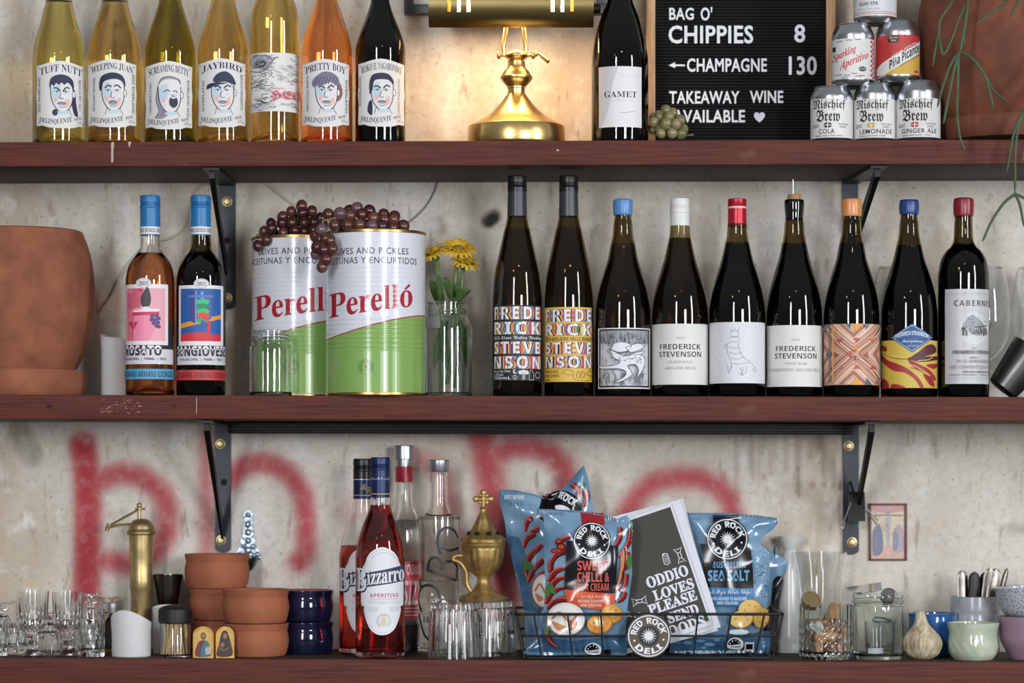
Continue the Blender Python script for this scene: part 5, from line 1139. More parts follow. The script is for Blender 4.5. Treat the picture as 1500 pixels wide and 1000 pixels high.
YEL = mat('yellow_petal', (252, 222, 84), .55, var=.08, scale=60, col2=(246, 204, 60)); GRN = mat('leaf_green', (88, 120, 58), .5, var=.3, scale=50); CEN = mat('flower_centre', (150, 112, 24), .8, bump=.8, bscale=600)
def flower(label, px, py, tiltx, tilty, rad, stem_pts, leaves):
    L = (X(stem_pts[-1][0], yc), yc, z0 + .006); r = thing('gerbera', label, 'flower', L, 'yellow gerbera flowers')
    cpos = Vector((X(px, yc) - L[0], tilty * .01, Z(py, yc) - L[2]))
    M4 = Matrix.Translation(cpos) @ Matrix.Rotation(tiltx, 4, 'Y') @ Matrix.Rotation(tilty, 4, 'X')
    bm = NB(); n = 19
    for ly in range(2):
        for k in range(n):
            t0 = 2 * PI * (k + .5 * ly) / n; rr_ = rad * (1 if ly == 0 else .8) * random.uniform(.92, 1.05); wd = rad * .105; up = .003 + .005 * ly + random.uniform(-.002, .002)
            sec = []
            for j in range(5):
                u = j / 4; rr2 = rad * .18 + (rr_ - rad * .18) * u; hw = wd * (.35 + 1.0 * math.sin(PI * min(.93, u * .8 + .15))); zc_ = up * u + .004 * math.sin(u * PI) - .003 * u * u * (1 if ly == 0 else -.5)
                sec.append([bm.verts.new((rr2 * math.cos(t0) - o_ * hw * math.sin(t0), rr2 * math.sin(t0) + o_ * hw * math.cos(t0), zc_ - abs(o_) * .0008)) for o_ in (-1, 0, 1)])
            for A, B in zip(sec, sec[1:]):
                for q in range(2): bm.faces.new((A[q], A[q + 1], B[q + 1], B[q]))
    bmesh.ops.solidify(bm, geom=bm.faces[:], thickness=.0004); bmesh.ops.transform(bm, matrix=M4, verts=bm.verts); obj('petals', bm, YEL, r, ang=.5)
    bm = NB(); ball(bm, (0, 0, .004), rad * .26, 16, (1, 1, .5)); bmesh.ops.transform(bm, matrix=M4, verts=bm.verts); obj('flower_centre', bm, CEN, r)
    bm = NB(); lathe(bm, [(0, -.010), (.003, -.009), (rad * .3, -.003), (rad * .36, .002), (rad * .2, .003)], 16); bmesh.ops.transform(bm, matrix=M4, verts=bm.verts); obj('calyx', bm, GRN, r)
    P3 = [cpos + (M4.to_3x3() @ Vector((0, 0, -.008)))] + [Vector((X(x, yc) - L[0], d, Z(y, yc) - L[2])) for x, y, d in [(p + (0,))[:3] if len(p) == 2 else p for p in stem_pts]]
    bm = NB(); tube(bm, cat_rom(P3, 6), .0024, 10); obj('stem', bm, GRN, r)
    for x, y, x2, y2, wd, d in leaves:
        bm = NB(); A = Vector((X(x, yc) - L[0], d, Z(y, yc) - L[2])); B = Vector((X(x2, yc) - L[0], d - .012, Z(y2, yc) - L[2])); ax = B - A; sd = Vector((ax.z, .3 * ax.length, -ax.x)).normalized()
        rows = []
        for j in range(8):
            u = j / 7; hw = wd * math.sin(PI * (.08 + .9 * u)) ** .8 * .5; cpt = A + ax * u + Vector((0, -.006 * math.sin(PI * u), .006 * math.sin(PI * u)))
            rows.append([bm.verts.new(cpt + sd * hw * o_ + Vector((0, .0015 * abs(o_), .001 * abs(o_)))) for o_ in (-1, -.5, 0, .5, 1)])
        for P_, Q_ in zip(rows, rows[1:]):
            for q in range(4): bm.faces.new((P_[q], P_[q + 1], Q_[q + 1], Q_[q]))
        bmesh.ops.solidify(bm, geom=bm.faces[:], thickness=.0005); obj('leaf', bm, GRN, r, ang=1.2)
flower('yellow gerbera facing up at the centre, the tallest in the jar', 671, 366, .1, .5, .029, [(667, 410), (664, 450), (660, 520), (655, 560)], [(660, 440, 652, 408, .012, -.02), (650, 445, 634, 415, .012, -.012), (668, 446, 690, 428, .014, -.02), (655, 470, 640, 540, .012, .01)])
flower('yellow gerbera lowest on the right, seen from behind', 681, 387, .3, .35, .025, [(676, 420), (672, 455), (668, 520), (664, 565)], [(668, 452, 672, 415, .012, .006), (674, 470, 682, 540, .012, -.008)])
flower('yellow gerbera leaning out on the left of the jar', 637, 373, -.45, .3, .024, [(641, 400), (645, 445), (648, 500), (650, 565)], [(642, 448, 630, 412, .013, .0), (646, 446, 643, 406, .012, -.022), (648, 470, 656, 545, .012, -.005)])

# wine glasses behind the dark bottles
THIN = glass('thin_glass', (.985, .99, .99), 1.45)
WG = 'large wine glasses behind the bottles'
def wine_glass(label, c, yc=.175):
    L = on('mid', c, yc); s = S(yc); r = thing('wine_glass', label, 'glass', L, WG); z_ = lambda y: Z(y, yc) - L[2]
    pr = cat_rom([(4, 530), (16, 524), (32, 505), (40, 475), (39, 440), (33, 405), (30, 392)], 6)
    bm = NB(); lathe(bm, [(q * s, z_(y)) for q, y in pr] + [((q - 1.0) * s, z_(y) + .0008) for q, y in reversed(pr)] + [(0, z_(529))] , 56); bmesh.ops.contextual_create if False else None
    lathe(bm, [(0, z_(529)), (4 * s, z_(530))], 56); obj('bowl', bm, THIN, r)
    bm = NB(); lathe(bm, [(0, 0), (32 * s, 0), (33 * s, .0012), (20 * s, .003), (5 * s, .006), (3.4 * s, .012), (3 * s, z_(545)), (4 * s, z_(530)), (0, z_(529.5))], 40); obj('foot_and_stem', bm, THIN, r)
wine_glass('clear wine glass with its rim showing left of the blue-waxed marbled bottle', 1316)
wine_glass('clear wine glass half hidden behind the crimson-waxed bottle', 1440)
wine_glass('clear wine glass cut off by the right edge of the photo', 1521, .16)
bm = NB(); s = S(.11); L = (X(1492, .1), .1, zs('mid', X(1492, .1)) + .004)
sc_ = thing('steel_scoop', 'dark steel scoop leaning at the right end of the middle shelf', 'scoop', L)
M4 = Matrix.Rotation(math.radians(38), 4, 'Y')
bm = NB(); lathe(bm, [(0, .0), (.020, 0), (.024, .002), (.034, .075), (.033, .075), (.0228, .004), (0, .003)], 40); bmesh.ops.transform(bm, matrix=Matrix.Translation((-.025, 0, .018)) @ M4, verts=bm.verts); obj('scoop_bowl', bm, mat('dark_steel', (96, 94, 92), .35, .9, var=.15), sc_)
bm = NB(); tube(bm, [(0, .0, .07), (0, 0, .15)], .006, 12); bmesh.ops.transform(bm, matrix=Matrix.Translation((-.025, 0, .018)) @ M4, verts=bm.verts); obj('handle', bm, mat('dark_steel', (96, 94, 92)), sc_)
zmin = min(v.co.z for ch in sc_.children for v in ch.data.vertices); sc_.location.z = zs('mid', X(1525, .1)) - zmin + .0003

# cables on the wall
CABLE = mat('white_cable', (196, 190, 180), .6)
def cable(label, pts, r=.0018, m=CABLE):
    bm = NB(); P3 = cat_rom([(X(x, WALL - .004), WALL - .003, Z(y, WALL - .004)) for x, y in pts], 8); tube(bm, P3, r, 8); tag(obj('cable', bm, m), label, 'cable', 'thin cables on the wall')
cable('thin pale cable curving down the wall behind the left terracotta pot', [(309, 266), (290, 278), (280, 300), (276, 330), (250, 348), (215, 358), (185, 390), (165, 430), (146, 458)])
cable('thin white cable running down behind the rear olive tin', [(380, 262), (400, 276), (425, 296), (455, 312), (480, 318)])
cable('thin grey cable curving down above the front olive tin', [(642, 262), (636, 280), (625, 300), (608, 318), (592, 330)], .0013, mat('grey_cable', (130, 126, 120), .6))
# ------------------------------------------------------------------ bottom shelf
def solid(name, label, cat, c, yc, prof, m, part, n=64, group=None, sh='low', rad=None, z=None):
    L = on(sh, c, yc) if z is None else (X(c, yc), yc, z); s = S(yc); r = thing(name, label, cat, L, group)
    bm = NB(); lathe(bm, [(q * s, max(0, Z(y, yc) - L[2])) for q, y in prof], n, rad); obj(part, bm, m, r)
    return r
# glasses at the left
GOB = 'cut glass goblets at the left end of the bottom shelf'
def goblet(label, c, yc, R, ytop, flip=False, h=95, Rb=22.5):
    L = on('low', c, yc); s = S(yc); r = thing('goblet', label, 'glass', L, GOB)
    k = h / 95
    def z_(v): return (h - v * k) * s if flip else v * k * s
    def rad(a_, z):
        v = ((h * s - z) if flip else z) / (s * k)
        if 36 < v < 66: return 1 + .05 * (abs(math.cos(9 * a_ + v * .24)) + abs(math.cos(9 * a_ - v * .24)) - 1.3) * min(1, (66 - v) / 4, (v - 36) / 3)
        if 7 < v < 35: return 1 + .10 * (abs(math.cos(4 * a_)) - .5)
        if v < 7: return 1 + .02 * math.cos(16 * a_)
        return 1
    pr = [(0, 0), (Rb, 0), (Rb + .4, 1.5), (Rb * .6, 4), (9, 7), (6, 10), (8.5, 13), (9, 16), (6, 19), (5.4, 23), (7.5, 26), (9, 29), (8, 32), (13, 35.5), (R * .66, 38), (R * .80, 41), (R * .86, 44), (R * .90, 47), (R * .92, 50), (R * .935, 53), (R * .945, 56), (R * .95, 59), (R * .955, 62), (R * .96, 66), (R * .97, 78), (R, 95), (R - 1.6, 95), (R * .97 - 1.8, 78), (R * .88 - 1.4, 60), (R * .76, 48), (R * .45, 43), (0, 42)]
    bm = NB(); P = [(q * s, z_(v)) for q, v in pr]; lathe(bm, P if not flip else P[::-1], 90, rad); bmesh.ops.recalc_face_normals(bm, faces=bm.faces); obj('goblet_glass', bm, CLEAR, r, ang=.22)
    return r
goblet('upright cut glass goblet, the leftmost standing upright at the front', 47.5, .05, 24.2, 865)
goblet('upright cut glass goblet standing between its twin and the short cut tumbler', 99, .052, 23, 866, h=94, Rb=20)
goblet('upside-down glass goblet at the left edge, foot in the air', 4, .115, 25, 881, True, 76)
goblet('upside-down glass goblet behind and between the two upright goblets', 73, .12, 22, 900, True, 60, 16)
goblet('upside-down glass goblet behind the short cut tumbler, its foot showing', 133, .14, 24, 870, True, 86, 14)
goblet('upside-down glass goblet behind the white candle, wide flat foot on top', 158, .19, 22, 877, True, 78, 16)
def cut_tumbler(label, c, yc, R, ytop):
    return jar('cut_tumbler', label, c, 'low', yc, [(R * .92, 961), (R * .95, 956)] + [(R * (.95 + .001 * q), 956 - q * 2.6) for q in range(1, int((948 - ytop) / 2.6))] + [(R, ytop + 5), (R, ytop)], 'glass', CLEAR, 3.2, 12, lambda a_, z: 1 + (.06 * (abs(math.cos(5 * a_ + z * 70)) + abs(math.cos(5 * a_ - z * 70)) - 1.3) if .005 < z < .056 else 0), 'cut glass tumblers', 'tumbler_glass', 80)
cut_tumbler('short heavy cut glass tumbler beside the white candle', 134, .048, 20, 891)
cut_tumbler('cut glass tumbler behind the leftmost upright goblet', 24, .1, 17, 905)
cut_tumbler('cut glass tumbler at the very left edge of the shelf', -8, .06, 20, 908)
# miniature bottle behind the candle
r = bottle('miniature_bottle', 'miniature liquor bottle with a pale cap behind the white candle', 'bottle', 165, 'low', .135, 14, [(14, 940), (14, 922), (12, 912), (7, 902), (6, 896), (6, 890)], AMBERG, wine('amber_liquor', (.72, .35, .2)), 905, None, th=1.6, punt=3, n=40)
screwcap(r, .135, 7, 882, 893, mat('cap_grey', (150, 150, 150)), split=889)
candle('squat white pillar candle with a slumped rim, at the front', 193, 'low', .05, 28.5, (914, 898))
candle('taller white pillar candle behind the toothpick jar', 245, 'low', .125, 21, (890, 886))
# brass mill
MILL = mat('aged_brass', (190, 168, 118), .4, .8, var=.25, scale=40, col2=(150, 128, 88))
c, yc = 207, .165; L = on('low', c, yc); s = S(yc); z_ = lambda y: Z(y, yc) - L[2]; x_ = lambda p: X(p, yc) - L[0]
r = thing('spice_mill', 'tall aged brass hand mill with a folding crank handle', 'mill', L)
bm = NB(); lathe(bm, [(0, 0), (14.5 * s, 0), (14.8 * s, z_(900)), (15.6 * s, z_(864)), (16.6 * s, z_(862)), (16.6 * s, z_(847)), (16 * s, z_(845)), (17 * s, z_(815)), (17.3 * s, z_(813)), (17.4 * s, z_(790)), (18 * s, z_(782)), (0, z_(782))], 48); obj('barrel', bm, MILL, r)
bm = NB(); lathe(bm, [(20 * s, z_(783)), (21.5 * s, z_(781)), (21 * s, z_(778))] + [(q * s, z_(y)) for q, y in cat_rom([(19, 776), (17, 768), (12, 762), (6, 759.5), (0, 759)], 4)], 48); obj('domed_lid', bm, MILL, r)
bm = NB(); tube(bm, [(x_(204), 0, z_(762)), (x_(204), 0, z_(741))], .0028, 10); ball(bm, (x_(204), 0, z_(740)), .0042, 12); tube(bm, [(x_(198), 0, z_(745)), (x_(213), 0, z_(745))], .0016, 8); obj('spindle', bm, MILL, r)
bm = NB(); tube(bm, [(x_(204), -.002, z_(746)), (x_(184), -.004, z_(757)), (x_(161), -.006, z_(770))], .0024, 8, flat=.6); tube(bm, [(x_(192), -.002, z_(768)), (x_(175), -.004, z_(769)), (x_(158), -.008, z_(772))], .0028, 8, flat=.7); tube(bm, [(x_(161), -.006, z_(767)), (x_(157), -.006, z_(777))], .0035, 8); obj('crank_handle', bm, MILL, r)
# pewter cup
PEW = mat('pewter', (98, 94, 90), .25, 1.0, var=.2, scale=30, stretch=(1, 1, .1))
solid('pewter_cup', 'dark pewter stem cup behind the toothpick jar', 'cup', 246, .178, [(0, 958), (15, 958), (14, 953), (4, 946), (4, 905), (10, 898), (14.5, 892), (19, 865), (22.5, 842), (21.8, 841), (18, 866), (13, 890), (0, 892)], PEW, 'cup_body')
# toothpick jar
c, yc = 256.5, .05
tj = jar('toothpick_jar', 'small clear jar of toothpicks with a black domed lid', c, 'low', yc, [(22.3, 961), (22.8, 957), (22.8, 914), (21, 911)], 'jar', CLEAR, 1.4, 2)
cyl_part('lid', tj, yc, [(0, 910), (23.2, 912), (24.2, 911), (24.6, 906), (24.6, 894)] + cat_rom([(24.6, 894), (23, 890.5), (16, 887), (8, 885.5), (0, 885)], 4), mat('black_plastic', (22, 23, 25), .5))
PICK = mat('toothpick_wood', (214, 180, 126), .6, var=.2, scale=300); rr = random.Random(6); s = S(yc); tp = None
TPG = 'toothpicks standing in the small jar'
for k in range(34):
    t = 2 * PI * k / 34; r0 = rr.uniform(4, 19) if k % 2 else 19.4
    p0 = Vector((r0 * math.cos(t) * s, r0 * math.sin(t) * s, 3.4 * s)); r1 = rr.uniform(10, 19); t1 = t + rr.uniform(-.7, .7) * (1.2 if k % 2 else .6)
    p1 = Vector((r1 * math.cos(t1) * s, r1 * math.sin(t1) * s, rr.uniform(42, 47) * s)); d = (p1 - p0); p1 = p0 + d.normalized() * 46 * s
    bm = NB(); tube(bm, [(0, 0, 0), tuple((p1 - p0) * .06), tuple((p1 - p0) * .94), tuple(p1 - p0)], [.0003, .00105, .00105, .0003], 6)
    o = obj('toothpick', bm, PICK, None, tuple(Vector(tj.location) + p0)); tag(o, 'pale wooden toothpick standing in the black-lidded jar', 'toothpick', TPG)
# folding icon
c, yc = 314.5, .020; L = on('low', c, yc); s = S(yc); z_ = lambda y: Z(y, yc) - L[2]
r = thing('folding_icon', 'small gold two-panel folding icon with arched tops', 'icon', L)
GOLDI = mat('gilded_wood', (196, 150, 74), .35, .35, var=.3, scale=120)
def icon(name, x0, x1, tiltz, fig):
    bm = NB(); cx, hw = (x0 + x1) / 2, (x1 - x0) / 2; w = hw * s
    pts = [(-w, 0), (w, 0), (w, z_(930))] + [(w * math.cos(t), z_(930) + (z_(917) - z_(930)) * math.sin(t)) for t in [PI * k / 12 for k in range(1, 12)]] + [(-w, z_(930))]
    prism(bm, pts, -.003, .003)
    a = Art(cx); fig(a, cx)
    b2, ms = a.build(lambda x, py, off: (x * s, -.0031 - off, z_(py)))
    o = obj(name, bm, GOLDI, r, ((X(cx, yc) - L[0]), 0, 0), .5, (0, 0, tiltz)); obj('painted_figure', b2, ms, o, ang=0)
    return o
def saint1(a, cx):
    a.rect(cx - 13, cx + 13, 926, 960, (206, 168, 96)); a.ell(cx, 929, 9.5, 8.5, (216, 178, 92)); a.ell(cx, 931, 4.2, 5.6, (92, 62, 46)); a.ell(cx, 930.5, 3, 4, (158, 112, 82))
    a.blob([(cx - 9, 944), (cx - 4, 938), (cx + 5, 938), (cx + 10, 946), (cx + 11, 960), (cx - 12, 960)], (112, 56, 58), 3); a.blob([(cx + 2, 938), (cx + 10, 946), (cx + 9, 960), (cx - 4, 960)], (64, 122, 138), 3); a.poly([(cx + 3, 948), (cx + 11, 946), (cx + 12, 957), (cx + 4, 958)], (206, 190, 170))
    for y in (949, 952, 955): a.line([(cx + 4.5, y), (cx + 10.5, y - .8)], .7, (160, 70, 60))
def saint2(a, cx):
    a.rect(cx - 11, cx + 11, 926, 960, (200, 160, 84)); a.ell(cx - 1, 930, 8.5, 8.5, (212, 172, 84)); a.blob([(cx - 5, 926), (cx + 2, 923), (cx + 6, 932), (cx + 9, 944), (cx + 10, 960), (cx - 12, 960), (cx - 9, 944)], (58, 40, 40), 3); a.ell(cx, 931, 2.8, 4, (150, 104, 76)); a.ell(cx - 4, 944, 3, 3.6, (140, 98, 72)); a.curve([(cx - 8, 948), (cx - 2, 952), (cx + 6, 948)], 1.2, (150, 110, 60))
icon('left_panel', 283, 314, -.14, saint1); icon('right_panel', 316, 343, .16, saint2)

# bowls
TCB = mat('bare_terracotta', (156, 90, 60), .75, var=.2, scale=24, bump=.08, bscale=200); NAVYG = mat('navy_glaze', (18, 24, 52), .1, coat=.6, var=.3, scale=40)
BG = 'small straight-sided stacked bowls'
def bowl(label, c, yc, R, z, h, m, inner=None):
    s = S(yc); r = thing('clay_bowl', label, 'bowl', (X(c, yc), yc, z), BG)
    o = cat_rom([(R * .84, 0), (R * .90, 1.5), (R * .97, h * .25), (R, h * .45), (R * .985, h * .62), (R * .955, h * .74), (R * .95, h * .78)], 4) + cat_rom([(R * .965, h * .82), (R * .99, h * .93), (R * 1.0, h * .98), (R * .97, h), (R * .93, h * .985)], 4)
    bm = NB(); lathe(bm, [(0, 0.0)] + [(q * s, v * s) for q, v in o], 72); 
    obj('outer_wall', bm, m, r, ang=1.0)
    bm = NB(); lathe(bm, [(q * s, v * s) for q, v in [(R * .93, h * .985), (R * .90, h * .8), (R * .92, h * .4), (R * .8, h * .16), (0, h * .14)]], 72); obj('inner_wall', bm, inner or m, r, ang=1.0)
    return r
def stack(c, yc, rows):
    z = zs('low', X(c, yc))
    for R, h, lb, m, dx in rows:
        bowl(lb, c + dx, yc, R, z, h, m, TCB if m is NAVYG else None); z += h * S(yc) + .0003
stack(374.5, .077, [(48.5, 48, 'terracotta bowl at the bottom of the front stack, right of the folding icon', TCB, 0), (49, 49, 'terracotta bowl at the top of the front stack of two', TCB, 0)])
stack(321, .166, [(45.5, 46.5, 'terracotta bowl at the bottom of the stack of three, behind the folding icon', TCB, 3), (45.5, 46, 'terracotta bowl in the middle of the stack of three', TCB, 2), (47.5, 50, 'wide terracotta bowl topping the stack of three, the highest bowl', TCB, -3)])
stack(449, .135, [(40.5, 46.5, 'glossy navy bowl at the bottom of the navy stack', NAVYG, 0), (40, 46, 'glossy navy bowl on top of the other navy bowl', NAVYG, 0)])

# silver wall font
SILV = mat('silver_enamel', (176, 190, 206), .25, .7, var=.5, scale=130, bump=.8, bscale=180)
yb = WALL; cx0 = X(362, yb - .01); r = thing('wall_font', 'ornate silver holy water font hanging on the wall above the terracotta bowls', 'ornament', (cx0, WALL, Z(836, yb - .01)))
s = S(yb); q = lambda px, py: ((px - 362) * s, (836 - py) * s)
bm = NB(); out = cat_rom([q(*p) for p in [(356, 752), (363, 748), (370, 753), (369, 765), (371, 772), (370, 784), (374, 789), (373, 800), (380, 808), (381, 818), (372, 822), (352, 822), (346, 816), (347, 806), (353, 799), (352, 790), (356, 784), (355, 772), (358, 764)]], 4, True)
prism(bm, out, -.006, -.0005)
for px, py, rad_ in ((363, 754, 4), (363, 768, 4.5), (363, 780, 5), (363, 792, 5), (357, 800, 4), (370, 800, 4), (350, 812, 4), (377, 812, 4), (363, 806, 6), (356, 814, 4), (371, 814, 4)): ball(bm, (*[q(px, py)[0]], -.006, q(px, py)[1]), rad_ * s, 12, (1, .7, 1))
obj('relief_plate', bm, SILV, r)
bm = NB(); lathe(bm, [(0, 0), (6 * s, .001), (11 * s, 8 * s), (14 * s, 15 * s), (14.6 * s, 20 * s), (13 * s, 20 * s), (11 * s, 14 * s), (0, 6 * s)], 40, mat4=Matrix.Translation((.002, -.016, 0))); obj('water_cup', bm, mat('dark_silver', (112, 116, 122), .25, .9, var=.3, scale=60), r)

# aperitif bottles
RUBY = wine('ruby_aperitif', (.74, .2, .14))
NVC = mat('navy_cap', (26, 44, 88), .35, .3, var=.05); BKC = mat('black_cap', (26, 26, 28)); WHT = (226, 226, 230)
APG = 'ruby aperitif bottles'
def aperitif(label, c, yc, R, fill, capm, top, base):
    dy = base - 962
    r = bottle('aperitif_bottle', label, 'bottle', c, 'low', yc, R, [(R, 900), (R, 826), (R - 1, 806), (R - 5, 786), (R - 11, 768), (R - 18, 752), (15.5, 742), (14, 730), (13.6, 712), (13.4, 690)], FLINT, RUBY, fill, APG, th=2.6, punt=4, kick=8)
    screwcap(r, yc, 14.2, top, top + 30, capm); cyl_part('cap_sleeve', r, yc, [(14.1, top + 59), (13.9, top + 31)], NVC)
    z0 = r.location.z; a = Art(c, 14.6)
    a.rect(c - 14.2, c + 14.2, top + 53, top + 54.4, (190, 160, 90)); a.text('Bizz', c - 4, c + 12, top + 37, top + 50, (196, 164, 88), 'script') if capm is BKC else a.rect(c - 14.2, c + 14.2, top + 32, top + 33, (120, 140, 180)); label_part(a, r, yc, z0, 'sleeve_print')
    a = Art(c, R); k = c - 557 - 1.5
    P = [(556 - 9, 803), (556, 801), (565, 803), (575, 808), (582, 816), (585, 824), (590, 832), (592.5, 842), (592.5, 880), (591, 887), (587, 889), (588, 894), (584, 908), (577, 921), (567, 928), (556, 930), (545, 928), (535, 921), (528, 908), (524, 894), (525, 889), (521, 887), (519.5, 880), (519.5, 842), (522, 832), (527, 824), (530, 816), (537, 808)]
    P = [(x + 1, y) for x, y in P]
    P = [(c + (x - 557) * .84 + 3, y) for x, y in P]
    a.blob(P, WHT, 3); inner = [(c + 2.6 + (x - c - 2.6) * .93, 866 + (y - 866) * .95) for x, y in P]; a.curve(inner + inner[:1], .5, (170, 176, 190), 3)
    sk = lambda x, y: (x, y - (x - c) * .17)
    a.poly([(c - 33, 843), (c + 35, 826), (c + 35, 850), (c - 31, 862)], (44, 56, 84))
    for q in (0, 1): a.text('Bizzarro', c - 31 + (0 if q else 1.2), c + 35 - (0 if q else .0), 829.5 + (0 if q else 1.5), 853 + (0 if q else 1.5), (226, 226, 232) if q else (20, 26, 44), 'serif', .012, warp=lambda x, y: (x, y - (x - c) * .13 + 2))
    a.text('B', c - 33, c - 19, 834, 868, (20, 26, 44), 'serif', .02); a.text('B', c - 34, c - 20, 832, 866, (226, 226, 232), 'serif', .012)
    a.text('APERITIVO', c - 15, c + 26, 869, 874.5, (186, 60, 80), 'bold', space=1.15); a.line([(c - 14, 877), (c + 25, 877)], .5, (186, 60, 80))
    for y in (880, 882.5): a.text('SERVE WITH SODA AND A SLICE OF ORANGE', c - 16, c + 27, y, y + 1.4, (170, 174, 186))
    for x0 in (c - 16, c + 14):
        for q in range(3): a.text('BITTER ORANGE', x0, x0 + 13, 889 + q * 2.4, 890.4 + q * 2.4, (170, 174, 186))
    a.ring(c + 5, 909, 7.5, 8, .7, (206, 196, 176)); a.ringtext('SINCE 1936 PRODUCT OF ITALY', c + 5, 909, 8.6, 2.4, -150, 150, (190, 184, 170)); a.blob([(c + 5, 902), (c + 9, 908), (c + 8, 914), (c + 5, 916), (c + 2, 914), (c + 1, 908)], (218, 204, 174), 3); a.line([(c + 5, 903), (c + 5, 915)], .6, (190, 176, 146))
    a.curve([(c - 13, 818), (c - 4, 811), (c + 5, 809), (c + 14, 811), (c + 23, 818)], 1.6, (206, 210, 220))
    label_part(a, r, yc, z0)
aperitif('full ruby aperitif bottle with a navy cap and white oval label, in front', 557, .05, 36.3, 740, NVC, 669.5, 962)
aperitif('half-empty ruby aperitif bottle with a black cap, behind the full one', 531.5, .13, 34.5, 799, BKC, 671.5, 958)
# clear spirits
SIL = mat('silver_cap', (186, 188, 192), .3, .9, var=.05)
c, yc, R = 592, .2, 27.5
r = bottle('spirit_bottle', 'clear spirit bottle with a red band and red label, behind the aperitif bottles', 'bottle', c, 'low', yc, R, [(R, 880), (R, 790), (26, 772), (20, 756), (15, 745), (12.5, 734), (12, 718), (12.6, 700), (12.6, 690)], FLINT, wine('clear_spirit', (.992, .996, .996)), 762, None, th=2.4, punt=4)
cyl_part('stopper', r, yc, [(0, 652), (13.6, 652.3), (14.4, 653.5), (14.4, 672), (12.6, 673), (12.6, 683), (0, 683)][::-1], SIL, ang=.5); cyl_part('red_neck_band', r, yc, [(12.9, 706), (12.9, 683)], mat('red_band', (168, 34, 48), .3))
a = Art(c, R); a.rect(568, 616, 822, 908, (178, 44, 58)); a.rect(568, 616, 845, 876, (196, 60, 72)); a.text('SIZZ', 590, 616, 850, 886, (226, 226, 230), 'boldi'); a.text('VODKA', 590, 615, 826, 842, (226, 200, 204), 'boldi')
for y in (890, 895, 900): a.rect(590, 616, y, y + 1.5, (226, 190, 194), y > 890)
a.rect(568, 616, 915, 953, (28, 28, 30)); label_part(a, r, yc, r.location.z)
c, yc, R = 643, .152, 31.5
r = bottle('spirit_bottle', 'clear square-shouldered spirit bottle with big black painted lettering', 'bottle', c, 'low', yc, R, [(R, 900), (R, 768), (R - .3, 760), (R - 3, 756), (R - 10, 754), (18, 750), (14.5, 742), (13, 728), (12.8, 700), (13, 690)], FLINT, wine('clear_spirit', (.992, .996, .996)), 850, None, th=2.2, punt=4)
cyl_part('stopper', r, yc, [(0, 673), (14.4, 673), (15, 674), (15, 688), (13.5, 691), (0, 691)][::-1], SIL, ang=.5)
a = Art(c, R); K = (24, 26, 28)
for pts in ([(645, 812), (641, 795), (643, 781), (652, 773), (664, 776), (671, 788)], [(646, 802), (658, 806), (671, 803)], [(626, 834), (630, 820), (638, 816), (645, 822), (647, 834), (652, 824), (662, 822), (669, 830), (669, 848)], [(625, 834), (645, 842), (668, 850)], [(618, 896), (613, 880), (617, 862), (628, 857), (640, 864), (648, 884)], [(617, 860), (614, 848)], [(614, 900), (622, 930), (634, 938), (644, 930)]): a.curve(pts, 3.8, K, 6)
a.text('DRY', 620, 634, 903, 912, K, 'serif'); a.text('700ML', 618, 636, 942, 947, K)
label_part(a, r, yc, r.location.z, 'painted_lettering')
# ribbed tumblers, upside down, with the censer on them
TUMG = 'ribbed glass tumblers turned upside down'
def ribbed(label, c, yc, R, yt):
    L = on('low', c, yc); s = S(yc); r = thing('ribbed_tumbler', label, 'glass', L, TUMG); h = Z(yt, yc) - L[2]
    rad = lambda a_, z: 1 + (.028 * (abs(math.cos(11 * a_)) - .5) if z > .012 else 0)
    rad = lambda a_, z: 1 + .03 * (abs(math.cos(11 * a_)) - .6)
    bm = NB(); lathe(bm, [((R - 2.2) * s, 0), (R * s, 0), (R * s, .003), (R * .97 * s, h * .5), (R * .91 * s, h * .95), (R * .88 * s, h), (0, h)], 132, rad)
    lathe(bm, [(0, h * .88), (R * .78 * s, h * .88), (R * .86 * s, h * .82), ((R * .97 - 2.6) * s, h * .45), ((R - 2.2) * s, 0)], 132); bmesh.ops.remove_doubles(bm, verts=bm.verts, dist=1e-6)
    obj('tumbler_glass', bm, CLEAR, r, ang=.9); return L[2] + h
ribbed('upside-down ribbed tumbler in front of the clear spirit bottles', 667, .05, 40, 881)
zt_ = ribbed('upside-down ribbed tumbler carrying the brass censer', 715, .117, 39, 879)
CEN_B = mat('cast_brass', (196, 166, 104), .45, .75, var=.2, scale=60, col2=(150, 120, 70), bump=.1)
c, yc = 708, .118; L = (X(c, yc), yc, zt_ + .0003); s = S(yc); z_ = lambda y: (877 - y) * s
r = thing('censer', 'brass censer with a pierced domed lid and cross on top', 'censer', L)
fl = lambda a_, z: 1 + (.045 * (abs(math.cos(9 * a_)) - .5) if z_(842) < z < z_(802) else 0)
bm = NB(); lathe(bm, [(q * s, z_(y)) for q, y in [(0, 877), (36, 877), (37, 874.5), (34, 871.5), (24, 868), (15, 862), (10, 852), (9, 846), (11, 842)] + cat_rom([(11, 842), (22, 832), (28, 820), (30.5, 806), (31, 800)], 5) + [(32.5, 798), (33, 794), (31, 792), (0, 792)]], 72, fl); obj('cup', bm, CEN_B, r)
bm = NB(); lathe(bm, [(q * s, z_(y)) for q, y in [(30, 793), (32.5, 792), (33, 788), (31, 786)] + cat_rom([(31, 786), (22, 780), (14, 768), (9, 756), (5, 748), (4, 744)], 5) + [(5.5, 742), (4, 740), (0, 739)]], 64, lambda a_, z: 1 + .03 * math.cos(12 * a_)); obj('lid', bm, CEN_B, r)
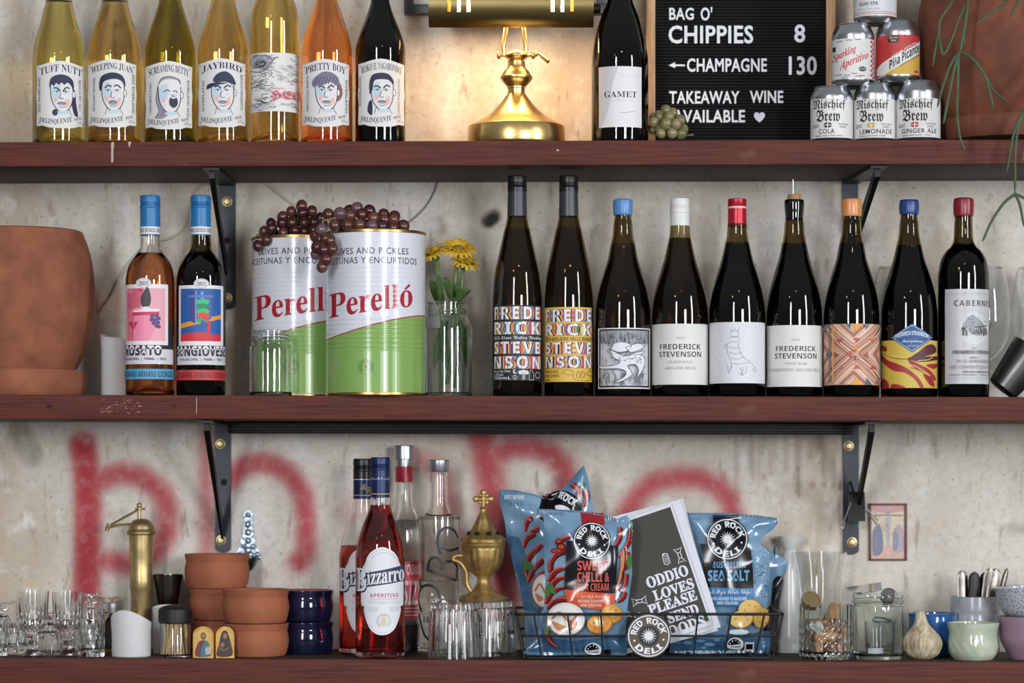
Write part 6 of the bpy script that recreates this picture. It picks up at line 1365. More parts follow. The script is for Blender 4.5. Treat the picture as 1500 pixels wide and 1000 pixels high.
for k in range(8):
    t = 2 * PI * (k + .5) / 8; bm = NB(); ball(bm, (22 * s * math.cos(t), 22 * s * math.sin(t), z_(779.5)), .0042, 10, (1, 1, .8)); obj('lid_vent', bm, mat('hole_dark', (10, 10, 10)), r) if math.sin(t) < .5 else bm.free()
bm = NB(); tube(bm, [(0, 0, z_(741)), (0, 0, z_(718))], .0026, 10); tube(bm, [(-12 * s, 0, z_(729)), (12 * s, 0, z_(729))], .0026, 10)
for dx, y in ((-11, 729), (11, 729), (0, 719.5), (0, 729)): ball(bm, (dx * s, 0, z_(y)), .0048, 12, (1, .6, 1))
for dx in (-5, 5):
    for dy in (-5, 5): ball(bm, (dx * s, 0, z_(729 + dy)), .0028, 10, (1, .6, 1))
obj('cross', bm, CEN_B, r)
bm = NB(); tube(bm, cat_rom([(-29 * s, 0, z_(812)), (-40 * s, -.002, z_(812)), (-44 * s, -.002, z_(818)), (-34 * s, -.002, z_(822)), (-25 * s, -.001, z_(836)), (-24 * s, 0, z_(854)), (-16 * s, 0, z_(866))], 5), .0034, 10); obj('handle', bm, CEN_B, r)

# ------------------------------------------------------------------ crisp bags in the wire basket
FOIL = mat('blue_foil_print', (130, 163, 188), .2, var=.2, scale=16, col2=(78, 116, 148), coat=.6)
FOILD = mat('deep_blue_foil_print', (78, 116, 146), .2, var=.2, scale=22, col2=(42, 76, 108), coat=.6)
def edge_dist(px, py, outl):
    best = 1e9
    for (x0, y0), (x1, y1) in zip(outl, outl[1:] + outl[:1]):
        dx, dy = x1 - x0, y1 - y0; t = max(0, min(1, ((px - x0) * dx + (py - y0) * dy) / max(1e-9, dx * dx + dy * dy))); d = math.hypot(px - x0 - t * dx, py - y0 - t * dy); best = min(best, d)
    return best
def bag(label, outl, yc, T, art_fn, seed, lean=0.0, grp='blue foil crisp bags in the wire basket', seals=()):
    cx = sum(p[0] for p in outl) / len(outl); L = (X(cx, yc), yc, max(zs('low', X(cx, yc)) + .004, Z(max(p[1] for p in outl), yc))); s = S(yc)
    r = thing('crisp_bag', label, 'crisp bag', L, grp); rr = random.Random(seed); W_ = [(rr.uniform(.05, .16), rr.uniform(-PI, PI), rr.uniform(0, 6), rr.uniform(.5, 1)) for _ in range(7)]
    FOLDS = [(cx + rr.choice((-1, 1)) * rr.uniform(44, 72), rr.uniform(770, 930), rr.uniform(.9, 2.2), rr.uniform(20, 40)) for _ in range(7)] + [(rr.uniform(cx - 60, cx + 60), rr.choice((765, 772, 935, 942)), rr.uniform(-.5, .5), rr.uniform(20, 40)) for _ in range(4)]
    ybot = max(p[1] for p in outl)
    def dep(px, py):
        d = edge_dist(px, py, outl); w_ = T * (1 - math.exp(-d / 26.0))
        cr = sum(a_ * math.sin(f * (px * math.cos(t) + py * math.sin(t)) + ph) for f, t, ph, a_ in W_) * .00075
        for fx, fy, t, ln in FOLDS:
            u = (px - fx) * math.cos(t) + (py - fy) * math.sin(t); v = -(px - fx) * math.sin(t) + (py - fy) * math.cos(t)
            cr -= .0034 * math.exp(-(v / 8.5) ** 2) * math.exp(-(u / ln) ** 2)
        return w_ + cr * min(1, d / 14)
    def base(px, py): return (X(px, yc) - L[0], (Z(py, yc) - L[2]) * math.tan(lean), (ybot - py) * s)
    def fn(sgn):
        def f(x, py, off):
            px = x + cx; b = base(px, py); w_ = dep(px, py) * (1 if sgn < 0 else .8)
            return (b[0], b[1] + sgn * (w_ + (off if off > 0 else 0)), b[2])
        return f
    xs = [k * 3.2 for k in range(-48, 49)]; ys = [660 + k * 3.2 for k in range(98)]
    a = Art(cx, None, 1e-4); a.poly(outl, FOIL); art_fn(a)
    bm, ms = a.build(fn(-1), xs, ys, .17); bmesh.ops.recalc_face_normals(bm, faces=bm.faces) if False else None
    obj('printed_film', bm, ms, r, ang=2.5)
    a = Art(cx); a.poly(outl, FOIL); bm, ms = a.build(fn(1), xs, ys, .24); obj('back_film', bm, ms, r, ang=2.5)
    for sl in seals:
        bm = NB(); n = 40; P = cat_rom(sl, 12); A, B = [], []
        for k, (px, py) in enumerate(P):
            b = base(px, py); A.append(bm.verts.new((b[0], b[1] - .0012 - .0007 * (k % 2), b[2] + .001))); B.append(bm.verts.new((b[0] + .0006, b[1] - .0018 - .0007 * (k % 2), b[2] - .0075)))
        for k in range(len(P) - 1): bm.faces.new((A[k], A[k + 1], B[k + 1], B[k]))
        bmesh.ops.solidify(bm, geom=bm.faces[:], thickness=.0006); obj('crimped_seal', bm, FOIL, r, ang=.3)
    return r
INKB, CREAM = (20, 20, 24), (226, 228, 232)
def roundel(a, cx, cy, r, ringcol=INKB, rot=0, ell=1.0):
    a.ell(cx, cy, r, r, ringcol, 48); a.ring(cx, cy, r * .93, r * .93, r * .05, CREAM, 48); a.ell(cx, cy, r * .47, r * .47, INKB, 32)
    n = 16; a.poly([(cx + (r * .38 if k % 2 == 0 else r * .16) * math.sin(PI * k / n + rot), cy - (r * .38 if k % 2 == 0 else r * .16) * math.cos(PI * k / n + rot)) for k in range(2 * n)], CREAM)
    R = math.degrees
    a.ringtext('RED', cx, cy, r * .56, r * .29, -84 + R(rot), -26 + R(rot), CREAM, 'bold', off=.02); a.ringtext('ROCK', cx, cy, r * .56, r * .29, -8 + R(rot), 80 + R(rot), CREAM, 'bold', off=.02)
    def wp(px, py):
        t = math.radians(232 - (104) * px) + rot; rr_ = r * (.56 + .29 * py); return cx + rr_ * math.sin(t), cy - rr_ * math.cos(t)
    a.text('DELI', 0, 1, 0, 1, CREAM, 'bold', .02, warp=wp)
    for t in (-108, 104): a.ell(cx + r * .7 * math.sin(math.radians(t) + rot), cy - r * .7 * math.cos(math.radians(t) + rot), r * .05, r * .05, CREAM, 8)
CHI, CHI2, CHG = (138, 32, 32), (88, 20, 24), (70, 120, 60)
def chilli(a, pts, w0, col=CHI):
    a.curve(pts, lambda t: w0 * 1.25 * (t + .03) ** .25 * (1 - t) ** .65 + .8, CHI2, 6); a.curve([(x - .8, y - .8) for x, y in pts], lambda t: w0 * .9 * (t + .03) ** .25 * (1 - t) ** .65 + .4, col, 6); a.curve([(x - w0 * .2, y - w0 * .2) for x, y in pts], lambda t: w0 * .16, (206, 104, 92), 6)
def dip_bowl(a, cx, cy, rx, ry):
    a.ell(cx, cy, rx, ry, (120, 84, 62), 32); a.ell(cx + .5, cy - 1, rx * .94, ry * .92, (226, 222, 218), 32); a.ell(cx, cy - 1, rx * .8, ry * .76, (240, 238, 236), 28)
    a.curve([(cx - rx * .7, cy), (cx - rx * .3, cy - ry * .4), (cx + rx * .2, cy + ry * .1), (cx + rx * .6, cy - ry * .3)], 3.2, (206, 132, 84), 6); a.blob([(cx - rx * .7, cy + 3), (cx - rx * .3, cy + 6), (cx, cy + ry * .4), (cx - rx * .4, cy + ry * .6)], (212, 142, 92), 4); a.blob([(cx + rx * .2, cy + 3), (cx + rx * .5, cy - 3), (cx + rx * .55, cy + ry * .4), (cx + rx * .2, cy + ry * .6)], (196, 110, 66), 4)
def chip(a, cx, cy, rx, ry, rot=0, col=(214, 158, 78)):
    a.ell(cx, cy, rx, ry, (168, 106, 48), 24, rot); a.ell(cx - .6, cy - .8, rx * .95, ry * .93, col, 24, rot); a.ell(cx - rx * .2, cy - ry * .2, rx * .55, ry * .45, (232, 190, 116), 18, rot + .3)
    for k in range(6): t = k * 1.1; a.ell(cx + rx * .5 * math.cos(t), cy + ry * .55 * math.sin(t), 1.3, 1, (178, 104, 46), 8)
def stars(a, cx, cy):
    a.blob([(cx - 12, cy + 3), (cx - 9, cy - 5), (cx - 1, cy - 9), (cx + 6, cy - 7), (cx + 12, cy - 2), (cx + 10, cy + 8), (cx - 6, cy + 8)], (226, 228, 230), 4); a.blob([(cx - 10, cy + 2), (cx - 8, cy - 4), (cx - 1, cy - 7.4), (cx + 5, cy - 5), (cx + 8, cy), (cx, cy + 2)], INKB, 4)
    for x, y in ((-7, 0), (-4, -3.5), (1, -5), (5, -2)): a.ell(cx + x, cy + y, 1.1, 1.1, CREAM, 5)
    a.text('STARS', cx - 6, cx + 8, cy + 3.5, cy + 6.5, (60, 60, 64), 'bold')
def sweet_chilli(a):
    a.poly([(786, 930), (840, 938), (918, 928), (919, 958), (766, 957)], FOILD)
    chilli(a, [(852, 752), (862, 758), (874, 757), (884, 752)], 8, (170, 40, 40)); a.poly([(850, 748), (884, 752), (886, 768), (852, 768)], (150, 30, 36))
    for p in ([(806, 838), (808, 822), (818, 812), (832, 810)], [(804, 852), (812, 838), (824, 832), (836, 832)], [(803, 868), (812, 852), (822, 846), (834, 846)], [(800, 884), (806, 870), (818, 862), (832, 860)], [(812, 814), (824, 806), (834, 802)], [(814, 796), (824, 790), (836, 786)], [(836, 880), (826, 876), (812, 880), (802, 892)]): chilli(a, p, 11)
    for x, y, q in ((822, 800, 7), (818, 792, 5), (812, 806, 5)): a.ell(x, y, q, q * .7, CHI2, 12); a.ell(x, y, q * .7, q * .45, (188, 70, 62), 12)
    a.blob([(800, 858), (806, 853), (812, 862), (806, 868), (800, 876), (798, 864)], CHG, 4); a.blob([(806, 866), (812, 862), (814, 870)], CHG, 4)
    for p in ([(909, 772), (908, 786), (904, 796), (898, 802)], [(924, 776), (922, 792), (914, 806), (906, 816)], [(918, 840), (916, 856), (910, 866)], [(916, 866), (912, 876), (904, 882)], [(920, 808), (918, 824), (912, 838)]): chilli(a, p, 9)
    chilli(a, [(913, 806), (912, 826), (908, 848), (902, 868)], 9, (200, 140, 80)); a.curve([(925, 776), (923, 768), (926, 762)], 2, CHG); a.blob([(918, 816), (924, 812), (925, 826), (920, 834)], CHG, 4)
    a.poly([(830, 791), (905, 799), (901, 868), (826, 864)], INKB); a.poly([(826, 862), (901, 869), (897, 894), (832, 886)], (206, 84, 50)); a.poly([(843, 864), (870, 868), (870, 890), (848, 888)], (214, 104, 66))
    a.n += 5
    TX = (206, 92, 80); a.text('SWEET', 845, 890, 820, 834.5, TX, 'bold', .01); a.text('CHILLI &', 845, 892, 836.5, 851, TX, 'bold', .01); a.text('SOUR CREAM', 840, 891, 853, 864, TX, 'bold')
    a.text('Deli Style Potato Chips', 850, 894, 870, 876, (240, 214, 200), 'script'); a.text('NATURAL FLAVOURS', 846, 884, 877, 881, (240, 214, 200), 'bold'); a.text('AND COLOURS', 850, 880, 883, 887, (240, 214, 200), 'bold')
    roundel(a, 866.5, 791.5, 27.5, INKB, .06)
    chip(a, 896, 898, 16, 14, .3); chip(a, 878, 912, 19, 15, -.2, (220, 150, 70)); dip_bowl(a, 828, 906, 29, 26); chilli(a, [(800, 926), (806, 938), (818, 948)], 8); a.blob([(796, 918), (804, 920), (802, 928)], CHG, 3); stars(a, 868, 949); a.rect(884, 894, 950, 958, INKB)
    a.text('BEST BEFORE', 800, 824, 750, 753.5, (60, 70, 84), 'mono')
def sweet_back(a):
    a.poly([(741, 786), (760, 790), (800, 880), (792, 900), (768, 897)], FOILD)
    a.text('BEST BEFORE', 739, 768, 728, 734, (220, 226, 232), 'bold'); a.text('18 NOV 25', 745, 767, 738, 744, (60, 70, 84), 'mono')
    a.poly([(795, 728), (812, 736), (802, 770), (786, 760)], INKB)
    for p in ([(780, 760), (772, 768), (770, 782)], [(784, 784), (772, 792), (768, 806)], [(794, 800), (776, 818), (770, 836), (774, 850)], [(796, 822), (782, 836), (774, 856)], [(798, 840), (784, 852), (780, 872)], [(790, 776), (778, 782)], [(838, 712), (848, 722), (848, 740)], [(857, 720), (860, 732), (856, 746)], [(800, 730), (812, 732)]): chilli(a, p, 11)
    a.curve([(858, 720), (857, 710)], 2, CHG); a.blob([(766, 828), (774, 824), (782, 836), (774, 836), (766, 838)], CHG, 4); dip_bowl(a, 796, 868, 18, 26)
    a.ell(826, 742, 27, 20, INKB, 32, .35); a.text('ROCK', 818, 846, 728, 739, CREAM, 'bold', rot=.5, off=.02); a.curve([(808, 728), (826, 724), (844, 738)], 1.4, CREAM); a.ell(824, 748, 12, 5, CREAM, 14, .3)
def sea_salt(a):
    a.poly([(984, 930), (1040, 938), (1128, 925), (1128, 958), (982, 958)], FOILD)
    for k in range(16): x, y = random.uniform(990, 1120), random.uniform(932, 955); a.ell(x, y, random.uniform(4, 9), random.uniform(1.5, 3), (104, 146, 176), 10)
    rr = random.Random(2)
    for k in range(60): x, y = rr.uniform(1104, 1126), rr.uniform(805, 880); a.ell(x, y, rr.uniform(.5, 1.3), rr.uniform(.5, 1.3), rr.choice([(206, 222, 232), (70, 90, 110)]), 6)
    a.rect(1044, 1081, 756, 790, (24, 30, 46)); a.poly([(1024.5, 797.5), (1098, 803), (1101, 836), (1102, 864), (1031, 862), (1030, 826)], (34, 26, 26)); a.poly([(1031, 861), (1102, 863), (1102, 889), (1036, 887)], (60, 122, 176))
    a.poly([(1026, 799), (1034, 806), (1080, 836), (1070, 838)], (74, 50, 40))
    a.n += 5
    TX = (106, 164, 206); a.text('AUSTRALIAN', 1042, 1090, 823.5, 833, TX, 'bold', .01); a.text('SEA SALT', 1035, 1096, 836, 852, TX, 'bold', .02); a.text('Deli Style Potato Chips', 1034, 1097, 864, 873.5, CREAM, 'script'); a.text('NO ADDED FLAVOURS', 1041, 1092, 875, 880, CREAM, 'bold'); a.text('AND COLOURS', 1048, 1079, 881.5, 886, CREAM, 'bold')
    roundel(a, 1063.7, 791, 30.5)
    chip(a, 1098, 896, 19, 17, .3, (226, 190, 110)); chip(a, 1114, 906, 12, 16, .2, (220, 178, 92)); chip(a, 1084, 908, 18, 13, -.1, (230, 198, 126))
    a.ell(1080, 926, 15, 4, (206, 222, 232), 14); stars(a, 1075, 943); a.rect(1089, 1103, 941, 954, (210, 222, 230)); a.rect(1091, 1101, 944, 952, INKB); a.text('NET 165G', 1012, 1026, 760, 763, (60, 70, 84), 'mono')
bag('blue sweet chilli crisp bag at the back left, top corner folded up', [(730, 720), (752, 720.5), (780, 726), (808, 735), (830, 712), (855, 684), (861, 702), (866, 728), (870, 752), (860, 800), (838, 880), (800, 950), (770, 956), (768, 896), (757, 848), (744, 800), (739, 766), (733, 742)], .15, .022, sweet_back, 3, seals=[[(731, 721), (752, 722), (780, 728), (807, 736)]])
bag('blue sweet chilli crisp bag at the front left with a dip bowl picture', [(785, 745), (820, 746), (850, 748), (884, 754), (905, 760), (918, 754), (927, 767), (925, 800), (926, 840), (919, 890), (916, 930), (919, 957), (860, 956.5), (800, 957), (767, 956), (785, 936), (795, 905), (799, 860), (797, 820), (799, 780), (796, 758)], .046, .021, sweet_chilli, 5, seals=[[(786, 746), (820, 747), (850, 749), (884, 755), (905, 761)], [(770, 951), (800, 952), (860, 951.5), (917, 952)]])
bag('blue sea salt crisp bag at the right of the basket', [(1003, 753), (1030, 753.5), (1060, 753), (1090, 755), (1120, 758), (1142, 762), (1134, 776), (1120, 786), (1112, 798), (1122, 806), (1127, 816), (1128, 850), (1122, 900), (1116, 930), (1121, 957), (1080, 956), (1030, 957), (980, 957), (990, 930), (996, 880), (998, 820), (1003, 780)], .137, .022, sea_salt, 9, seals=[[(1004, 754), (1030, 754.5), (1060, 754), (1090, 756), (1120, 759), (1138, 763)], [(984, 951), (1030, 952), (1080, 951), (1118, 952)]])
bag('blue crisp bag mostly hidden behind the sea salt bag', [(1096, 800), (1120, 806), (1131, 812), (1136, 800), (1141, 818), (1154, 826), (1150, 842), (1144, 850), (1134, 862), (1124, 900), (1114, 940), (1112, 957), (1050, 957), (1060, 900), (1070, 840)], .182, .014, lambda a: (a.blob([(1132, 856), (1142, 848), (1146, 856), (1136, 884), (1130, 890)], INKB, 3), a.blob([(1133, 812), (1136, 800), (1138, 815), (1135, 822)], INKB, 3)), 12)

# booklets
PAPERM = mat('white_card', (214, 214, 222), .5, var=.02)
def booklet(label, TR, ang_, w_, h_, yc, lean, art_fn, part_cover=True):
    cs, sn = math.cos(ang_), math.sin(ang_)
    uv = lambda u, v: (TR[0] - u * cs + v * sn, TR[1] + u * sn + v * cs)
    s = S(yc); BL = uv(w_, h_); L = (X(BL[0], yc), yc, max(Z(BL[1], yc), zs('low', X(BL[0], yc)) + .0045))
    r = thing('booklet', label, 'booklet', L, 'printed booklets in the basket')
    def P(px, py, off): z = (BL[1] - py) * s; return ((px - BL[0]) * s, z * math.tan(lean) - off, z)
    bm = NB(); crn = [uv(0, 0), uv(0, h_), uv(w_, h_), uv(w_, 0)]
    A = [bm.verts.new(P(*p, 0)) for p in crn]; B = [bm.verts.new(P(*p, -.0016)) for p in crn]
    bm.faces.new(A); bm.faces.new(B[::-1])
    for k in range(4): bm.faces.new((A[k], A[(k + 1) % 4], B[(k + 1) % 4], B[k]))
    bmesh.ops.recalc_face_normals(bm, faces=bm.faces); obj('pages', bm, PAPERM, r, ang=.4)
    if art_fn:
        a = Art(BL[0], None, 2e-5); art_fn(a, uv); bm, ms = a.build(lambda x, py, off: P(x + BL[0], py, .0002 + off), (), (), .62); obj('cover_print', bm, ms, r, ang=.4)
    return r
def oddio(a, uv):
    OL = (54, 51, 41); a.poly([uv(3, 4), uv(3, 180), uv(132, 180), uv(132, 4)], OL); ang_ = -.325; W = (222, 222, 234)
    for t, cx, cy, w_, h_ in (('ODDIO', 978, 848, 64, 17), ('LOVES', 987, 867, 62, 16), ('PLEASE', 985.5, 886, 74, 16), ('SEND', 1001, 902, 47, 16), ('NOODS', 999, 923, 72, 17)): a.text(t, cx - w_ / 2, cx + w_ / 2, cy - h_ / 2, cy + h_ / 2, W, 'serif', .022, rot=ang_)
    for x, y, rt in ((937, 884, -.2), (996.5, 817, 1.25), (926, 904, .2)):
        c_, s_ = math.cos(rt), math.sin(rt); q = [(x + u * c_ - v * s_, y + u * s_ + v * c_) for u, v in [(-11, -6), (-4, -2), (0, -2.4), (4, -2), (11, -6), (9, 0), (11, 6), (4, 2), (0, 2.4), (-4, 2), (-11, 6), (-9, 0)]]
        a.line(q, 1.1, W, closed=True); a.line([q[1], q[9]], .8, W); a.line([q[3], q[7]], .8, W)
    a.curve([(971, 817), (975, 814.5), (978.5, 815)], 1.1, W); a.line([(971, 817), (974, 830), (978, 830.5), (982.5, 828), (978.5, 815)], 1.1, W); a.ring(974.8, 816, 3.6, 1.8, .8, W, 12)
    for k in range(3): a.line([(974 + k * 2, 819), (976 + k * 2, 828)], .6, W)
booklet('black-covered booklet with white lettering leaning in the basket', (984.5, 741), .325, 135, 187, .072, .1, oddio)
booklet('plain white booklet directly behind the black-covered one', (998, 736), .30, 132, 196, .080, .1, None)
booklet('plain white booklet rearmost in the leaning set, its corner showing highest', (1001.5, 733.5), .255, 132, 200, .0865, .1, None)

# wire basket and sign
WIRE = mat('black_wire', (20, 20, 22), .4, .3)
yf, yk = .014, .205; L = (X(950, yf), yf, zs('low', X(950, yf))); r = thing('wire_basket', 'black wire basket holding the crisp bags and booklets', 'basket', L)
sf = S(yf); z_ = lambda y: max(.0032, Z(y, yf) - L[2]); x_ = lambda p: X(p, yf) - L[0]
zt2, zm, zb = z_(899), z_(931), .0032; dk = yk - yf
def lvl(t): return x_(768 - 13 * t), x_(1132 + 15 * t), -.004 * t, dk + .004 * t - .008
for nm, t, z, q in (('rim_wire', 1, zt2, .0021), ('middle_wire', .5, zm, .0017), ('base_wire', 0, zb, .0017)):
    a0, a1, b0, b1 = lvl(t); bm = NB(); P = [(a0, b0 + .006, z), (a0 + .002, b0 + .002, z), (a0 + .006, b0, z), (a1 - .006, b0, z), (a1 - .002, b0 + .002, z), (a1, b0 + .006, z), (a1, b1, z), (a0, b1, z), (a0, b0 + .006, z)]; tube(bm, P, q, 8); obj(nm, bm, WIRE, r)
for t0 in (793.5, 839, 884, 928, 972, 1016, 1061, 1106):
    k = (t0 - 768) / (1132 - 768); e = x_(768 + 364 * k); f = x_(755 + 392 * k)
    for yy0, yy1 in ((0, -.004), (dk - .008, dk - .004)):
        bm = NB(); tube(bm, [(e, yy0, zb), (f, yy1, zt2)], .0014, 8); obj('upright_wire', bm, WIRE, r)
    bm = NB(); tube(bm, [(e, 0, zb), (e, dk - .008, zb)], .0014, 8); obj('floor_wire', bm, WIRE, r)
for sx in (0, 1):
    for k in range(4):
        yy = (dk - .008) * k / 3; bm = NB(); tube(bm, [(lvl(0)[sx], yy, zb), (lvl(1)[sx], yy * 1.03, zt2)], .0014, 8); obj('upright_wire', bm, WIRE, r)
yb = .006; s = S(yb); L = (X(950.3, yb), yb, zs('low', X(950, yb))); r = thing('round_sign', 'round brown sign with white lettering and a sunburst, hung on the basket front', 'sign', L)
cz = max(.0335, Z(931, yb) - L[2]); bm = NB(); lathe(bm, [(0, -.002), (.0322, -.002), (.0327, -.001), (.0327, .001), (.0322, .002), (0, .002)], 72, mat4=Matrix.Translation((0, 0, cz)) @ Matrix.Rotation(PI / 2, 4, 'X')); obj('sign_disc', bm, mat('brown_board', (66, 56, 48), .5, var=.1), r, ang=.5)
a = Art(950.3); roundel(a, 950.3, 931, 31.8, (86, 70, 58), 0); bm, ms = a.build(lambda x, py, off: (x * s, -.0022 - off, cz + (931 - py) * s)); obj('sign_print', bm, ms, r, ang=.4)

# ------------------------------------------------------------------ right end: porcelain, carafe, jars, garlic, cups
PORC = mat('white_porcelain', (206, 204, 202), .3, coat=.3)
solid('porcelain_pillar', 'white porcelain pillar vase with a flared top, behind the wire basket', 'vase', 1158, .205, [(0, 958), (24, 958), (24, 940), (22, 938), (19, 930), (17, 880), (16, 835), (12, 815), (9, 806), (12, 800), (18, 788), (18.5, 785), (16, 785), (9, 800), (0, 802)], PORC, 'vase_body')
jar('carafe', 'tall clear glass carafe with a wavy rim, behind the glass of corks', 1202, 'low', .175, cat_rom([(25, 957), (28, 950), (29, 900), (31, 860), (35, 830), (38, 808)], 5), 'carafe', THIN, 1.6, 5, lambda a_, z: 1 + (.025 * math.cos(3 * a_ + .5) if z > .13 else 0), None, 'carafe_glass')
c, yc = 1210, .06
dia = lambda a_, z: 1 + (.035 * (abs(math.cos(12 * a_ + z * 260)) + abs(math.cos(12 * a_ - z * 260)) - 1.2) if z < .058 else 0)
Lc = on('low', c, yc); s = S(yc); rj = thing('diamond_glass', 'short diamond-cut glass full of corks', 'glass', Lc); h = Z(884, yc) - Lc[2]
bm = NB(); n = 26; R = 39 * s; lathe(bm, [(0, 0), (R * .9, 0), (R * .97, .003)] + [(R, .005 + (h - .006) * k / n) for k in range(n)] + [(R, h), (R - .0024, h), (R - .0034, h * .6), (R - .0036, .012), (R * .7, .008), (0, .008)], 120, lambda a_, z: 1 if z >= .058 else dia(a_, z)); obj('glass_body', bm, CLEARG, rj, ang=.5)
rr = random.Random(14); CK = [CORK, mat('dark_cork', (150, 100, 64), .85, var=.4, scale=200, bump=.3, bscale=300), mat('pale_cork', (190, 148, 106), .8, var=.3, scale=240, bump=.3, bscale=300)]
spots = [(-15, -9, 17, .2), (12, -12, 17, 1.2), (0, 10, 17, .8), (-12, 12, 34, 2.2), (14, 6, 35, .5), (-2, -13, 34, 1.5), (-15, -6, 50, .9), (12, -8, 51, 2.6), (4, 12, 52, 1.8), (10, -4, 67, 1.1)]
names = ['lying at the bottom left', 'lying at the bottom right', 'lying at the bottom behind the others', 'in the second layer at the back left', 'in the second layer at the right', 'in the second layer at the front', 'in the third layer at the left', 'in the third layer at the right', 'in the third layer at the back', 'topmost, standing up beside the gold lid']
for i, (dx, dy, dz, t) in enumerate(spots):
    bm = NB(); q = 8.2 * s; ln = 15 * s; lathe(bm, [(0, -ln), (q * .92, -ln), (q, -ln + .0012), (q, ln - .0012), (q * .92, ln), (0, ln)], 24)
    tip = PI / 2 if i < 9 else .25
    o = obj('cork', bm, CK[i % 3], None, (Lc[0] + dx * s, Lc[1] + dy * s, Lc[2] + dz * s * .98), rot=(tip + rr.uniform(-.15, .15), 0, t)); tag(o, 'wine cork ' + names[i] + ' of the diamond-cut glass', 'cork', 'corks in the diamond-cut glass')
bm = NB(); rr = random.Random(1); bmesh.ops.create_icosphere(bm, subdivisions=3, radius=.013)
for v in bm.verts: v.co *= 1 + .22 * math.sin(v.co.x * 500 + v.co.z * 300) * math.sin(v.co.y * 400); v.co.z *= .62
tag(obj('paper_wad', bm, mat('crumpled_paper', (214, 214, 212), .7), None, (Lc[0] - .017, Lc[1] - .018, Lc[2] + .0475), .3), 'crumpled white paper wad among the corks', 'paper', None)
GLD = mat('gold_lid_metal', (196, 176, 124), .3, .9, var=.05)
def lid(label, c, py, yc, R, m, rx, rz):
    bm = NB(); s = S(yc); R *= s; lathe(bm, [(0, 0), (R * .3, .0), (R * .34, .0008), (R * .55, .0008), (R * .58, 0), (R * .8, 0), (R * .84, .0012), (R * .97, .0012), (R, 0), (R, -.008), (R * .97, -.009), (R * .95, -.001), (0, -.001)], 40)
    tag(obj('jar_lid', bm, m, None, (X(c, yc), yc, Z(py, yc)), rot=(rx, 0, rz)), label, 'lid', 'metal jar lids')
lid('gold jar lid tipped up on top of the corks', 1189, 878, .055, 14, GLD, 1.0, .3)
lid('grey jar lid peeping over the rim of the clear glass jar', 1302, 872, .125, 12, mat('grey_lid_metal', (120, 118, 114), .4, .8), 1.2, .0)
c, yc = 1286, .058
gj = jar('glass_jar', 'clear faceted glass jar holding a metal clip, beside the garlic', c, 'low', yc, cat_rom([(34, 966), (36.5, 961), (36.5, 930), (37, 892), (36, 886)], 4) + [(35.5, 884), (38.3, 882), (38.3, 879), (36.5, 877), (37.4, 874), (37.4, 872), (36.5, 870), (36, 868)], 'jar', CLEARG, 2.2, 6, lambda a_, z: 1 + (.012 * math.cos(14 * a_) if .004 < z < .075 else 0))
s = S(yc); z0 = gj.location.z
STL = mat('steel', (170, 170, 172), .25, 1)
bm = NB(); tube(bm, [(-.014, 0, 0), (-.010, 0, .004), (.004, -.002, .003), (.014, 0, .0), (.006, .004, -.003), (-.010, .003, -.003), (-.014, 0, 0)], .0012, 8); box(bm, -.012, .012, -.004, .006, -.0045, -.0035, .0004)
tag(obj('metal_clip', bm, STL, None, (X(1292, yc), yc, z0 + .0575), rot=(0, .06, 0)), 'small steel clip inside the clear faceted jar', 'clip')
jar('shot_glass', 'small glass standing inside the clear faceted jar', 1288, (X(1288, yc), yc, z0 + 6.8 * s), yc, [(20, 958), (21, 940), (22, 914), (22, 910)], 'glass', CLEAR, 1.4, 3)
bm = NB(); box(bm, -.011, .011, -.0005, .0005, -.004, .004, .0003); tag(obj('paper_tag', bm, PAPERM, None, (X(1279, yc), yc - .0265, z0 + .0135), .4), 'small white paper tag low in the clear faceted jar', 'tag')
bm = NB(); A = [bm.verts.new(p) for p in ((-.027, 0, 0), (.027, 0, .010), (.027, .012, .022), (-.027, .012, .014))]; bm.faces.new(A); bmesh.ops.solidify(bm, geom=bm.faces[:], thickness=.0016); tag(obj('glass_dish', bm, THIN, None, (X(1266, .125), .125, Z(874, .125)), .4), 'clear glass dish tilted between the carafe and the jar', 'dish')
# garlic
GAR = mat('garlic_skin', (208, 196, 170), .55, var=.12, scale=60, stretch=(3, 3, .25), col2=(150, 128, 96), sss=.1)
c, yc = 1351.5, .055; L = on('low', c, yc); s = S(yc); r = thing('garlic_bulb', 'whole cream garlic bulb with a thick neck, in front of the blue cup', 'garlic', L)
z_ = lambda y: max(0, Z(y, yc) - L[2]); cl = lambda a_, z: 1 - (.10 * (1 - abs(math.cos(3.5 * a_ + .4)) ** .5) if z < z_(915) else .03 * (1 - abs(math.cos(3.5 * a_))))
bm = NB(); lathe(bm, [(0, .001), (10 * s, 0)] + [(q * s, z_(y)) for q, y in cat_rom([(14, 964), (23, 958), (28.5, 947), (29, 939), (25, 930), (17, 921), (11, 913), (8.5, 905), (7.2, 898), (6.4, 895)], 5)] + [(5 * s, z_(893.5)), (0, z_(893))], 84, cl)
for v in bm.verts:
    k = v.co.z / z_(893); v.co.x += -.004 * k * k
obj('bulb', bm, GAR, r)
BLUEG = mat('cobalt_glaze', (46, 94, 152), .12, coat=.6, var=.3, scale=30); CEL = mat('celadon_glaze', (190, 196, 178), .16, coat=.5, var=.15, scale=40, col2=(166, 178, 152)); GRYS = mat('grey_stoneware', (168, 168, 174), .3, var=.12, scale=60, coat=.3); LIL = mat('mauve_glaze', (152, 124, 140), .25, coat=.3, var=.1, scale=30)
SPK = mat('speckled_glaze', (186, 188, 196), .25, coat=.3)
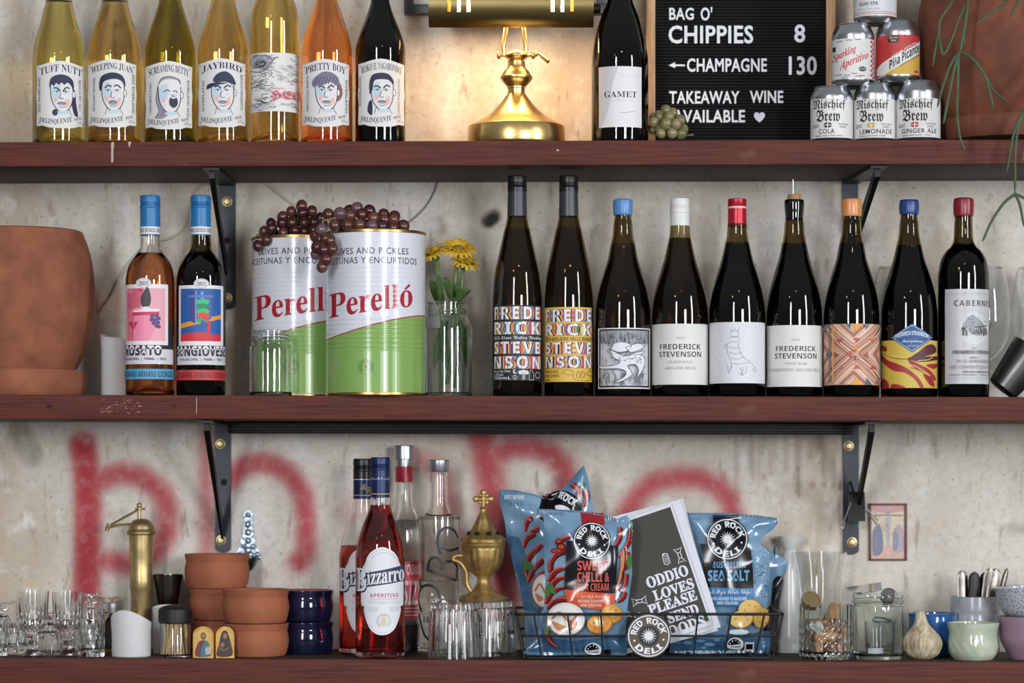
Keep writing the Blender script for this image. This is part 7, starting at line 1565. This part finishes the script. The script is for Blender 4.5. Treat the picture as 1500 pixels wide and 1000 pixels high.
def spk(m):
    nt = m.node_tree; tc = nt.nodes.new('ShaderNodeTexCoord'); v = nt.nodes.new('ShaderNodeTexVoronoi'); v.inputs['Scale'].default_value = 330; n = nt.nodes.new('ShaderNodeTexNoise'); n.inputs['Scale'].default_value = 120
    rp = nt.nodes.new('ShaderNodeValToRGB'); rp.color_ramp.elements[0].position = .24; rp.color_ramp.elements[1].position = .34; rp.color_ramp.elements[0].color = (.02, .02, .025, 1); rp.color_ramp.elements[1].color = (*lin((182, 184, 192)), 1)
    nt.links.new(tc.outputs['Object'], v.inputs['Vector']); nt.links.new(tc.outputs['Object'], n.inputs['Vector']); nt.links.new(v.outputs['Distance'], rp.inputs[0]); nt.links.new(rp.outputs[0], nt.nodes['Principled BSDF'].inputs['Base Color'])
spk(SPK)
CUPG = 'glazed ceramic cups and bowls at the right end'
def cup(label, c, yc, prof, m, rad=None, z=None, rot=None, foot=None):
    s = S(yc); L = on('low', c, yc) if z is None else (X(c, yc), yc, z); r = thing('ceramic_cup', label, 'cup', L, CUPG); h0 = prof[0][1]
    P = [(q * s, (h0 - y) * s) for q, y in cat_rom(prof, 5)]; inn = [((q - .0035), v) for q, v in reversed(P) if v > .007]
    bm = NB(); lathe(bm, [(0, 0)] + P + [(P[-1][0] - .0015, P[-1][1] + .0006)] + inn + [(0, .0065)], 72, rad); obj('cup_body', bm, m, r, ang=1.0)
    if rot: r.rotation_euler = rot
    return r
cup('cobalt blue glazed cup behind the garlic bulb', 1365.5, .125, [(26, 961), (33, 952), (36, 930), (36.5, 912), (36, 902), (36.5, 898)], BLUEG)
gp = cup('tall pale grey stoneware pot holding spoon and knife handles', 1428, .15, [(32, 960), (36, 950), (36.5, 920), (35.5, 900), (36, 893), (35.5, 874)], GRYS)
cup('celadon green cup with an uneven squarish body, in front of the grey pot', 1425.5, .05, [(27, 966.5), (33, 958), (35.5, 945), (34, 928), (36, 918), (37, 912)], CEL, lambda a_, z: 1 + .03 * math.cos(4 * a_ + .8) + (.012 * math.sin(14 * a_ + 300 * z) if .01 < z < .03 else 0))
mv = cup('mauve glazed cup under the speckled bowl at the right edge', 1508, .075, [(28, 966.5), (33, 958), (42, 940), (45.5, 920), (47, 906), (47, 904.5)], LIL)
s = S(.075); cup('black-speckled pale bowl tilted on top of the mauve cup', 1510, .075, [(30, 44), (40, 36), (47, 18), (50, 2), (50, 0)], SPK, None, mv.location.z + 62.2 * s, (0, -.06, 0))
SPN = 'spoon and knife handles standing in the grey stoneware pot'
def cutlery(label, px0, px1, ytop, yc, wd, m, kind):
    z0 = gp.location.z + .008; s = S(yc); L = (X(px0, yc), yc, z0); top = Vector((X(px1, yc) - L[0], random.uniform(-.006, .012), Z(ytop, yc) - z0))
    bm = NB(); ax = top.normalized(); sd = Vector((ax.z, 0, -ax.x)); dp = Vector((0, 1, 0)); sec = []
    for j in range(40):
        u = j / 39; hw = wd * (.35 + .65 * min(1, u * 1.5)) * (1 if u < .88 else math.sqrt(max(.004, 1 - ((u - .88) / .12) ** 2))); th_ = .0011 + (.002 if kind == 'knife' else 0)
        cpt = top * u; sec.append([bm.verts.new(cpt + sd * hw * math.cos(t) + dp * th_ * math.sin(t)) for t in [2 * PI * k / 10 for k in range(10)]])
    for A, B in zip(sec, sec[1:]):
        for k in range(10): bm.faces.new((A[k], A[(k + 1) % 10], B[(k + 1) % 10], B[k]))
    bm.faces.new(sec[0][::-1]); bm.faces.new(sec[-1]); tag(obj('teaspoon' if kind == 'spoon' else 'table_knife', bm, m, None, L), label, kind, SPN)
DST = mat('tarnished_steel', (118, 112, 106), .3, 1.0, var=.3, scale=50); HND = mat('dark_handle', (46, 42, 40), .4, .5)
cutlery('steel spoon handle, leftmost in the grey stoneware pot', 1412, 1411, 835, .145, .0085, DST, 'spoon'); cutlery('dark rounded knife handle, second from the left in the grey pot', 1424, 1428, 837, .14, .009, HND, 'knife'); cutlery('dark knife handle behind the middle of the grey pot', 1432, 1443, 838, .165, .007, HND, 'knife')
cutlery('steel spoon handle with a bright rounded end, left of the bright pair', 1436, 1451, 831, .15, .009, DST, 'spoon'); cutlery('steel spoon handle with a bright rounded end, right of the bright pair', 1440, 1461, 832, .142, .009, DST, 'spoon'); cutlery('thin steel knife handle leaning furthest right in the grey pot', 1444, 1477, 832, .155, .004, DST, 'knife')

# holy card and bulldog clip on the wall
yb = WALL - .002; s = S(yb); L = (X(1300, yb), WALL, Z(821, yb)); r = thing('picture_card', 'small faded picture card in a thin red-brown frame on the wall', 'picture', L)
x_ = lambda p: X(p, yb) - L[0]; z_ = lambda y: Z(y, yb) - L[2]
bm = NB()
for q in ((1272.5, 1276, 737, 821), (1325, 1328.5, 737, 821), (1272.5, 1328.5, 737, 740), (1272.5, 1328.5, 818, 821)): box(bm, x_(q[0]), x_(q[1]), -.004, -.0004, z_(q[3]), z_(q[2]), .0008)
obj('frame', bm, mat('red_brown_frame', (104, 56, 46), .5, var=.2), r, ang=.5)
a = Art(1300); a.rect(1275, 1326, 739, 819, (212, 196, 168)); a.poly([(1275, 739), (1326, 739), (1326, 748), (1300, 752), (1275, 748)], (196, 152, 148)); a.poly([(1275, 806), (1290, 798), (1326, 802), (1326, 819), (1275, 819)], (212, 172, 152))
a.line([(1279, 755), (1300, 754), (1323, 755)], 2.2, (134, 128, 128)); a.line([(1301, 744), (1301, 800)], 3, (150, 146, 150)); a.blob([(1297, 757), (1305, 757), (1304, 775), (1303, 795), (1299, 795), (1298, 775)], (176, 170, 176), 3)
a.blob([(1278, 780), (1284, 770), (1292, 776), (1293, 808), (1279, 812)], (120, 124, 146), 3); a.blob([(1312, 772), (1318, 768), (1324, 778), (1325, 804), (1310, 808)], (176, 160, 170), 3); a.blob([(1309, 778), (1314, 774), (1316, 800), (1308, 806)], (134, 142, 160), 3)
for k in range(40): x, y = random.uniform(1277, 1324), random.uniform(745, 816); a.ell(x, y, random.uniform(.6, 2), random.uniform(.6, 2), random.choice([(190, 186, 190), (150, 154, 166), (206, 178, 160)]), 8)
bm, ms = a.build(lambda x, py, off: (x * s, -.0012 - off, z_(py))); obj('picture_print', bm, ms, r, ang=.4)
yb = .2; s = S(yb); L = (X(1255, yb), yb, Z(763, yb)); r = thing('bulldog_clip', 'black bulldog clip with steel arms hanging from the bracket', 'clip', L); x_ = lambda p: X(p, yb) - L[0]; z_ = lambda y: Z(y, yb) - L[2]
bm = NB(); 
pr = [(-.014, 0), (.010, 0), (.004, z_(729)), (-.004, z_(720)), (-.007, z_(729))]
A = [bm.verts.new((x_(1243), p[0], p[1])) for p in pr]; B = [bm.verts.new((x_(1266), p[0], p[1])) for p in pr]
for k in range(5): bm.faces.new((A[k], A[(k + 1) % 5], B[(k + 1) % 5], B[k]))
bm.faces.new(A[::-1]); bm.faces.new(B); bmesh.ops.recalc_face_normals(bm, faces=bm.faces); obj('clip_body', bm, mat('black_clip', (20, 19, 18), .35, .3), r, ang=.5)
for P in ([(1245, 735), (1238, 755), (1231, 770), (1233, 775), (1236, 764)], [(1265, 741), (1278, 756), (1286, 764), (1284, 772), (1280, 764), (1266, 748)]):
    bm = NB(); tube(bm, cat_rom([(x_(p[0]), -.014, z_(p[1])) for p in P], 5), .0011, 8); obj('wire_arm', bm, STL, r)
bm = NB(); tube(bm, cat_rom([(x_(1252), .006, z_(728)), (x_(1250), .012, z_(715)), (x_(1249), .026, z_(706))], 5), .0018, 8); obj('hanging_hook', bm, IRONB, r)
